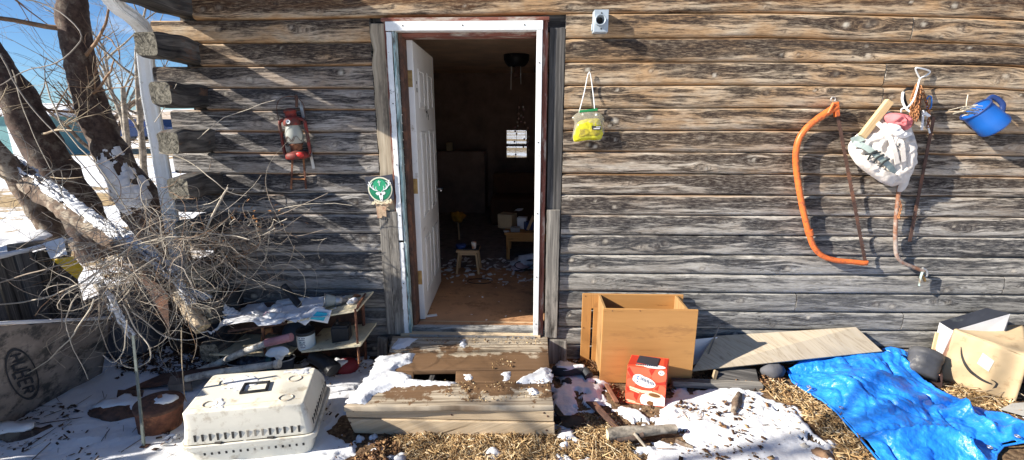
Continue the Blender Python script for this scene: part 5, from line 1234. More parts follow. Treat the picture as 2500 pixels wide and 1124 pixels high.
b = MB(); b.hexa([G(1475, 940, .02), G(1500, 985, .02), G(1508, 985, .02), G(1482, 940, .02), G(1475, 936, .04), G(1500, 980, .04), G(1512, 981, .04), G(1484, 936, .04)]); tag(b.build('wood_scrap', M['brick'], None, bevel=.003), 'small brown wood scrap by the left foot of the cabinet', 'wood scrap')
b = MB(); P = smooth_path([G(1352, 905, .05), G(1375, 908, .06), G(1400, 905, .06), G(1425, 905, .055), G(1438, 920, .04)], 6); b.tube(P, .034, 14, rough=.15); t = tag(b.build('rubber_hose', M['dark_rubber'], None), 'fat black rubber hose with snow on it right of the step', 'hose')
b = MB(); b.tube([p + V(0, .004, .022) for p in P[2:-5]], [.006] + [.024] * (len(P) - 9) + [.006], 10, rough=.5, flat=.8); tag(b.build('snow_cap', M['snow'], None), 'snow cap lying along the black hose', 'snow')
b = MB(); b.ball(G(1385, 935, .02), .035, 12, (1.2, .9, .8), rough=.5); tag(b.build('dark_lump', M['dirt_dark'], None), 'small dark lump in the snow below the black hose', 'stone')
b = MB(); b.ball(G(1395, 1030, .015), .055, 14, (1.7, .8, .5), rough=.9); tag(b.build('dirt_clod', simple('dark earth', (.07, .045, .03), .95, .4, 20), None), 'dark earth clod at the edge of the snow right of the step', 'clod')
b = MB(); b.hexa([G(1352, 1005, .02), G(1372, 1034, .015), G(1390, 1030, .015), G(1356, 990, .02), G(1352, 1000, .04), G(1372, 1030, .03), G(1386, 1027, .03), G(1356, 985, .05)]); tag(b.build('black_scrap', M['black_pl'], None, bevel=.003), 'black plastic scrap in the snow beside the step corner', 'scrap')
b = MB(); b.ball(G(2005, 1113, .01), .045, 14, (1.2, .9, .7), rough=.5); tag(b.build('brown_stone', M['stone'], None), 'rounded brown stone at the bottom edge by the tarp', 'stone')
b = MB(); b.ball(G(1965, 1095, .01), .03, 12, (1, .9, .8), rough=.6); tag(b.build('grey_stone', simple('grey stone', (.45, .42, .38), .9, .2, 20), None), 'small pale stone in the snow left of the tarp', 'stone')
b = MB(); b.ball(G(1843, 1053, .01), .022, 12, (1.3, .9, .6), rough=.4); tag(b.build('dark_stone', M['dirt_dark'], None), 'small dark stone alone on the snow below the plywood', 'stone')
b = MB(); b.hexa([G(2440, 1000, .02), G(2520, 1022, .02), G(2540, 980, .02), G(2470, 985, .02), G(2440, 1000, .035), G(2520, 1022, .035), G(2540, 980, .04), G(2470, 985, .04)]); tag(b.build('flat_rock', simple('cracked grey rock', (.42, .41, .38), .9, .2, 9, (.2, .18, .15), .2, .6), None, bevel=.006), 'flat grey cracked rock at the right edge behind the tarp', 'rock')
b = MB()
for k in range(5): p0 = G((2310, 2345, 2420, 2390, 2450)[k], (940, 948, 962, 985, 978)[k], .02); b.tube(smooth_path([p0 + V(-.08, .02, .0), p0 + V(.02 * k, -.05 + k * .02, .02 + .008 * k), p0 + V(.10 + .03 * (k % 3), -.02 * k, .015), p0 + V(.22, .05 - .03 * k, .01)], 5), .0018, 5)
b.tube([G(2430, 935, .06) + V(.025 * math.cos(R(a)), 0, .03 * math.sin(R(a))) for a in range(0, 360, 30)], .002, 5, closed=True)
tag(b.build('loose_wire', M['twig'], None), 'tangle of thin brown wire on the ground before the arrow box', 'wire')
# ================================================================== PET CARRIER
t = thing('pet_carrier', G(600, 1060, 0), 'cream plastic pet carrier with a black top handle lying on the snow', 'pet carrier')
ZT2 = .30
tfl, tfr, tbr, tbl = G(447, 1010, ZT2), G(737, 985, ZT2), G(768, 898, ZT2), G(523, 916, ZT2)
rfl, rfr, rbr = G(434, 1098, .125), G(770, 1064, .125), G(808, 943, .125); rbl = rfl + (rbr - rfr)
cen = (rfl + rfr + rbr + rbl) / 4
def inset(q, k, z=None):
    c_ = sum(q, V(0, 0, 0)) / 4; r = [c_ + (p - c_) * k for p in q]
    if z is not None: r = [V(p.x, p.y, z) for p in r]
    return r
def rquad(q, r=.16, n=5):
    """quad with rounded corners"""
    out = []
    for i in range(4):
        p = q[i]; a = q[i - 1]; b_ = q[(i + 1) % 4]; pa = p.lerp(a, r); pb = p.lerp(b_, r)
        for k in range(n + 1):
            s_ = k / n; out.append(pa * (1 - s_) ** 2 + p * 2 * s_ * (1 - s_) + pb * s_ ** 2)
    return out
def loft(mb, rings, mat=0, cap_top=True, cap_bot=False, smooth=False):
    n = len(rings[0]); vs = [p for r in rings for p in r]
    F = [(i * n + k, i * n + (k + 1) % n, (i + 1) * n + (k + 1) % n, (i + 1) * n + k) for i in range(len(rings) - 1) for k in range(n)]
    if cap_top: F.append([(len(rings) - 1) * n + k for k in range(n)])
    if cap_bot: F.append([k for k in range(n)][::-1])
    mb.add(vs, F, None, mat, smooth)
top = [tfl, tfr, tbr, tbl]; rim = [rfl, rfr, rbr, rbl]
lidb = inset(rim, .955)
mid = [lidb[i].lerp(top[i], .62) for i in range(4)]
for i in range(4): mid[i] = V(mid[i].x, mid[i].y, .225) + (mid[i] - cen) * V(1, 1, 0) * .0 if False else V(*(cen + (V(lidb[i].x, lidb[i].y, 0) - V(cen.x, cen.y, 0)) * .965)[:2], .215)
b = MB(); loft(b, [rquad([V(p.x, p.y, .134) for p in lidb], .07), rquad(mid, .07), rquad([m_i.lerp(t_i, .30) + V(0, 0, .010) for m_i, t_i in zip(mid, top)], .06), rquad([V(p.x, p.y, ZT2 - .006) for p in inset(top, 1.03)], .05), rquad(inset(top, 1.02, ZT2 - .001), .05), rquad(inset(top, .99, ZT2), .05)])
lid = b.build('lid', M['carrier'], t, bevel=.004)
b = MB(); low = inset(rim, .90)
loft(b, [rquad([V(p.x, p.y, .0) for p in low], .10), rquad([V(p.x, p.y, .105) for p in inset(rim, .955)], .10)], cap_top=False, cap_bot=True)
loft(b, [rquad([V(p.x, p.y, .104) for p in inset(rim, .955)], .10), rquad([V(p.x, p.y, .100) for p in inset(rim, 1.0)], .10), rquad([V(p.x, p.y, .128) for p in inset(rim, 1.012)], .10), rquad([V(p.x, p.y, .132) for p in inset(rim, .99)], .10), rquad([V(p.x, p.y, .128) for p in inset(rim, .95)], .10)], cap_top=False)
b.build('tray', M['carrier'], t, bevel=.002)
# ventilation slots, dark recesses standing a hair proud of the shell
def slots(fa, fb, z0, z1, n, w, nrm, skip=(), tilt0=0):
    for i in range(n):
        if i in skip: continue
        s_ = (i + .5) / n; p = fa.lerp(fb, s_); d = (fb - fa).normalized(); mb = MB(); nn = Vector(nrm)
        q = [p - d * w / 2 + V(0, 0, z0 - p.z), p + d * w / 2 + V(0, 0, z0 - p.z), p + d * w / 2 + V(0, 0, z1 - p.z), p - d * w / 2 + V(0, 0, z1 - p.z)]
        mb.add([a - nn * .004 for a in q] + [a + nn * .0012 for a in q], [(0, 3, 2, 1), (4, 5, 6, 7), (0, 1, 5, 4), (1, 2, 6, 5), (2, 3, 7, 6), (3, 0, 4, 7)]); mb.build('vent_slot', M['dirt_dark'] if i not in (7, 8, 9) else M['carrier_in'], t)
def side(a, b_, za, zb2, q0, q1, z):      # point pair on the sloping side at height z
    s_ = (z - za) / (zb2 - za); return a.lerp(q0, s_), b_.lerp(q1, s_)
L0 = [V(p.x, p.y, .134) for p in lidb]
fdir = (L0[1] - L0[0]).normalized(); fn = V(fdir.y, -fdir.x, 0)
a, b_ = side(L0[0], L0[1], .134, .215, mid[0], mid[1], .160); slots(a.lerp(b_, .07), a.lerp(b_, .93), .140, .186, 15, .011, fn)
rdir = (L0[2] - L0[1]).normalized(); rn = V(rdir.y, -rdir.x, 0)
a, b_ = side(L0[1], L0[2], .134, .215, mid[1], mid[2], .162); slots(a.lerp(b_, .08), a.lerp(b_, .95), .140, .190, 11, .011, rn)
B0 = inset(rim, .955, .1); Bl = [V(p.x, p.y, 0) for p in low]
a, b_ = Bl[0].lerp(B0[0], .72), Bl[1].lerp(B0[1], .72); slots(a.lerp(b_, .12), a.lerp(b_, .95), .064, .078, 15, .010, fn)
# groove lines and feet rings moulded in the lid
def tp2(u, v, z=ZT2): a = tfl.lerp(tfr, u); b_ = tbl.lerp(tbr, u); p = a.lerp(b_, v); return V(p.x, p.y, z)
for (px, py) in ((513, 988), (552, 934), (698, 972), (720, 925)):
    c_ = G(px, py, ZT2); mb = MB(); mb.tube([c_ + V(.036 * math.cos(R(a)), .030 * math.sin(R(a)), .001) for a in range(0, 360, 15)], .0042, 7, closed=True); mb.build('moulded_ring', simple('worn ring edge', (.50, .42, .31), .6, .3, 30, (.78, .74, .65), .5), t)
mb = MB(); mb.tube([tp2(.02, .1), tp2(.97, .13)], .0015, 5); mb.build('seam', simple('tan seam', (.55, .45, .30), .7, .2, 30), t)
h0, h1, h2, h3 = tp2(.46, .42), tp2(.78, .46), tp2(.80, .66), tp2(.50, .62)
h0, h1, h2, h3 = G(588, 962, ZT2), G(650, 955, ZT2), G(657, 935, ZT2), G(600, 940, ZT2)
mb = MB()
for p, q in ((h0, h1), (h1, h2), (h2, h3), (h3, h0)):
    d = (q - p).normalized() * .006; n_ = V(-d.y, d.x, 0) * 1.1
    mb.hexa([p - d - n_, q + d - n_, q + d + n_, p - d + n_] + [x + V(0, 0, .012) for x in (p - d - n_, q + d - n_, q + d + n_, p - d + n_)])
mb.build('handle', M['black_pl'], t, bevel=.002)
for s_ in (.28, .66):
    p = inset(rim, 1.0, .132)[0].lerp(inset(rim, 1.0, .132)[1], s_); mb = MB(); mb.box(p + V(0, .012, .003), (.035, .02, .01)); mb.build('latch', M['dirt_dark'], t, bevel=.002)
# powder snow on the lid
xs = np.arange(-1.95, -1.15, .006); ys_ = np.arange(-1.2, -.6, .006); XX, YY = np.meshgrid(xs, ys_)
pl = [pix_poly([(535, 925), (600, 915), (640, 925), (625, 945), (570, 955), (545, 950)], ZT2), pix_poly([(515, 978), (545, 975), (548, 995), (520, 1000)], ZT2), pix_poly([(680, 905), (758, 900), (752, 915), (700, 915)], ZT2)]
s_ = np.full(XX.shape, -9.)
for p in pl: s_ = np.maximum(s_, poly_sd(XX, YY, p))
s_ = s_ + (fbm(XX * 40 + 200, YY * 40 + 200, 3, 5) - .5) * .07 - .004
kind(grid_mesh('snow_on_carrier', XX, YY, ZT2 + np.minimum(.004, s_ * .4), M['snow'], keep=s_ > .0), 'stuff', 'thin powder snow on the lid of the pet carrier')

# ================================================================== RUSTY SHELF UNIT
t = thing('metal_shelf', (-1.6, -.25, 0), 'rusty metal shelf unit piled with junk and snow left of the door', 'shelf')
def Q(px, py, y): return W(px, py, y)
def shelfboard(name, fl, fr, y0, y1, th, mat, back=None):
    b = MB(); bl_, br_ = V(fl.x, y1, fl.z + .004), V(fr.x, y1, fr.z + .004)
    b.hexa([fl - V(0, 0, th), fr - V(0, 0, th), br_ - V(0, 0, th), bl_ - V(0, 0, th), fl, fr, br_, bl_]); return b.build(name, mat, t, bevel=.002)
shelf_edge = simple('yellowed shelf edge', (.62, .55, .38), .7, .15, 14, (.22, .15, .10), .25)
sf, sr = Q(628, 797, -.38), Q(872, 757, -.38)
lowerL = Q(505, 830, -.38)
shelfboard('top_shelf', Q(555, 808, -.38), Q(700, 788, -.38), -.38, -.05, .014, M['rust_dark'])
shelfboard('top_shelf', Q(701, 786, -.38), sr, -.38, -.05, .013, shelf_edge)
shelfboard('lower_shelf', Q(735, 858, -.40), Q(880, 842, -.40), -.40, -.06, .014, shelf_edge)
shelfboard('lower_shelf', Q(510, 865, -.36), Q(705, 868, -.36), -.36, -.06, .012, shelf_edge)
for (pa, pb, y, r) in (((867, 755), (877, 888), -.38, .007), ((884, 722), (893, 880), -.09, .012), ((640, 795), (650, 890), -.34, .010), ((560, 740), (575, 850), -.07, .012)):
    b = MB(); b.tube([Q(*pa, y), Q(*pb, y)], r, 8, rough=.3); b.build('post', M['rust'], t)
b = MB(); b.hexa([Q(868, 760, -.37), Q(868, 760, -.37) + V(.012, 0, 0), Q(888, 728, -.09) + V(.012, 0, 0), Q(888, 728, -.09), Q(872, 742, -.37), Q(872, 742, -.37) + V(.012, 0, 0), Q(890, 716, -.09) + V(.012, 0, 0), Q(890, 716, -.09)]); b.build('side_brace', M['rust'], t)
b = MB(); b.bb(-2.1, -1.2, -.055, -.045, .02, .44); b.build('back_sheet', M['rust_dark'], t)
# snow on the top shelf
xs = np.arange(-2.16, -1.05, .008); ys_ = np.arange(-.42, -.04, .008); XX, YY = np.meshgrid(xs, ys_)
zs = np.interp(XX, [Q(555, 808, -.38).x, sf.x, sr.x], [Q(555, 808, -.38).z, sf.z, sr.z])
m1 = np.clip((fbm(XX * 8 + 70, YY * 8 + 70, 3, 15) - .40) * .25, -.02, .02) + np.clip((-1.45 - XX) * .12, -.03, .035)
m1 = m1 + (fbm(XX * 20, YY * 20, 3, 16) - .5) * .008 - np.clip((-2.02 - XX) * .5 + (fbm(XX * 14 + 50, YY * 14 + 50, 3, 19) - .5) * .12, 0, 1)
kind(grid_mesh('snow_on_shelf', XX, YY, zs + m1, M['snow'], keep=m1 > -.002), 'stuff', 'snow drifted over the top of the rusty shelf')
def junk(b, name, mat, label, cat, bev=0): return tag(b.build(name, mat, None, bevel=bev), label, cat)
b = MB(); b.tube([Q(692, 698, -.10), Q(742, 760, -.18)], .024, 16); junk(b, 'black_pipe', M['black_pl'], 'short black pipe leaning on the wall above the rusty shelf', 'pipe')
# glass trouble lamp lying on its side
t2 = thing('work_lamp', Q(815, 745, -.22), 'old glass and metal work lamp lying on top of the rusty shelf', 'lamp')
p0, p1 = Q(792, 734, -.26), Q(848, 735, -.20); MxL = Matrix.Translation(p0) @ (p1 - p0).to_track_quat('Z', 'Y').to_matrix().to_4x4()
b = MB(); b.lathe([(.040, -.004), (.046, 0), (.042, .03), (.030, .075)], MxL, 24); b.build('glass_cup', M['globe'], t2)
b = MB(); b.lathe([(0, .01), (.020, .012), (.018, .04), (0, .045)], MxL, 14); b.build('bulb_core', M['rust'], t2)
b = MB(); b.lathe([(.030, .07), (.034, .075), (.034, .11), (.022, .115), (.020, .15), (0, .155)], MxL, 20); b.build('lamp_body', M['steel'], t2)
b = MB(); b.tube([MxL @ V(.047 * math.cos(R(a)), .047 * math.sin(R(a)), 0) for a in range(0, 360, 18)], .004, 6, closed=True); b.build('rim', M['steel'], t2)
b = MB()
b.tube(smooth_path([Q(838, 742, -.2), Q(856, 735, -.18), Q(866, 722, -.15), Q(880, 724, -.12)], 4), .010, 7, rough=.8); junk(b, 'bent_bracket', M['rust_orange'], 'bent rusty bracket on the right corner of the shelf top', 'bracket')
b = MB(); inflate(b, WP([(846, 740), (858, 728), (868, 724), (876, 732), (868, 745), (852, 750)], -.24), (0, -1, .4), .03, 7, .02, 40, 3); junk(b, 'paper_wad', M['paper'], 'crumpled pale paper wad beside the bent bracket', 'paper')
def paper(name, q, mat, label, amp=.012, nu=10, nv=8, seed=0, par=None):
    q = [Vector(p) for p in q]; F0 = Face(*q); b = MB(); b.sheet(lambda u, v: F0.p(u, v, amp * mnoise.noise(V(u * 2.5 + seed, v * 2.5, seed)) * 2), nu, nv); o = b.build(name, mat, par, solid=.0015)
    return tag(o, label, 'paper') if label else o
paper('loose_paper', [Q(668, 790, -.36), Q(735, 778, -.39), Q(745, 748, -.15), Q(690, 742, -.15)], M['paper'], 'creased white paper half buried on the snowy shelf top', .02, seed=2)
lf = paper('leaflet', [Q(752, 782, -.395), Q(800, 790, -.40), Q(810, 758, -.385), Q(770, 752, -.36)], M['paper'], 'white leaflet with a teal panel hanging over the shelf edge', .003, seed=5)
fc = Face(Q(757, 779, -.401), Q(790, 784, -.404), Q(800, 765, -.398), Q(774, 761, -.385)); b = MB(); fc.poly(b, [(0, 0), (1, 0), (1, 1), (0, 1)], .001, .001); b.build('teal_panel', M['teal'], lf)
paper('loose_paper', [Q(722, 783, -.38), Q(745, 795, -.40), Q(795, 752, -.32), Q(770, 745, -.28)], M['paper'], 'narrow white paper strip crossing the shelf edge', .006, seed=8)
b = MB(); b.tube([Q(652, 775, -.3) + V(.038 * math.cos(R(a)) * .6, .01 * math.sin(R(a)), .034 * math.sin(R(a))) for a in range(0, 360, 24)], .005, 6, closed=True); junk(b, 'pink_hoop', simple('faded pink plastic', (.56, .38, .44), .5, .2, 9), 'faded pink hoop standing in the snow on the shelf', 'hoop')
# things on the lower shelf
t2 = thing('label_can', Q(750, 852, -.33), 'dark lidded can with a pale blue printed label on the lower shelf', 'can')
c_ = Q(750, 851, -.33); MxC = Matrix.Translation(V(c_.x, -.33, c_.z + .003)); rr = .058
b = MB(); b.lathe([(0, 0), (rr * .9, 0), (rr, .012), (rr * 1.02, .118), (rr * 1.04, .122), (rr * 1.04, .128)], MxC, 32); b.build('can_body', M['tin'], t2)
b = MB(); b.lathe([(rr * 1.06, .112), (rr * 1.07, .118), (rr * 1.07, .132), (rr * 1.0, .136), (rr * .96, .130), (0, .130)], MxC, 32); b.build('lid', M['black_pl'], t2)
b = MB()
for r_ in range(6):
    for k in range(5):
        a = R(-108 + k * 8 + (r_ % 2) * 3); z = .03 + r_ * .013; rad_ = rr * 1.022
        if (r_ * 5 + k * 3) % 7 == 0: continue
        vs = [MxC @ V(rad_ * math.cos(a + da), rad_ * math.sin(a + da), z + dz) for da, dz in ((-.05, 0), (.05, 0), (.05, .006), (-.05, .006))]
        b.add(vs, [(0, 1, 2, 3)])
b.build('lettering', M['print_navy'], t2, solid=.0004)
t2 = thing('black_battery', Q(828, 845, -.30), 'black box shaped battery at the right of the lower shelf', 'battery')
p = Q(829, 843, -.33); b = MB(); b.box((p.x, -.28, p.z + .062), (.115, .09, .118), Matrix.Rotation(.12, 4, 'Z')); b.build('case', M['black_pl'], t2, bevel=.006)
b = MB(); b.box((p.x, -.28, p.z + .126), (.10, .075, .012), Matrix.Rotation(.12, 4, 'Z')); b.build('top_plate', M['dark_rubber'], t2, bevel=.003)
b = MB(); b.tube([(p.x - .02, -.29, p.z + .13), (p.x - .02, -.29, p.z + .155)], .011, 10); b.tube([(p.x - .035, -.25, p.z + .13), (p.x - .035, -.25, p.z + .15)], .009, 10); b.build('terminal', M['black_pl'], t2)
b = MB(); b.ball(Q(728, 815, -.20), .105, 20, (1.05, .8, .92)); junk(b, 'dark_basin', simple('dark grey enamel', (.06, .075, .10), .55, .25, 6), 'large dark grey round pot at the back of the shelf', 'pot')
b = MB(); b.tube(smooth_path([Q(640, 838, -.28), Q(642, 818, -.28), Q(652, 808, -.28), Q(664, 806, -.28)], 5), [.006] * 6 + [.010] * 10, 8, flat=1.8); junk(b, 'rusty_band', M['rust_orange'], 'curved orange rusty band standing on the left of the shelf', 'metal band')
b = MB(); inflate(b, WP([(645, 866), (660, 850), (690, 845), (706, 852), (708, 864), (694, 868), (690, 882), (680, 882), (672, 866), (658, 870)], -.42), (0, -1, 0), .022, 8, .01, 22, 3); junk(b, 'white_jug', M['white_pl'], 'battered white plastic jug lying in front of the shelf', 'jug')
b = MB(); b.tube([Q(655, 875, -.44), Q(657, 902, -.44)], .016, 12); b.tube([Q(655, 875, -.44), Q(657, 870, -.43)], .014, 12); junk(b, 'teal_pipe', simple('dark teal pipe', (.03, .09, .10), .5, .3, 20), 'short dark teal pipe standing by the white jug', 'pipe')
# wire rim basket
c_ = G(637, 878, .16); t2 = thing('wire_basket', V(c_.x, c_.y, .02), 'dark oval tub with a pale wire rim in front of the rusty shelf', 'tub')
ring = [c_ + V(.235 * math.cos(R(a)), .085 * math.sin(R(a)) , .02 * math.cos(R(a))) for a in range(0, 360, 10)]
b = MB(); b.tube(ring, .0045, 7, closed=True); b.build('rim', M['steel'], t2)
b = MB(); loft(b, [[V(c_.x + (p.x - c_.x) * k, c_.y + (p.y - c_.y) * k, z if z is not None else p.z - .002) for p in ring] for k, z in ((.72, .03), (.9, .08), (.985, None))], cap_top=False, cap_bot=True, smooth=True); b.build('tub_body', M['card_dark'], t2, solid=.003)
b = MB(); inflate(b, [c_ + V(.17 * math.cos(R(a)) - .02, .05 * math.sin(R(a)), -.03) for a in range(0, 360, 24)], (0, 0, 1), .03, 7, .03, 22, 6, back=False); b.build('contents', simple('black film', (.04, .045, .06), .3, .4, 18), t2)
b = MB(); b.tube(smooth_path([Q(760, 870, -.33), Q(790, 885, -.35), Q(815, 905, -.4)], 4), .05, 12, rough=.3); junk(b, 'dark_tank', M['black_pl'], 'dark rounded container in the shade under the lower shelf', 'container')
t2 = thing('red_bowl', G(840, 898, 0), 'upturned dark red bowl with snow on it below the shelf', 'bowl')
c_ = G(842, 895, .03); b = MB(); b.ball(c_, .10, 22, (1, .8, .62)); b.build('bowl_shell', simple('dark red plastic', (.24, .03, .04), .45, .2, 12), t2)
b = MB(); b.ball(c_ + V(-.02, -.012, .022), .075, 16, (.9, .7, .6), rough=.5); b.build('snow_cap', M['snow'], t2)

# ================================================================== PIPES LYING IN FRONT
pm = simple('grimy cream pipe', (.60, .57, .50), .6, .2, 22, (.22, .20, .18), .35)
t = thing('cream_pipe', G(580, 910, 0), 'dirty cream plastic pipe resting on the back of the pet carrier', 'pipe')
P = smooth_path([G(455, 925, .10), G(520, 912, .13), G(600, 900, .17), G(672, 890, .20)], 5)
b = MB(); b.tube(P, .023, 14); b.build('pipe_tube', pm, t)
b = MB(); b.tube([P[-1], P[-1] + (P[-1] - P[-3]).normalized() * .03], .028, 16); b.build('end_collar', pm, t)
t = thing('long_pole', G(500, 905, 0), 'long dirty white pole with a pink sleeve slanting across the shelf', 'pole')
P = [G(440, 925, .03), G(520, 893, .09), W(590, 862, -.42), W(652, 838, -.42)]
b = MB(); b.tube(smooth_path(P, 4), .023, 14, rough=.1); b.build('pole_tube', pm, t)
b = MB(); b.tube([W(650, 838, -.42), W(712, 823, -.42)], .027, 16); b.build('pink_sleeve', simple('faded maroon sleeve', (.42, .20, .22), .55, .25, 14), t)
# ================================================================== RUSTY CAN, PAN, TWISTED SHEET, STAKE
c_ = G(393, 1045, 0); t = thing('rusty_drum', V(c_.x, c_.y, 0), 'small rusty lidded steel drum with snow on top left of the carrier', 'drum')
MxD = Matrix.Translation(V(c_.x, c_.y, -.01)) @ Matrix.Rotation(.10, 4, 'Y'); r = .115
b = MB(); b.lathe([(0, 0), (r * .86, 0), (r * .92, .02), (r, .155), (r * 1.04, .162), (r * 1.03, .172)], MxD, 36); b.build('drum_body', M['rust'], t)
b = MB(); b.lathe([(r * 1.05, .166), (r * 1.05, .178), (r * .97, .182), (r * .6, .195), (r * .15, .20), (0, .20)], MxD, 36); b.build('drum_lid', M['rust_dark'], t)
b = MB(); b.tube([MxD @ V(.0, .01, .2), MxD @ V(0, .01, .225)], .012, 10); b.build('knob', M['rust_dark'], t)
b = MB(); b.ball(MxD @ V(.03, .01, .195), .065, 16, (1, .75, .22), rough=.5); b.build('snow_cap', M['snow'], t)
c_ = G(290, 1010, .0); t = thing('rusty_pan', V(c_.x, c_.y, 0), 'flat dark rusty pan heaped with snow near the leaning sheet', 'pan')
b = MB(); b.ball(V(c_.x, c_.y, .01), .14, 24, (1.15, .75, .42), rough=.25); b.build('pan_body', M['rust_dark'], t)
b = MB(); b.ball(V(c_.x, c_.y + .035, .045), .13, 20, (1.1, .6, .26), rough=.6); b.build('snow_cap', M['snow'], t)
def slabp(name, pts, th, mat, label, cat, nrm=None):
    p = [Vector(a) for a in pts]; o = tag(None or (lambda b: (b.hexa(p[:4] + [a + V(0, 0, th) for a in p[:4]]), b.build(name, mat, None, bevel=.003))[1])(MB()), label, cat); return o
slabp('rusty_sheet', [G(300, 958, .02), G(440, 935, .06), G(560, 895, .12), G(400, 915, .05)], .012, M['rust_dark'], 'long dark rusty sheet lying behind the drum and pan', 'metal sheet')
slabp('rusty_sheet', [G(285, 972, .03), G(348, 972, .05), G(352, 955, .08), G(288, 955, .05)], .01, M['rust_dark'], 'small dark rusty plate just behind the pan', 'metal sheet')
slabp('brick_block', [G(412, 958, .03), G(470, 955, .03), G(468, 930, .03), G(418, 935, .03)], .05, simple('grey brown block', (.20, .16, .13), .9, .3, 12), 'short grey brown block between the drum and the carrier', 'block')
c_ = G(412, 1072, .02); b = MB(); b.tube([c_ + V(.035 * math.cos(R(a)), .025 * math.sin(R(a)), .012 * math.sin(R(a) + 1)) for a in range(0, 330, 18)], .008, 8); junk(b, 'white_ring', M['card_white'], 'broken white plastic ring in the snow below the drum', 'ring')
t = thing('steel_stake', G(350, 1100, 0), 'thin steel fence stake driven upright in the snow left of the drum', 'stake')
b = MB(); b.plank(G(350, 1102, 0) - V(0, 0, .03), W(325, 820, -1.0), .014, .004); b.plank(G(350, 1102, 0) + V(0, .006, -.03), W(325, 820, -.994), .004, .014); b.build('stake_rail', simple('green grey stake', (.12, .14, .13), .6, .3, 20, (.30, .30, .28), .15), t)
b = MB(); p = G(354, 1092, .02); b.box(p, (.04, .03, .02)); b.build('foot_plate', M['rust_dark'], t, bevel=.002)
b = MB(); b.tube(smooth_path([W(443, 800, -.75), W(444, 880, -.78), W(450, 960, -.8), G(455, 980, .1)], 4), .0028, 5); junk(b, 'hanging_wire', M['twig'], 'single thin wire hanging straight down behind the carrier', 'wire')
b = MB(); P = [G(-60, 1075, .03), G(20, 1062, .035), G(80, 1060, .03), G(128, 1046, .02)]; b.tube(smooth_path(P, 5), [.05] * 6 + [.045] * 6 + [.03] * 4, 10, rough=1.0, flat=.7); junk(b, 'rotten_log', M['bark_dark'], 'dark rotten log with snow on it at the lower left', 'log')
b = MB(); b.tube([p + V(0, .01, .035) for p in smooth_path(P[:3], 5)], [.045] * 6 + [.035] * 4 + [.008], 10, rough=.6, flat=.6); junk(b, 'snow_cap', M['snow'], 'snow cap lying along the rotten log', 'snow')

# ================================================================== LEANING STAMPED SHEET, FENCE BOARDS
P1, P0 = G(246, 918, 0), G(60, 1022, 0); P0 = P1 + (P0 - P1) * 1.9
T1, T0 = W(165, 736, -.35), W(0, 770, -.92); T0 = T1 + (T0 - T1) * 1.7
q = [P0, P1, T1, T0]; nn = (P1 - P0).cross(T0 - P0).normalized()
T0 = T0 - nn * (T0 - P0).dot(nn); T1 = T1 - nn * (T1 - P0).dot(nn)
sb = MB(); fs = Face(P0, P1, T1, T0); bk = fs.n * -.012
nU, nV_ = 30, 14
sb.sheet(lambda u, v: fs.p(u, v, 0) + fs.n * .006 * mnoise.noise(V(u * 3, v * 3, 0)) + V(0, 0, .012 * mnoise.noise(V(u * 14, 3, 3)) if v > .95 else 0), nU, nV_)
stp = thing('stamped_sheet', (P0 + P1) / 2, 'brown fibreboard sheet with a faded oval stamp leaning at the far left', 'board')
sb.build('sheet', M['osb'], stp, solid=.012)
# oval stamp with five upright letters, laid on the sheet and turned on its side
def onsheet(px, py):
    r = _ray(px, py); k = (P0 - CAM).dot(fs.n) / r.dot(fs.n); return CAM + r * k
oc = onsheet(51, 914); ux = (onsheet(70, 965) - onsheet(32, 863)); uy = (onsheet(84, 905) - onsheet(20, 925))
b = MB()
def sp(a, c_): return oc + ux * a + uy * c_ + fs.n * .013
def ring(a0, a1, ra, rb, w):
    for i in range(40):
        x0, x1 = 2 * math.pi * i / 40, 2 * math.pi * (i + 1) / 40
        vs = [sp(ra * k * math.cos(x), rb * k * math.sin(x)) for x, k in ((x0, 1 - w), (x0, 1 + w), (x1, 1 + w), (x1, 1 - w))]; b.add(vs, [(0, 1, 2, 3)])
ring(0, 0, .58, .52, .05)
def st(x0, y0, x1, y1, w=.022):
    a = sp(x0, y0); c_ = sp(x1, y1); d = (c_ - a).normalized(); s_ = fs.n.cross(d) * .006; b.add([a - s_, c_ - s_, c_ + s_, a + s_], [(0, 1, 2, 3)])
letters = {'H': [(0, 0, 0, 1), (1, 0, 1, 1), (0, .5, 1, .5)], 'U': [(0, 1, 0, .1), (0, .05, 1, .05), (1, .1, 1, 1)], 'B': [(0, 0, 0, 1), (0, 1, .9, 1), (0, .5, .9, .5), (0, 0, .9, 0), (.95, .1, .95, .45), (.95, .55, .95, .95)], 'E': [(0, 0, 0, 1), (0, 1, 1, 1), (0, .5, .8, .5), (0, 0, 1, 0)], 'R': [(0, 0, 0, 1), (0, 1, .9, 1), (0, .5, .9, .5), (.95, .55, .95, .95), (.4, .5, 1, 0)]}
for i, ch in enumerate('HUBER'):
    x0 = -.46 + i * .19; hh = .30 - .05 * abs(i - 2)
    for a0, b0, a1, b1 in letters[ch]: st(x0 + a0 * .13, hh * (2 * b0 - 1), x0 + a1 * .13, hh * (2 * b1 - 1))
b.build('oval_stamp', M['ink_faint'], stp, solid=.0008)
b = MB(); b.tube([T0.lerp(T1, k / 12) + V(0, 0, .014) for k in range(13)], .010, 6, rough=.8); b.build('snow_rim', M['snow'], stp)
# dark grey barrel behind it
b = MB(); c_ = G(300, 905, 0); b.lathe([(0, 0), (.19, 0), (.21, .03), (.21, .5), (.19, .53), (0, .53)], Matrix.Translation(V(c_.x - .12, c_.y + .32, -.02)) @ Matrix.Rotation(-.35, 4, 'Y'), 32); junk(b, 'grey_barrel', simple('dark grey barrel', (.10, .10, .115), .6, .3, 6), 'dark grey barrel leaning in the shade behind the stamped sheet', 'barrel')
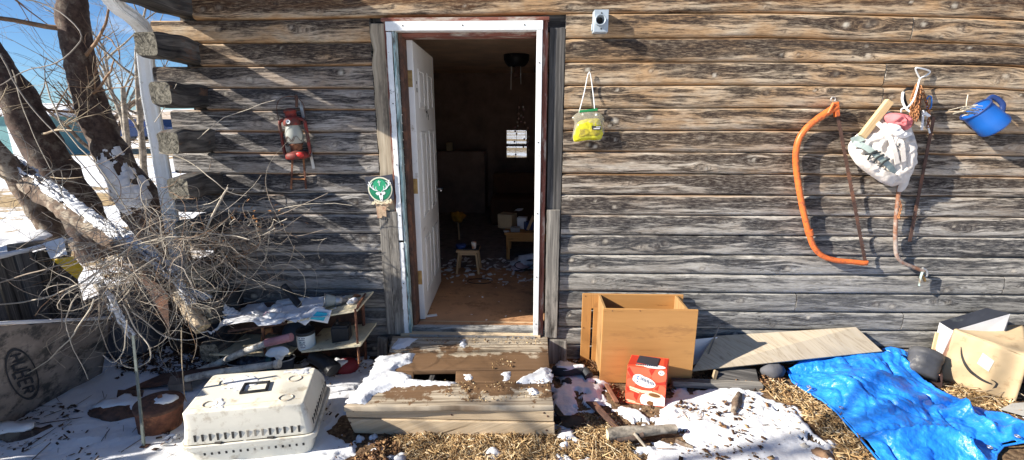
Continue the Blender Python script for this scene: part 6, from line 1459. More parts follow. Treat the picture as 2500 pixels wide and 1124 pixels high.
# dark stump behind the brush; two panels added for the dark junk and shade
panel_from('backdrop_sheet', (W(318, 900, .30), W(470, 880, .34), W(500, 640, .62), W(350, 655, .58)), .010, M['rust_dark'], 'tall dark rusty panel added as a backdrop behind the twigs of the brush pile', 'panel')
panel_from('backdrop_board', (W(420, 880, .12), W(560, 868, .14), W(548, 735, .34), W(440, 745, .32)), .010, M['card_dark'], 'dark board added as a backdrop between the brush pile and the rusty shelf', 'board')
b = MB(); b.tube([W(440, 860, .02), W(425, 640, .30)], .055, 12, rough=.5); junk(b, 'dark_stump', M['bark_dark'], 'dark upright stump under the snowy fallen trunk', 'stump')
# old plank fence section
t = thing('plank_fence', W(60, 700, -.4), 'section of dark upright fence planks topped with snow at the far left', 'fence')
e0, e1 = W(0, 636, -.62), W(178, 592, -.12); dr = (e1 - e0); e0 = e0 - dr * .8; nst = 7
for i in range(nst):
    a = e0.lerp(e1, i / nst); c_ = e0.lerp(e1, (i + .93) / nst); ww = (c_ - a).length; m_ = (a + c_) / 2
    b = MB(); b.plank(V(m_.x + .0, m_.y, 0), V(m_.x - .04, m_.y, m_.z + .012 * math.sin(i * 2.3)), ww * .96, .022, V(-dr.y, dr.x, 0) * -1); b.build('fence_plank', M['plank_dark'] if i % 2 else wood('grey fence plank %d' % i, (.04, .04, .045), (.11, .11, .115), (.22, .22, .21), 1.4, 50), t, bevel=.003)
b = MB(); b.tube([e0.lerp(e1, k / 14) + V(-.01, 0, .02) for k in range(15)], .016, 7, rough=.7); b.build('snow_rim', M['snow'], t)
b = MB(); b.plank(W(28, 606, -.40), W(112, 594, -.15), .055, .05, (0, 0, 1)); junk(b, 'timber_beam', M['plank_grey'], 'short grey squared timber lying on top of the plank fence', 'timber', .004)
b = MB(); inflate(b, [W(-60, 600, -.2), W(-60, 640, -.4), W(40, 618, -.3), W(130, 575, .1), W(110, 562, .3), W(40, 572, .2)], (0, 0, 1), .03, 8, .01, 10, 2); junk(b, 'snowy_board', M['snow'], 'snow covered flat board behind the timber beam', 'board')
panel_from('white_sheet', (W(125, 633, -.42), W(165, 622, -.42), W(155, 580, -.36), W(107, 594, -.36)), .004, M['card_white'], 'small white sheet tucked among the twigs by the yellow sheet', 'panel')
panel_from('yellow_sheet', (W(190, 682, -.46), W(205, 656, -.46), W(180, 626, -.42), W(127, 634, -.42)), .004, M['yellow_sheet'], 'bright yellow plastic sheet tucked into the brush pile', 'panel')
# tall board fence added out of view at left to shade the foot of the wall
t = thing('shade_fence', (-3.9, -1.1, 0), 'tall weathered board fence added outside the left edge of the view for its shade', 'fence')
for i, (y, h, w) in enumerate([(-.36, 1.95, .13), (-.50, 2.2, .13), (-.64, 2.3, .13), (-.785, 2.3, .13), (-.93, 2.15, .12), (-1.07, 2.3, .13), (-1.21, 2.0, .13), (-1.36, 1.15, .13), (-1.50, 1.1, .13), (-1.65, 1.05, .13), (-1.80, 1.1, .13), (-1.95, 1.0, .13), (-2.1, 1.0, .13), (-2.25, 1.05, .13)]):
    for za, zb_2 in (((-.1, 1.15), (1.68, h)) if y in (-.93, -1.07) else ((-.1, h),)):  # gap left in two planks to let sun reach the cut log
        b = MB(); b.plank((-3.9, y, za), (-3.88, y, zb_2), w, .022, (1, 0, 0)); b.build('fence_plank', M['plank_grey'], t)
b = MB(); b.plank((-3.93, -.3, .9), (-3.93, -2.3, .9), .08, .04, (1, 0, 0)); b.build('rail', M['plank_grey'], t)

# ================================================================== TREES
def trunk_path(px, Y, extra=None):
    pts = []; rad = []
    for x, y, w in px:
        yy = Y(x, y) if callable(Y) else Y; p = W(x, y, yy); d = (p - CAM).dot(_ray(1250, 562)); pts.append(p); rad.append(w * .39 / FPX * d)
    P = smooth_path(pts, 6); r = np.interp(np.linspace(0, len(rad) - 1, len(P)), range(len(rad)), rad); return P, list(r)
def grow(mb, p, d, L, r, depth, R_, droop=0.0, spread=.7, n=6, kids=(2, 4), minr=.0012, wob=.35, sides=5):
    pts = [Vector(p)]; dd_ = Vector(d).normalized(); seg = L / n
    for i in range(n):
        dd_ = (dd_ + V(R_.uniform(-1, 1), R_.uniform(-1, 1), R_.uniform(-1, 1)) * wob * .5 + V(0, 0, -droop)).normalized(); pts.append(pts[-1] + dd_ * seg)
    rr_ = [max(minr, r * (1 - .65 * i / n)) for i in range(n + 1)]
    mb.tube(pts, rr_, sides if r > .006 else 4, caps=False)
    if depth <= 0: return
    for k in range(R_.randint(*kids)):
        i = R_.randint(1, n); q = pts[i]; base = (pts[i] - pts[i - 1]).normalized(); sd_ = V(R_.uniform(-1, 1), R_.uniform(-1, 1), R_.uniform(-.6, 1)).normalized()
        grow(mb, q, (base + sd_ * spread * 1.4).normalized(), L * R_.uniform(.45, .75), rr_[i] * .62, depth - 1, R_, droop, spread, n, kids, minr, wob, sides)
def tree(label, px, Y, bark, branches, seed, mat_tw, group=None):
    P, r = trunk_path(px, Y); low = min(P, key=lambda q: q.z)
    t = thing('bare_tree', V(low.x, low.y, 0), label, 'tree', group)
    b = MB(); b.tube(P, r, 18, rough=.22); b.build('trunk', bark, t)
    R_ = random.Random(seed); mb = MB()
    for (i, d, L, rr_, dep) in branches: grow(mb, P[int(i * (len(P) - 1))], d, L, rr_, dep, R_, spread=.8)
    if mb.v: mb.build('branches', mat_tw, t)
    return P, r, t
PA, rA, tA = tree('thick leaning dark trunk nearest the downspout with a snow patch low down', [(150, -120, 85), (172, -20, 82), (180, 60, 78), (196, 150, 76), (215, 235, 80), (250, 325, 88), (292, 410, 100), (345, 500, 112), (395, 590, 120), (425, 690, 130)], 1.6, M['bark_dark'],
    [(.16, (-.6, -.2, .5), 1.2, .035, 3), (.10, (.5, .3, .9), 1.0, .035, 3), (.02, (-.2, .2, 1), 1.6, .05, 3), (.25, (-.9, -.4, .1), 1.3, .028, 3), (.35, (.8, -.3, .25), 1.1, .02, 3), (.45, (.7, -.5, .1), 1.0, .016, 3), (.5, (-.7, -.6, .2), .9, .015, 3), (.05, (.8, 0, .8), 1.3, .035, 3)], 3, M['twig_red'])
PB, rB, tB = tree('dark trunk leaning in from the left edge behind the brush', [(-170, -40, 95), (-90, 60, 95), (-20, 150, 96), (45, 245, 98), (100, 350, 105), (155, 450, 110), (205, 540, 110), (250, 630, 110)], 1.2, M['bark_dark'],
    [(.4, (.1, -.4, .9), .9, .02, 3), (.55, (.8, -.6, .2), .8, .014, 3), (.2, (.3, -.2, 1), 1.0, .03, 3), (.7, (-.3, -.8, .3), .8, .014, 3)], 9, M['twig'])
PC, rC, tC = tree('thinner forked trunk at the far left edge above the fence', [(-60, 300, 45), (-10, 365, 48), (30, 420, 52), (75, 490, 55), (115, 545, 58), (150, 600, 60)], .5, M['bark'],
    [(.2, (.2, -.3, 1), .7, .014, 3), (.5, (-.5, -.5, .6), .6, .012, 2)], 14, M['twig'])
# snow plastered on the leaning trunk
snow_on('snow_patch', PA, rA, int(.60 * len(PA)), int(.80 * len(PA)), (.5, -1, .5), 1.3, 31, tA, .02, .62)
# fallen snowy trunk and cut log
def Yl(x, y): return .55 - (x - 60) / 400 * .85
P, r = trunk_path([(20, 400, 60), (85, 455, 62), (150, 500, 66), (215, 548, 62), (280, 585, 56), (345, 628, 58), (400, 668, 62), (445, 705, 56)], Yl)
t = thing('fallen_trunk', W(440, 720, -.25), 'fallen barky trunk with snow along its top slanting through the brush', 'log')
b = MB(); b.tube(P, r, 16, rough=.45); b.build('trunk', M['bark'], t)
snow_on('snow_layer', P, r, 0, len(P), (.5, -.1, 1), .9, 35, t, .03, .58)
P, r = trunk_path([(420, 690, 40), (444, 728, 42), (468, 765, 43), (494, 803, 45)], lambda x, y: -.28 - (x - 425) / 80 * .14)
t = thing('cut_log', W(470, 800, -.35), 'pale sawn log pointing at the viewer out of the brush pile', 'log')
b = MB(); b.tube(P, r, 18, rough=.22, caps=False); n_ = len(P); 
b.add([Vector(b.v[k]) for k in range((n_ - 1) * 18, n_ * 18)], [list(range(18))], None, 1); b.build('log_body', [simple('peeled pale bark', (.50, .40, .28), .9, .3, 14, (.22, .16, .11), .3, .6), M['cutwood']], t)
b = MB(); p = P[-1]; d = (P[-1] - P[-3]).normalized(); q_ = P[0]
b.tube([p + d * .002, p + d * .004], [r[-1] * .95, r[-1] * .9], 18); b.build('sawn_face', M['cutwood'], t)
snow_on('snow_layer', P, r, 0, 11, (.8, -.1, 1), .7, 38, t, .02, .7)
P, r = trunk_path([(430, 710, 30), (490, 730, 34), (545, 765, 38), (590, 785, 34), (620, 795, 26)], -.22)
t = thing('broken_branch', W(560, 790, -.22), 'short broken brown branch with snow left of the rusty shelf', 'branch'); b = MB(); b.tube(P, r, 12, rough=.7); b.build('wood', M['bark'], t)
snow_on('snow_layer', P, r, 0, len(P) - 4, (0, -.3, 1), 1.1, 41, t, .02, .8)
P, r = trunk_path([(240, 690, 24), (270, 740, 26), (300, 790, 22), (330, 830, 16)], -.6)
t = thing('snowy_branch', W(300, 800, -.6), 'snow dusted branch hanging down the front of the brush pile', 'branch'); b = MB(); b.tube(P, r, 10, rough=.6); b.build('wood', M['bark_grey'], t)
snow_on('snow_layer', P, r, 1, len(P) - 2, (.4, -.5, 1), 1.2, 43, t, .012, .6)

# brush pile: curled dry twigs
t = thing('brush_pile', W(330, 760, -.4), 'big tangled heap of curled dry twigs filling the corner left of the cabin', 'brush pile')
RB = random.Random(5)
def curl(p, d, L, r, c_, up=0, n=14):
    pts = [Vector(p)]; d = Vector(d).normalized(); ax_ = V(RB.uniform(-1, 1), RB.uniform(-1, 1), RB.uniform(-1, 1)).normalized(); k = c_
    for i in range(n):
        d = (Matrix.Rotation(k / n, 3, ax_) @ d + V(RB.uniform(-1, 1), RB.uniform(-1, 1), RB.uniform(-1, 1)) * .14 + V(0, 0, up / n)).normalized(); pts.append(pts[-1] + d * L / n)
    return pts
def YW(px): return -.05 - max(0, (470 - px)) / 470 * .35
groups = [simple('brown dry twig', (.31, .255, .20), .85, .35, 14), simple('pale dry twig', (.52, .46, .37), .85, .25, 20), M['twig_red'], simple('grey twig', (.27, .24, .21), .85, .3, 20)]
mbs = [MB() for _ in groups]
centres = [((300, 650), .42, 210), ((430, 590), .36, 160), ((260, 740), .36, 150), ((540, 600), .34, 140), ((180, 600), .36, 60), ((620, 570), .30, 60), ((90, 440), .4, 40), ((440, 720), .30, 80), ((350, 500), .3, 60)]
for (cx, cy_), sp_r, cnt in centres:
    for k in range(cnt):
        a = RB.uniform(0, 2 * math.pi); rad_ = abs(RB.gauss(0, .5)); px_ = cx + math.cos(a) * rad_ * 110; py_ = cy_ + math.sin(a) * rad_ * 75
        y = RB.uniform(-.75, -.12) if px_ < 480 else RB.uniform(-.42, -.08)
        p = W(px_, py_, y); dirx = RB.choice([-1, 1, 1, .5]); d = V(dirx * RB.uniform(.2, 1), RB.uniform(-.55, .3), RB.uniform(-.75, .55)); L = min(.75, abs(RB.gauss(.30, .17)) + .10)
        r0 = RB.choice([.0010, .0013, .0016, .002, .0029]); pts = curl(p, d, L, r0, RB.choice([-1, 1]) * RB.uniform(1.2, 5.0), RB.uniform(-.8, .3))
        pts = [V(q.x, min(q.y, -.045) if q.x > -2.2 else q.y, max(q.z, .04)) for q in pts]
        mbs[RB.choice([0, 0, 1, 1, 2, 3])].tube(pts, [r0 * (1 - .6 * i / len(pts)) for i in range(len(pts))], 4, caps=False)
# the long twigs one can follow in the photo
for ln, y, r0, g in [([(0, 690), (60, 672), (150, 645), (260, 610), (380, 572)], -.75, .0050, 0), ([(0, 745), (80, 735), (200, 690), (330, 600), (450, 575)], -.7, .0050, 1), ([(150, 725), (230, 670), (330, 610), (420, 570), (520, 570), (610, 585)], -.45, .0055, 1),
    ([(490, 582), (556, 458)], -.3, .0085, 1), ([(400, 372), (470, 345), (545, 290), (610, 266), (674, 246)], -.2, .0030, 1), ([(390, 372), (455, 390), (520, 440), (560, 470), (600, 480)], -.25, .0038, 1), ([(430, 590), (540, 570), (640, 540), (720, 510), (800, 470)], -.18, .0038, 0), ([(560, 570), (650, 520), (740, 500), (860, 500)], -.14, .0028, 1), ([(520, 575), (620, 560), (720, 575), (800, 560)], -.15, .0030, 0),
    ([(320, 760), (400, 820), (450, 830), (500, 820)], -.6, .0040, 1), ([(300, 745), (330, 800), (365, 850), (365, 880), (335, 900), (300, 890), (290, 870)], -.75, .0042, 1), ([(230, 730), (190, 800), (130, 870), (65, 910)], -.85, .0045, 1), ([(240, 740), (250, 820), (280, 880), (330, 900)], -.8, .0034, 0), ([(190, 720), (160, 780), (175, 840), (215, 925)], -.85, .0034, 1), ([(140, 690), (150, 800), (115, 845), (160, 900)], -.8, .0030, 0), ([(310, 780), (300, 850), (280, 885), (250, 865)], -.85, .0036, 1),
    ([(60, 0), (130, 20), (200, 90), (140, 150), (60, 175), (0, 210)], .6, .006, 3), ([(0, 130), (60, 240), (150, 340), (200, 400), (260, 470), (330, 520)], .2, .0055, 3), ([(110, 200), (160, 320), (250, 420), (330, 540), (400, 640)], .3, .0055, 1), ([(30, 170), (70, 300), (150, 470), (190, 560)], .3, .0035, 1), ([(700, 535), (660, 560), (650, 620), (610, 680), (560, 690)], -.2, .0028, 1), ([(720, 600), (700, 650), (640, 690), (560, 700)], -.2, .0028, 0), ([(450, 520), (560, 610), (640, 640), (650, 600)], -.25, .003, 1), ([(400, 600), (500, 640), (560, 700), (520, 740), (440, 720)], -.35, .003, 1), ([(330, 590), (470, 500), (520, 380)], -.1, .003, 0), ([(380, 300), (410, 250), (430, 205)], -.3, .003, 1), ([(440, 700), (480, 660), (560, 650), (600, 690), (580, 740)], -.25, .003, 3), ([(600, 800), (540, 740), (480, 690), (420, 640)], -.2, .0045, 0)]:
    pts = smooth_path([W(a, b_, y + .02 * math.sin(i * 2)) for i, (a, b_) in enumerate(ln)], 5)
    pts = [q + V(mnoise.noise(q * 9), 0, mnoise.noise(q * 9 + V(5, 0, 0))) * .012 for q in pts]
    mbs[g].tube(pts, [r0 * (1 - .45 * i / len(pts)) for i in range(len(pts))], 6, caps=True)
for g, mb in enumerate(mbs): kind(mb.build('twigs', groups[g], t), 'stuff')
lm = MB()
for k in range(150):
    cx, cy_ = RB.choice([(300, 640), (280, 650), (480, 590), (540, 585), (600, 520), (420, 560), (450, 545), (690, 530)]); p = W(cx + RB.gauss(0, 28), cy_ + RB.gauss(0, 18), RB.uniform(-.5, -.12)); a = V(RB.uniform(-1, 1), RB.uniform(-1, 1), RB.uniform(-1, 1)).normalized(); c_ = a.cross(V(0, 0, 1)).normalized(); s_ = RB.uniform(.006, .018)
    lm.add([p - a * s_, p + c_ * s_ * .5, p + a * s_, p - c_ * s_ * .5 + V(0, 0, s_ * .3)], [(0, 1, 2), (0, 2, 3)])
kind(lm.build('leaves', M['leaf'], t), 'stuff')
# slim trees beyond the corner
for sd_, (px, ww), Y, lab in [(21, ([(332, 120, 7), (336, 230, 13), (345, 330, 17), (352, 420, 20), (356, 500, 24)], 0), 4.5, 'slim bare tree just left of the downspout, straight and upright'), (27, ([(255, 120, 6), (272, 220, 9), (298, 290, 13), (312, 370, 16), (322, 450, 18)], 0), 5.5, 'slim bare tree bending right between the big trunk and the downspout'), (33, ([(300, 215, 12), (303, 260, 14), (310, 330, 15), (318, 400, 17)], 0), 4.0, 'short snapped sapling between the two slim trees')]:
    tree(lab, px, Y, M['bark_grey'], [(i / 10, (RB.uniform(-1, 1), RB.uniform(-.6, .6), RB.uniform(.4, 1.1)), RB.uniform(.7, 1.5), .022, 3) for i in range(0, 7)] if sd_ != 33 else [(.1, (.6, 0, .7), .5, .015, 2), (0, (-.4, 0, .9), .4, .015, 2)], sd_, M['bark_grey'])
for sd_, x, y, lab in [(41, -9.5, 7, 'bare bushy tree standing in the field left of the slim trees'), (43, -14, 12, 'distant bare tree out on the snowy field')]:
    t = thing('bare_tree', (x, y, 0), lab, 'tree'); R_ = random.Random(sd_); mb = MB(); mb.tube([(x, y, -.1), (x + .1, y, .8), (x, y + .1, 1.6)], [.12, .10, .08], 8, rough=.2); mb.build('trunk', M['bark'], t); mb = MB()
    for k in range(8): grow(mb, (x, y, .8 + k * .1), (R_.uniform(-1, 1), R_.uniform(-1, 1), R_.uniform(.5, 1.2)), R_.uniform(1.2, 2), .05, 3, R_)
    mb.build('branches', M['bark'], t)
# tree out in front, to the left of the photographer: only its shade reaches the scene
for i, (x, y, sdv) in enumerate([(-5.8, -3.25, 51), (-7.5, -3.9, 57)]):
    t = thing('bare_tree', (x, y, 0), ['bare tree outside the view shading the step', 'bare tree outside the view shading the arrow box'][i], 'tree'); R_ = random.Random(sdv)
    mb = MB(); mb.tube(smooth_path([(x, y, -.1), (x + .1, y, 1.2), (x - .1, y + .1, 2.4), (x + .1, y, 3.8), (x + .3, y, 5.2)], 5), [.05 - .0015 * k for k in range(21)], 12, rough=.2); mb.build('trunk', M['bark'], t); mb = MB()
    for k in range(5): grow(mb, (x, y, 2.2 + k * .5), (R_.uniform(-1, 1), R_.uniform(-1, 1), R_.uniform(.1, .9)), R_.uniform(.8, 1.4), .03, 2, R_, kids=(2, 3), minr=.004)
    mb.build('branches', M['bark'], t)

# ================================================================== FAR AWAY
def car(loc, rz, body, label):
    t = thing('parked_car', loc, label, 'car', 'cars parked far off on the snow'); t.rotation_euler = (0, 0, rz)
    def ch(b, n, m, bev=0, par=t):
        me = b.build(n, m, None, bevel=bev); me.parent = par if par is t else par; me.location = (me.location.x, me.location.y, me.location.z); return me
    b = MB(); b.prism([(-2.5, .35), (2.5, .35), (2.55, .75), (2.4, 1.0), (1.3, 1.08), (.75, 1.65), (-1.9, 1.68), (-2.45, 1.1), (-2.55, .7)], 1.8, Matrix.Translation((0, .9, 0)) @ Matrix.Rotation(R(90), 4, 'X')); ch(b, 'body', body, .06)
    for x0, x1 in ((-1.8, -.95), (-.85, -.1), (0, .7)):
        b = MB(); b.prism([(x0, 1.12), (x1, 1.12), (x1 - .05, 1.55), (x0 + .05, 1.55)], 1.84, Matrix.Translation((0, .92, 0)) @ Matrix.Rotation(R(90), 4, 'X')); ch(b, 'window', M['navy'])
    for x in (-1.5, 1.5):
        for y in (-.85, .65):
            b = MB(); b.tube([(x, y, .36), (x, y + .22, .36)], .36, 18); w = ch(b, 'wheel', M['dark_rubber']); 
    return t
car((-29.4, 33.2, .1), R(8), simple('dark blue car paint', (.03, .05, .12), .3, .1, 2), 'dark blue car parked far off between the two big trunks')
car((-20.5, 33.6, .1), R(12), simple('silver car paint', (.35, .38, .42), .3, .1, 2), 'silver car parked far off behind the downspout')
t = thing('far_shed', (-27, 21, 0), 'blue green metal shed with a snowy roof far off at the left edge', 'shed')
b = MB(); b.bb(-31, -24.5, 20, 24, -.2, 1.9); b.build('wall', simple('blue green siding', (.12, .26, .27), .6, .1, 2), t)
b = MB(); b.hexa([(-31.3, 19.7, 1.9), (-24.2, 19.7, 1.9), (-24.2, 24.3, 1.9), (-31.3, 24.3, 1.9), (-31.3, 21.9, 2.6), (-24.2, 21.9, 2.6), (-24.2, 22.1, 2.6), (-31.3, 22.1, 2.6)]); b.build('roof', M['snow'], t)
b = MB(); b.bb(-26.5, -25.5, 19.95, 19.99, -.1, 1.6); b.build('door', M['card_white'], t)
# ================================================================== LANTERN AND THINGS ON THE LEFT WALL
c_ = W(727, 372, -.09); x0, z0 = c_.x, W(727, 388, -.09).z
t = thing('lantern', (x0, -.09, z0), 'rusty red oil lantern with a frosted glass globe hanging on the log wall', 'lantern')
TL = Matrix.Translation((x0, -.09, z0)) @ Matrix.Rotation(R(-4), 4, 'Y')
b = MB(); b.lathe([(0, 0), (.070, 0), (.078, .008), (.078, .030), (.068, .042), (.045, .050), (.035, .058), (0, .058)], TL, 30); b.build('fuel_tank', M['lantern_red'], t)
b = MB(); b.lathe([(.030, .055), (.038, .060), (.036, .085), (.045, .090), (.046, .100), (.03, .102)], TL, 24); b.build('burner', M['rust'], t)
b = MB(); b.lathe([(.040, .100), (.055, .118), (.060, .140), (.055, .170), (.045, .205), (.040, .222)], TL, 28); b.build('globe', M['globe'], t)
b = MB(); b.lathe([(.052, .218), (.055, .224), (.054, .262), (.048, .272), (.034, .276), (.036, .30), (.042, .304), (.042, .314), (.022, .326), (0, .328)], TL, 28); b.build('chimney_cap', M['lantern_red'], t)
for s_ in (-1, 1):
    b = MB(); b.tube(smooth_path([TL @ V(s_ * a, 0, z) for a, z in ((.050, .258), (.072, .252), (.085, .235), (.087, .18), (.088, .10), (.086, .045), (.074, .025))], 5), .0125, 10, flat=.8); b.build('side_tube', M['lantern_red'], t)
b = MB(); b.ball(TL @ V(.045, -.062, .028), .026, 12, (1.1, .5, .7)); b.build('red_flake', M['red_bright'], t)
b = MB()
for a0 in (-120, -60): b.tube(smooth_path([TL @ V(.062 * math.cos(R(a)), .062 * math.sin(R(a)), .13 + (.02 if k % 2 else -.015)) for k, a in enumerate(range(a0 - 70, a0 + 80, 25))], 3), .0016, 5)
b.build('guard_wire', M['rust_dark'], t)
b = MB(); b.tube(smooth_path([TL @ V(-.085, 0, .235), TL @ V(-.092, .01, .33), TL @ V(-.07, .02, .385), TL @ V(-.01, .03, .405), TL @ V(.05, .02, .39), TL @ V(.092, .01, .34), TL @ V(.087, 0, .235)], 5), .0022, 6); b.build('bail', M['rust_dark'], t)
fc = Face(TL @ V(-.012, -.0555, .228), TL @ V(.016, -.0555, .228), TL @ V(.016, -.0555, .255), TL @ V(-.012, -.0555, .255)); b = MB(); fc.ell(b, .5, .5, .5, .5, .0, .001); em = b.build('emblem', M['sign_white'], t)
b = MB(); fc.stroke(b, [(.3, .3), (.55, .7), (.75, .35)], .14, .0015, .0005); b.build('emblem_mark', M['ink'], em)
b = MB(); b.tube(smooth_path([W(722, 245, -.01), W(721, 238, -.06), W(724, 236, -.085), W(724, 262, -.08)], 4), [.006] * 5 + [.009] * 8, 7); tag(b.build('iron_spike', M['rust_dark'], None), 'dark iron spike in the wall that the lantern hangs from', 'spike')
b = MB(); b.plank(W(735, 258, -.03), W(766, 412, -.03), .020, .004); b.tube(smooth_path([W(736, 262, -.035), W(730, 244, -.04), W(724, 240, -.06)], 4), .003, 6); tag(b.build('metal_strap', M['steel'], None), 'narrow pale metal strap hanging slanted behind the lantern', 'strap')
t = thing('iron_hanger', W(728, 460, -.03), 'two rusty iron prongs joined by a bar hanging below the lantern', 'hanger')
for xa, xb in ((714, 711), (741, 747)): b = MB(); b.plank(W(xa, 385, -.03), W(xb, 462, -.03), .012, .006); b.build('prong', M['rust'], t)
b = MB(); b.plank(W(712, 437, -.036), W(744, 438, -.036), .010, .004); b.build('cross_bar', M['rust_orange'], t)

# ================================================================== STAG SIGN
q = [W(903, 492, -.052), W(962, 488, -.052), W(957, 426, -.052), W(890, 433, -.052)]
t = thing('stag_sign', W(930, 536, -.04), 'torn little sign with a white stag head on a green disc left of the door', 'sign')
b = MB(); sf_ = Face(*q); b.prism([(0, 0), (1, 0), (1, 1), (0, 1)], 1) if False else None
def sgn(name, pts, o, th, mat):
    b = MB(); sf_.poly(b, pts, o, th); return b.build(name, mat, t)
sgn('backing', [(.0, .10), (.05, .0), (.9, -.05), (1.0, .02), (1.0, 1.0), (.5, .97), (.0, 1.0)], -.012, .012, M['sign_dark'])
sgn('torn_lower_part', [(.18, -.72), (.22, .05), (.95, .0), (.90, -.18), (.62, -.30), (.58, -.68), (.42, -.62), (.36, -.72)], -.012, .010, M['torn'])
b = MB(); sf_.ell(b, .50, .45, .47, .50, .0002, .0015, 36); disc = b.build('disc_rim', M['sign_cream'], t)
b = MB(); sf_.ell(b, .50, .45, .42, .45, .0020, .0012, 36); b.build('disc', M['sign_green_dark'], t)
b = MB()
for k in range(24):
    a = R(180 + k * 7.6 - 2); r1 = .9; c0_, s0_ = math.cos(a), math.sin(a); c1_, s1_ = math.cos(a + .055), math.sin(a + .055)
    sf_.poly(b, [(.5 + .10 * c0_, .42 + .10 * s0_), (.5 + .40 * c0_, .45 + .42 * s0_), (.5 + .40 * c1_, .45 + .42 * s1_), (.5 + .10 * c1_, .42 + .10 * s1_)], .0034, .0006)
sf_.ell(b, .50, .58, .26, .27, .0034, .0006, 28); b.build('green_rays', M['sign_green'], t)
b = MB()
for s_ in (-1, 1):
    def m(pts): return [(.5 + s_ * (x), y) for x, y in pts]
    for pts, w in (([(.04, .36), (.12, .42), (.24, .46), (.32, .56), (.36, .70), (.38, .80)], .035), ([(.22, .46), (.26, .56), (.24, .64)], .025), ([(.14, .43), (.16, .52), (.14, .58)], .022), ([(.31, .56), (.40, .62), (.43, .70)], .025), ([(.34, .64), (.30, .72), (.25, .76)], .022), ([(.06, .37), (.10, .40)], .04)):
        sf_.stroke(b, m(pts), w, .0046, .0008)
    sf_.poly(b, m([(.05, .34), (.15, .36), (.20, .30), (.12, .22), (.05, .27)]), .0046, .0008)
sf_.poly(b, [(.43, .34), (.57, .34), (.58, .18), (.545, .02), (.50, -.02), (.455, .02), (.42, .18)], .0046, .0010)
sf_.stroke(b, [(.5, .82), (.5, .60)], .022, .0046, .0008); sf_.stroke(b, [(.44, .755), (.56, .755)], .022, .0048, .0008); b.build('stag_head', M['sign_white'], t)
b = MB(); sf_.poly(b, [(.46, .30), (.54, .30), (.52, .22), (.48, .22)], .0060, .0005); sf_.poly(b, [(.485, .06), (.515, .06), (.51, .02), (.49, .02)], .0060, .0005); b.build('stag_marks', simple('brown marks', (.12, .05, .05), .6, .2, 20), t)
RS = random.Random(3); b = MB()
for k in range(16):
    u, v = .12 + k * .05, -.0 + RS.uniform(-.14, .03); rr_ = RS.uniform(.03, .07); sf_.poly(b, [(u + rr_ * (1 + RS.uniform(-.5, .4)) * math.cos(R(a)), v + rr_ * (1 + RS.uniform(-.5, .4)) * math.sin(R(a))) for a in range(0, 360, 45)], .0066 + k * .0001, .0006)
b.build('leaf_scroll', M['cream_flakes'], t)

# ================================================================== INSIDE THE ROOM
zf = .236
fx_ = W(1261, 150, 2.7); t = thing('ceiling_fixture', (fx_.x, 2.7, 2.5), 'dark round fan housing with pull cords on the ceiling inside', 'ceiling fan')
b = MB(); b.lathe([(0, 2.36), (.10, 2.37), (.13, 2.40), (.15, 2.44), (.155, 2.50), (0, 2.50)], Matrix.Translation((fx_.x, 2.7, 0)), 28); b.build('housing', M['black_pl'], t)
for dx, l in ((-.06, .28), (.05, .22)): b = MB(); b.tube([(fx_.x + dx, 2.66, 2.38), (fx_.x + dx * 1.1, 2.66, 2.38 - l)], .004, 6); b.build('pull_cord', M['white_pl'], t)
b = MB(); b.tube([(fx_.x + .01, 2.7, 2.37), (fx_.x + .01, 2.7, 2.24)], .035, 10); b.build('socket', M['rust_dark'], t)
mo = W(1270, 265, 2.9); t = thing('shell_mobile', (mo.x, 2.9, mo.z - .6), 'hanging mobile of pale shells in front of the far window', 'mobile')
RS = random.Random(8)
b = MB()
for sx, xx in ((0, 1266), (1, 1274)): b.tube([W(xx, 240, 2.9), W(xx - 8 + sx * 24, 395, 2.9)], .0025, 5)
b.build('thread', M['cord'], t)
for k, (px, py) in enumerate([(1267, 263), (1277, 262), (1279, 268), (1266, 278), (1272, 283), (1277, 287), (1266, 290), (1263, 299), (1272, 298), (1281, 300), (1264, 308), (1258, 311), (1289, 313), (1286, 318), (1258, 321), (1261, 327), (1291, 334), (1280, 340), (1290, 346), (1256, 346), (1287, 355), (1278, 359), (1291, 366), (1259, 378)]):
    b = MB(); p = W(px, py, 2.9 - .002 * k); b.ball(p, .013, 8, (1, .3, 1)); b.build('shell', simple('pale shell %d' % (k % 3), [(.55, .36, .30), (.45, .40, .36), (.42, .22, .22)][k % 3], .5, .2, 30), t)
def interior(b, name, mat, label, cat, bev=.0): return tag(b.build(name, mat, None, bevel=bev), label, cat)
# stool
sp0 = W(1141, 612, 1.25); t = thing('wooden_stool', (sp0.x, 1.3, zf), 'small pale wooden stool with splayed legs standing inside the doorway', 'stool')
zs = sp0.z; xw = .115
b = MB(); b.bb(sp0.x - xw, sp0.x + xw, 1.24, 1.44, zs - .022, zs); b.build('seat', M['stool'], t, bevel=.004)
for sx in (-1, 1):
    for y, yd in ((1.26, -.02), (1.42, .02)): b = MB(); b.tube([(sp0.x + sx * .085, y, zs - .022), (sp0.x + sx * .112, y + yd, zf)], .0135, 10); b.build('leg', M['stool'], t)
b = MB(); b.bb(sp0.x - .09, sp0.x + .09, 1.25, 1.265, zs - .05, zs - .022); b.build('rail', M['stool'], t)
b = MB(); p = V(sp0.x - .075, 1.33, zs); b.lathe([(0, 0), (.048, 0), (.055, .035), (.050, .045), (0, .045)], Matrix.Translation(p), 20); tag(b.build('blue_pot', M['navy'], None), 'squat navy blue tin on the left of the stool', 'tin')
b = MB(); p = V(sp0.x + .06, 1.30, zs); b.lathe([(0, 0), (.020, 0), (.027, .075), (.022, .075), (.018, .008), (0, .008)], Matrix.Translation(p), 18); tag(b.build('orange_cup', simple('orange white cup', (.62, .25, .10), .5, .5, 30, (.8, .78, .74), .4), None), 'orange and white paper cup on the right of the stool', 'cup')
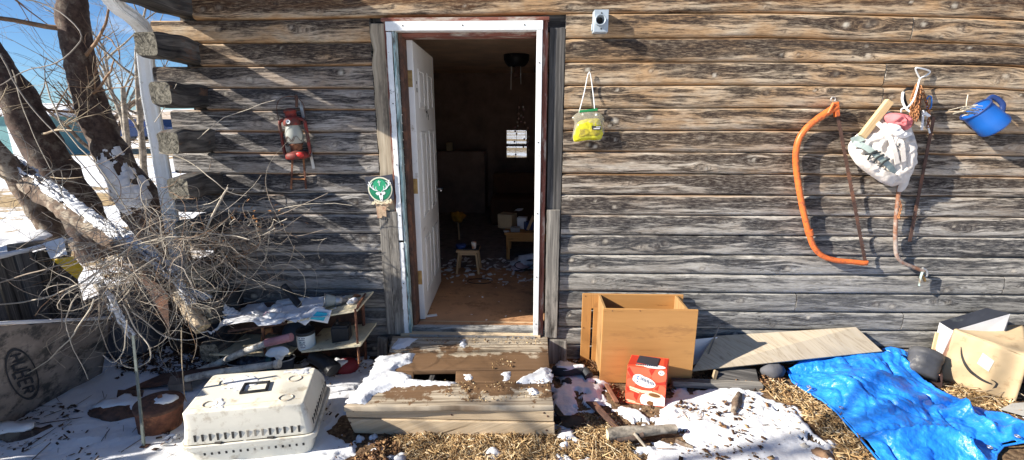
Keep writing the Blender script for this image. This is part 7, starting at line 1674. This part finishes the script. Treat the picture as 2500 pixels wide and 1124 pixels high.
b = MB(); b.bb(sp0.x - .05, sp0.x + .11, 1.27, 1.41, zs + .001, zs + .01); tag(b.build('dark_tray', M['card_dark'], None), 'thin dark tray lying flat on the stool', 'tray')
# table
tp0 = W(1236, 568, 1.75); t = thing('low_table', (tp0.x + .3, 2.0, zf), 'low pine table with square legs just inside on the right', 'table'); X0 = tp0.x; zt_ = tp0.z
b = MB(); b.bb(X0 - .02, X0 + .75, 1.72, 2.25, zt_ - .022, zt_); b.build('tabletop', M['table'], t, bevel=.003)
b = MB(); b.bb(X0 + .0, X0 + .73, 1.745, 1.765, zt_ - .10, zt_ - .022); b.build('apron', M['table'], t, bevel=.002)
for x in (X0 + .02, X0 + .70):
    for y in (1.77, 2.2): b = MB(); b.bb(x - .02, x + .02, y - .02, y + .02, zf, zt_ - .022); b.build('leg', M['table'], t, bevel=.002)
for i, (px, w_, h, d, y, mt_, lb_) in enumerate([(1228, .17, .16, .14, 2.0, 'cardboard', 'open cardboard carton at the left of the low table'), (1275, .10, .13, .08, 1.95, 'card_white', 'white box with a dark emblem on the low table'), (1258, .10, .05, .08, 1.80, 'grey_pl', 'small grey gadget at the front of the low table'), (1236, .06, .012, .05, 1.78, 'paper', 'white paper slip on the corner of the low table'), (1290, .09, .09, .10, 1.90, 'navy', 'blue bundle at the right of the low table')]):
    x = W(px, 560, y).x + (.05 if i == 0 else 0); b = MB(); b.box((x, y, zt_ + h / 2 + .001), (w_, d, h), Matrix.Rotation(.2 * (i - 2), 4, 'Z'), 0, 1.05); interior(b, ['carton', 'small_box', 'gadget', 'paper_slip', 'cloth_bundle'][i], M[mt_], lb_, ['carton', 'box', 'gadget', 'paper', 'bundle'][i], .004)
b = MB(); b.plank(W(1288, 562, 1.78), W(1302, 528, 1.9), .03, .008); interior(b, 'loose_lath', M['stool'], 'pale wooden slat leaning on the goods on the table', 'slat')
paper('paper_sheet', [W(1255, 516, 2.05), W(1275, 514, 2.0), W(1278, 509, 2.1), W(1262, 510, 2.1)], M['paper'], 'white paper on top of the cartons on the table', .004)
# bag, coils, litter
p = W(1283, 650, 1.45); b = MB(); b.ball((p.x, 1.45, zf + .055), .13, 16, (1.1, .8, .5), rough=.9); interior(b, 'plastic_bag', M['plastic_bag'], 'pale crumpled plastic bag on the floor under the low table', 'bag')
b = MB(); b.ball((p.x - .06, 1.36, zf + .035), .08, 14, (1.1, .8, .5), rough=.9); interior(b, 'cloth_heap', simple('dull pink cloth', (.40, .30, .33), .8, .15, 10), 'dull pink cloth heap in front of the pale plastic bag', 'cloth')
b = MB(); c0_ = V(p.x + .02, 1.33, zf + .07); b.tube([c0_ + V(.13 * math.cos(R(a)), .05 * math.sin(R(a)), .035 * math.sin(R(a))) for a in range(0, 360, 15)], .005, 6, closed=True); b.tube([c0_ + V(-.03 + .11 * math.cos(R(a)), .05 * math.sin(R(a)), .05 * math.sin(R(a) + 1)) for a in range(0, 360, 15)], .005, 6, closed=True); interior(b, 'cable_loop', M['cord'], 'black cable looped over the pale plastic bag inside', 'cable')
c0_ = G(1172, 688, zf); b = MB(); b.tube([c0_ + V(.12 * math.cos(R(a)), .07 * math.sin(R(a)), .006) for a in range(0, 350, 14)], .0035, 6); interior(b, 'wire_loop', M['cord'], 'thin dark wire loop lying on the brown floor', 'wire')
fl_ = W(1118, 530, 2.6); t = thing('yellow_flower_pot', (fl_.x, 2.6, zf), 'tall yellow headed ornament on a pale stem deep in the room', 'ornament'); b = MB(); b.ball((fl_.x, 2.6, fl_.z), .085, 14, (1, .7, .8), rough=.8); b.build('yellow_head', simple('dusty yellow', (.42, .20, .02), .8, .3, 20), t); b = MB(); b.tube([(fl_.x, 2.6, fl_.z - .05), (fl_.x + .01, 2.6, zf)], .012, 8); b.build('stem', M['stool'], t)
b = MB(); c0_ = G(1085, 760, zf) ; b.box(G(1052, 771, zf + .006), (.095, .03, .008), Matrix.Rotation(.35, 4, 'Z')); interior(b, 'white_strip', M['white_pl'], 'white plastic strip on the floor at the foot of the door', 'strip')
RS = random.Random(12); b = MB()
for k in range(150):
    px_, py_ = RS.uniform(1065, 1303), 668 + RS.gauss(0, 14) - (20 if RS.random() < .4 else 0)
    if RS.random() < .05: py_ = RS.uniform(690, 785)
    p = G(px_, max(632, py_), zf + .004); a = RS.uniform(0, 6.3); s_ = RS.uniform(.008, .035) * (.35 if py_ > 690 else 1); u_ = V(math.cos(a), math.sin(a), RS.uniform(0, .3)) * s_; v_ = V(-math.sin(a), math.cos(a), RS.uniform(0, .4)) * s_ * RS.uniform(.3, 1); b.add([p - u_ - v_, p + u_ - v_, p + u_ + v_, p - u_ + v_], [(0, 1, 2, 3)])
kind(b.build('floor_litter', M['paper'], None, solid=.001), 'stuff', 'scraps of paper and plastic strewn over the room floor')
# shelves and clutter lost in the dark
t = thing('dark_shelf', (-1.3, 4.2, zf), 'tall dark shelf against the back of the room, barely visible', 'shelf'); b = MB(); b.bb(-1.9, -.7, 4.3, 4.8, zf, 1.25); b.build('shelf_body', M['wall_in'], t, bevel=.01)
for k in (1, 4): b = MB(); x = -1.85 + k * .13; h = .08 + .1 * ((k * 7) % 3) / 2; b.bb(x, x + .09, 4.4, 4.5, 1.25, 1.25 + h); b.build('shelf_item', [M['wall_in'], M['cardboard'], M['grey_pl']][k % 3], t, bevel=.01)
t = thing('armchair', (.0, 3.6, zf), 'dim brown armchair deep in the room below the window', 'armchair'); b = MB(); b.bb(-.55, .25, 3.4, 4.0, zf, zf + .4); b.build('seat', simple('brown upholstery', (.12, .06, .035), .9, .2, 6), t, bevel=.05); b = MB(); b.bb(-.55, .25, 3.95, 4.15, zf + .3, zf + .72); b.build('backrest', simple('brown upholstery back', (.14, .065, .035), .9, .2, 6), t, bevel=.06)

# ================================================================== LITTER ON THE GROUND
def in_poly(x, y, poly):
    c = False; n = len(poly)
    for i in range(n):
        a, b_ = poly[i], poly[(i + 1) % n]
        if (a[1] > y) != (b_[1] > y) and x < (b_[0] - a[0]) * (y - a[1]) / (b_[1] - a[1] + 1e-12) + a[0]: c = not c
    return c
def chips(name, label, polys, n, mat, smin, smax, thin, seed, zoff=.004, tiltmax=.5, avoid_snow=False, ztop=None, flat=False):
    RS = np.random.default_rng(seed); vs = []; fs_ = []
    pts = []
    ar = []
    for p in polys:
        xs_ = [a[0] for a in p]; ys2 = [a[1] for a in p]; ar.append((max(xs_) - min(xs_)) * (max(ys2) - min(ys2)))
    tot = sum(ar)
    for p, a_ in zip(polys, ar):
        xs_ = [a[0] for a in p]; ys2 = [a[1] for a in p]; k = int(n * a_ / tot); x = RS.uniform(min(xs_), max(xs_), k); y = RS.uniform(min(ys2), max(ys2), k)
        for i in range(k):
            if in_poly(x[i], y[i], p): pts.append((x[i], y[i]))
    P = np.array(pts)
    if avoid_snow:
        ix = np.clip(((P[:, 0] - gx[0]) / .009).astype(int), 0, len(gx) - 1); iy = np.clip(((P[:, 1] - gy[0]) / .009).astype(int), 0, len(gy) - 1); P = P[sn[iy, ix] < .012 * RS.random(len(P)) + .0]
    ix = np.clip(((P[:, 0] - gx[0]) / .009).astype(int), 0, len(gx) - 1); iy = np.clip(((P[:, 1] - gy[0]) / .009).astype(int), 0, len(gy) - 1)
    z = np.maximum(GZ[iy, ix], SZ[iy, ix]) if ztop is None else np.full(len(P), ztop)
    if flat: P_keep = fbm(P[:, 0] * 5 + 40, P[:, 1] * 5 + 40, 3, seed) > .5 + .12 * RS.random(len(P)); P = P[P_keep]; z = z[P_keep]
    m = len(P); yaw = RS.uniform(0, 2 * np.pi, m); tl2 = RS.normal(0, tiltmax * .5, m); L = smin + (smax - smin) * RS.random(m) ** 2; Wd = np.maximum(.0016, L * thin * RS.uniform(.6, 1.4, m)); H = Wd * (RS.uniform(.06, .18, m) if flat else RS.uniform(.3, .8, m))
    u_ = np.stack([np.cos(yaw) * np.cos(tl2), np.sin(yaw) * np.cos(tl2), np.sin(tl2)], -1); v_ = np.stack([-np.sin(yaw), np.cos(yaw), np.zeros(m)], -1); w_ = np.cross(u_, v_)
    c_ = np.stack([P[:, 0], P[:, 1], z + zoff + np.abs(np.sin(tl2)) * L * .4 + RS.random(m) * zoff], -1)
    co = []
    for a, b_, d in ((-1, -1, -1), (1, -1, -1), (1, 1, -1), (-1, 1, -1), (-1, -1, 1), (1, -1, 1), (1, 1, 1), (-1, 1, 1)):
        kx = a * RS.uniform(.6, 1.1, m); co.append(c_ + u_ * (L / 2 * kx)[:, None] + v_ * (Wd / 2 * b_)[:, None] + w_ * (H / 2 * d)[:, None])
    co = np.stack(co, 1).reshape(-1, 3); f = np.array([(3, 2, 1, 0), (4, 5, 6, 7), (0, 1, 5, 4), (1, 2, 6, 5), (2, 3, 7, 6), (3, 0, 4, 7)]); q = (f[None] + (np.arange(m) * 8)[:, None, None]).reshape(-1, 4)
    me = bpy.data.meshes.new(name); me.vertices.add(len(co)); me.vertices.foreach_set('co', co.astype(np.float32).ravel()); me.loops.add(q.size); me.loops.foreach_set('vertex_index', q.ravel().astype(np.int32)); me.polygons.add(len(q)); me.polygons.foreach_set('loop_start', np.arange(0, q.size, 4, dtype=np.int32)); me.polygons.foreach_set('loop_total', np.full(len(q), 4, dtype=np.int32)); me.update(calc_edges=True)
    at = me.attributes.new('tone', 'FLOAT', 'POINT'); at.data.foreach_set('value', np.repeat(RS.random(m), 8).astype(np.float32)); me.materials.append(mat)
    o = bpy.data.objects.new(name, me); col.objects.link(o); kind(o, 'stuff', label); return o
def tonemat(name, stops):
    m = NT(name, .9, .15); t_ = m.attr('tone'); co = m.coord('Object', rnd=False); c = m.ramp(t_, stops); n_ = m.noise(co, 90, 3, .6); c = m.mix(.5, c, m.ramp(n_, [(.3, (.5, .5, .5)), (.7, (1, 1, 1))]), 'MULTIPLY'); m.setc(c); return m.m
straw = tonemat('straw and wood chips', [(0, (.16, .09, .045)), (.3, (.36, .22, .10)), (.6, (.58, .40, .20)), (.85, (.74, .56, .32)), (1, (.82, .70, .50))])
leafm = tonemat('dead leaf litter', [(0, (.06, .035, .025)), (.5, (.16, .085, .045)), (.8, (.32, .18, .09)), (1, (.50, .33, .17))])
darkl = tonemat('dark wet litter', [(0, (.03, .025, .025)), (.6, (.08, .05, .04)), (1, (.18, .11, .07))])
PPs = lambda *a: [pix_poly(p, .01) for p in a]
full = PPs([(960, 1058), (1360, 1058), (1360, 1010), (1500, 1015), (1570, 1130), (1620, 1200), (940, 1200), (990, 1100)])
chips('straw_litter', 'straw and wood chips scattered on the ground around the step', full, 24000, straw, .010, .055, .07, 1, .007, .6, True)
chips('straw_litter', 'straw scattered along the left edge of the blue tarp', PPs([(1880, 930), (1960, 955), (2060, 1030), (2200, 1200), (2080, 1200), (1990, 1040), (1930, 990), (1860, 955)], [(2300, 920), (2480, 960), (2480, 1010), (2350, 985), (2290, 945)]), 7500, straw, .010, .07, .08, 2, .006, .6, True)
chips('long_straw', 'long pale straws lying below the forked firewood', PPs([(1400, 1030), (1500, 1040), (1570, 1124), (1430, 1150)]), 500, straw, .05, .13, .03, 3, .012, .3, True)
chips('wall_litter', 'dark leaf litter collected along the foot of the wall', PPs([(1380, 880), (1480, 880), (1500, 960), (1640, 925), (1700, 915), (1930, 905), (1900, 960), (1700, 945), (1500, 985), (1470, 930)]), 7000, leafm, .006, .040, .25, 4, .006, .8, True)
chips('leaf_litter', 'small dead leaves scattered on the snow at right', PPs([(1480, 985), (1940, 960), (2110, 1130), (1560, 1130)]), 1100, leafm, .006, .036, .5, 5, .003, .7, flat=True)
chips('leaf_litter', 'dark leaf scraps scattered on the shaded snow at left', PPs([(-60, 930), (260, 900), (440, 890), (440, 1140), (-60, 1140)]), 1500, darkl, .006, .036, .45, 6, .003, .8, flat=True)
chips('leaf_litter', 'leaf scraps on the snow between carrier and step', PPs([(740, 890), (980, 880), (980, 1124), (800, 1140), (780, 1000)]), 800, leafm, .006, .03, .5, 7, .003, .8, flat=True)
chips('straw_litter', 'loose golden straw strewn over the snow right of the carton', PPs([(1480, 985), (1940, 960), (2110, 1130), (1560, 1130)]), 500, straw, .010, .045, .10, 15, .003, .3, flat=True)
chips('brown_litter', 'brown leaf heap between the carrier and the step', PPs([(880, 1075), (960, 1062), (1010, 1075), (990, 1124), (900, 1140), (860, 1120)], [(800, 1100), (900, 1085), (900, 1140), (800, 1140)]), 2600, leafm, .008, .035, .4, 8, .006, .9, flat=True)
chips('step_crumbs', 'small straw crumbs lying on the wooden step', [pix_poly(p, .2) for p in ([(1080, 930), (1150, 925), (1160, 975), (1090, 980)], [(1120, 935), (1340, 930), (1340, 975), (1130, 985)], [(1200, 880), (1260, 878), (1260, 900), (1200, 902)], [(1000, 825), (1330, 825), (1330, 842), (1050, 842)])], 420, straw, .005, .016, .45, 9, .003, .4, False, .205)
chips('brush_litter', 'dark litter in the shade under the brush pile', PPs([(250, 860), (560, 830), (700, 900), (450, 920), (300, 920)]), 2500, darkl, .01, .06, .2, 10, .006, .7)
chips('snow_twigs', 'thin dark twigs lying on the snow at lower left', PPs([(-40, 960), (440, 960), (440, 1140), (-40, 1140)]), 90, darkl, .06, .22, .018, 11, .004, .1)
chips('snow_twigs', 'thin twigs lying on the snow at lower right', PPs([(1500, 1000), (2100, 980), (2120, 1140), (1560, 1140)]), 45, leafm, .03, .10, .03, 12, .004, .1)
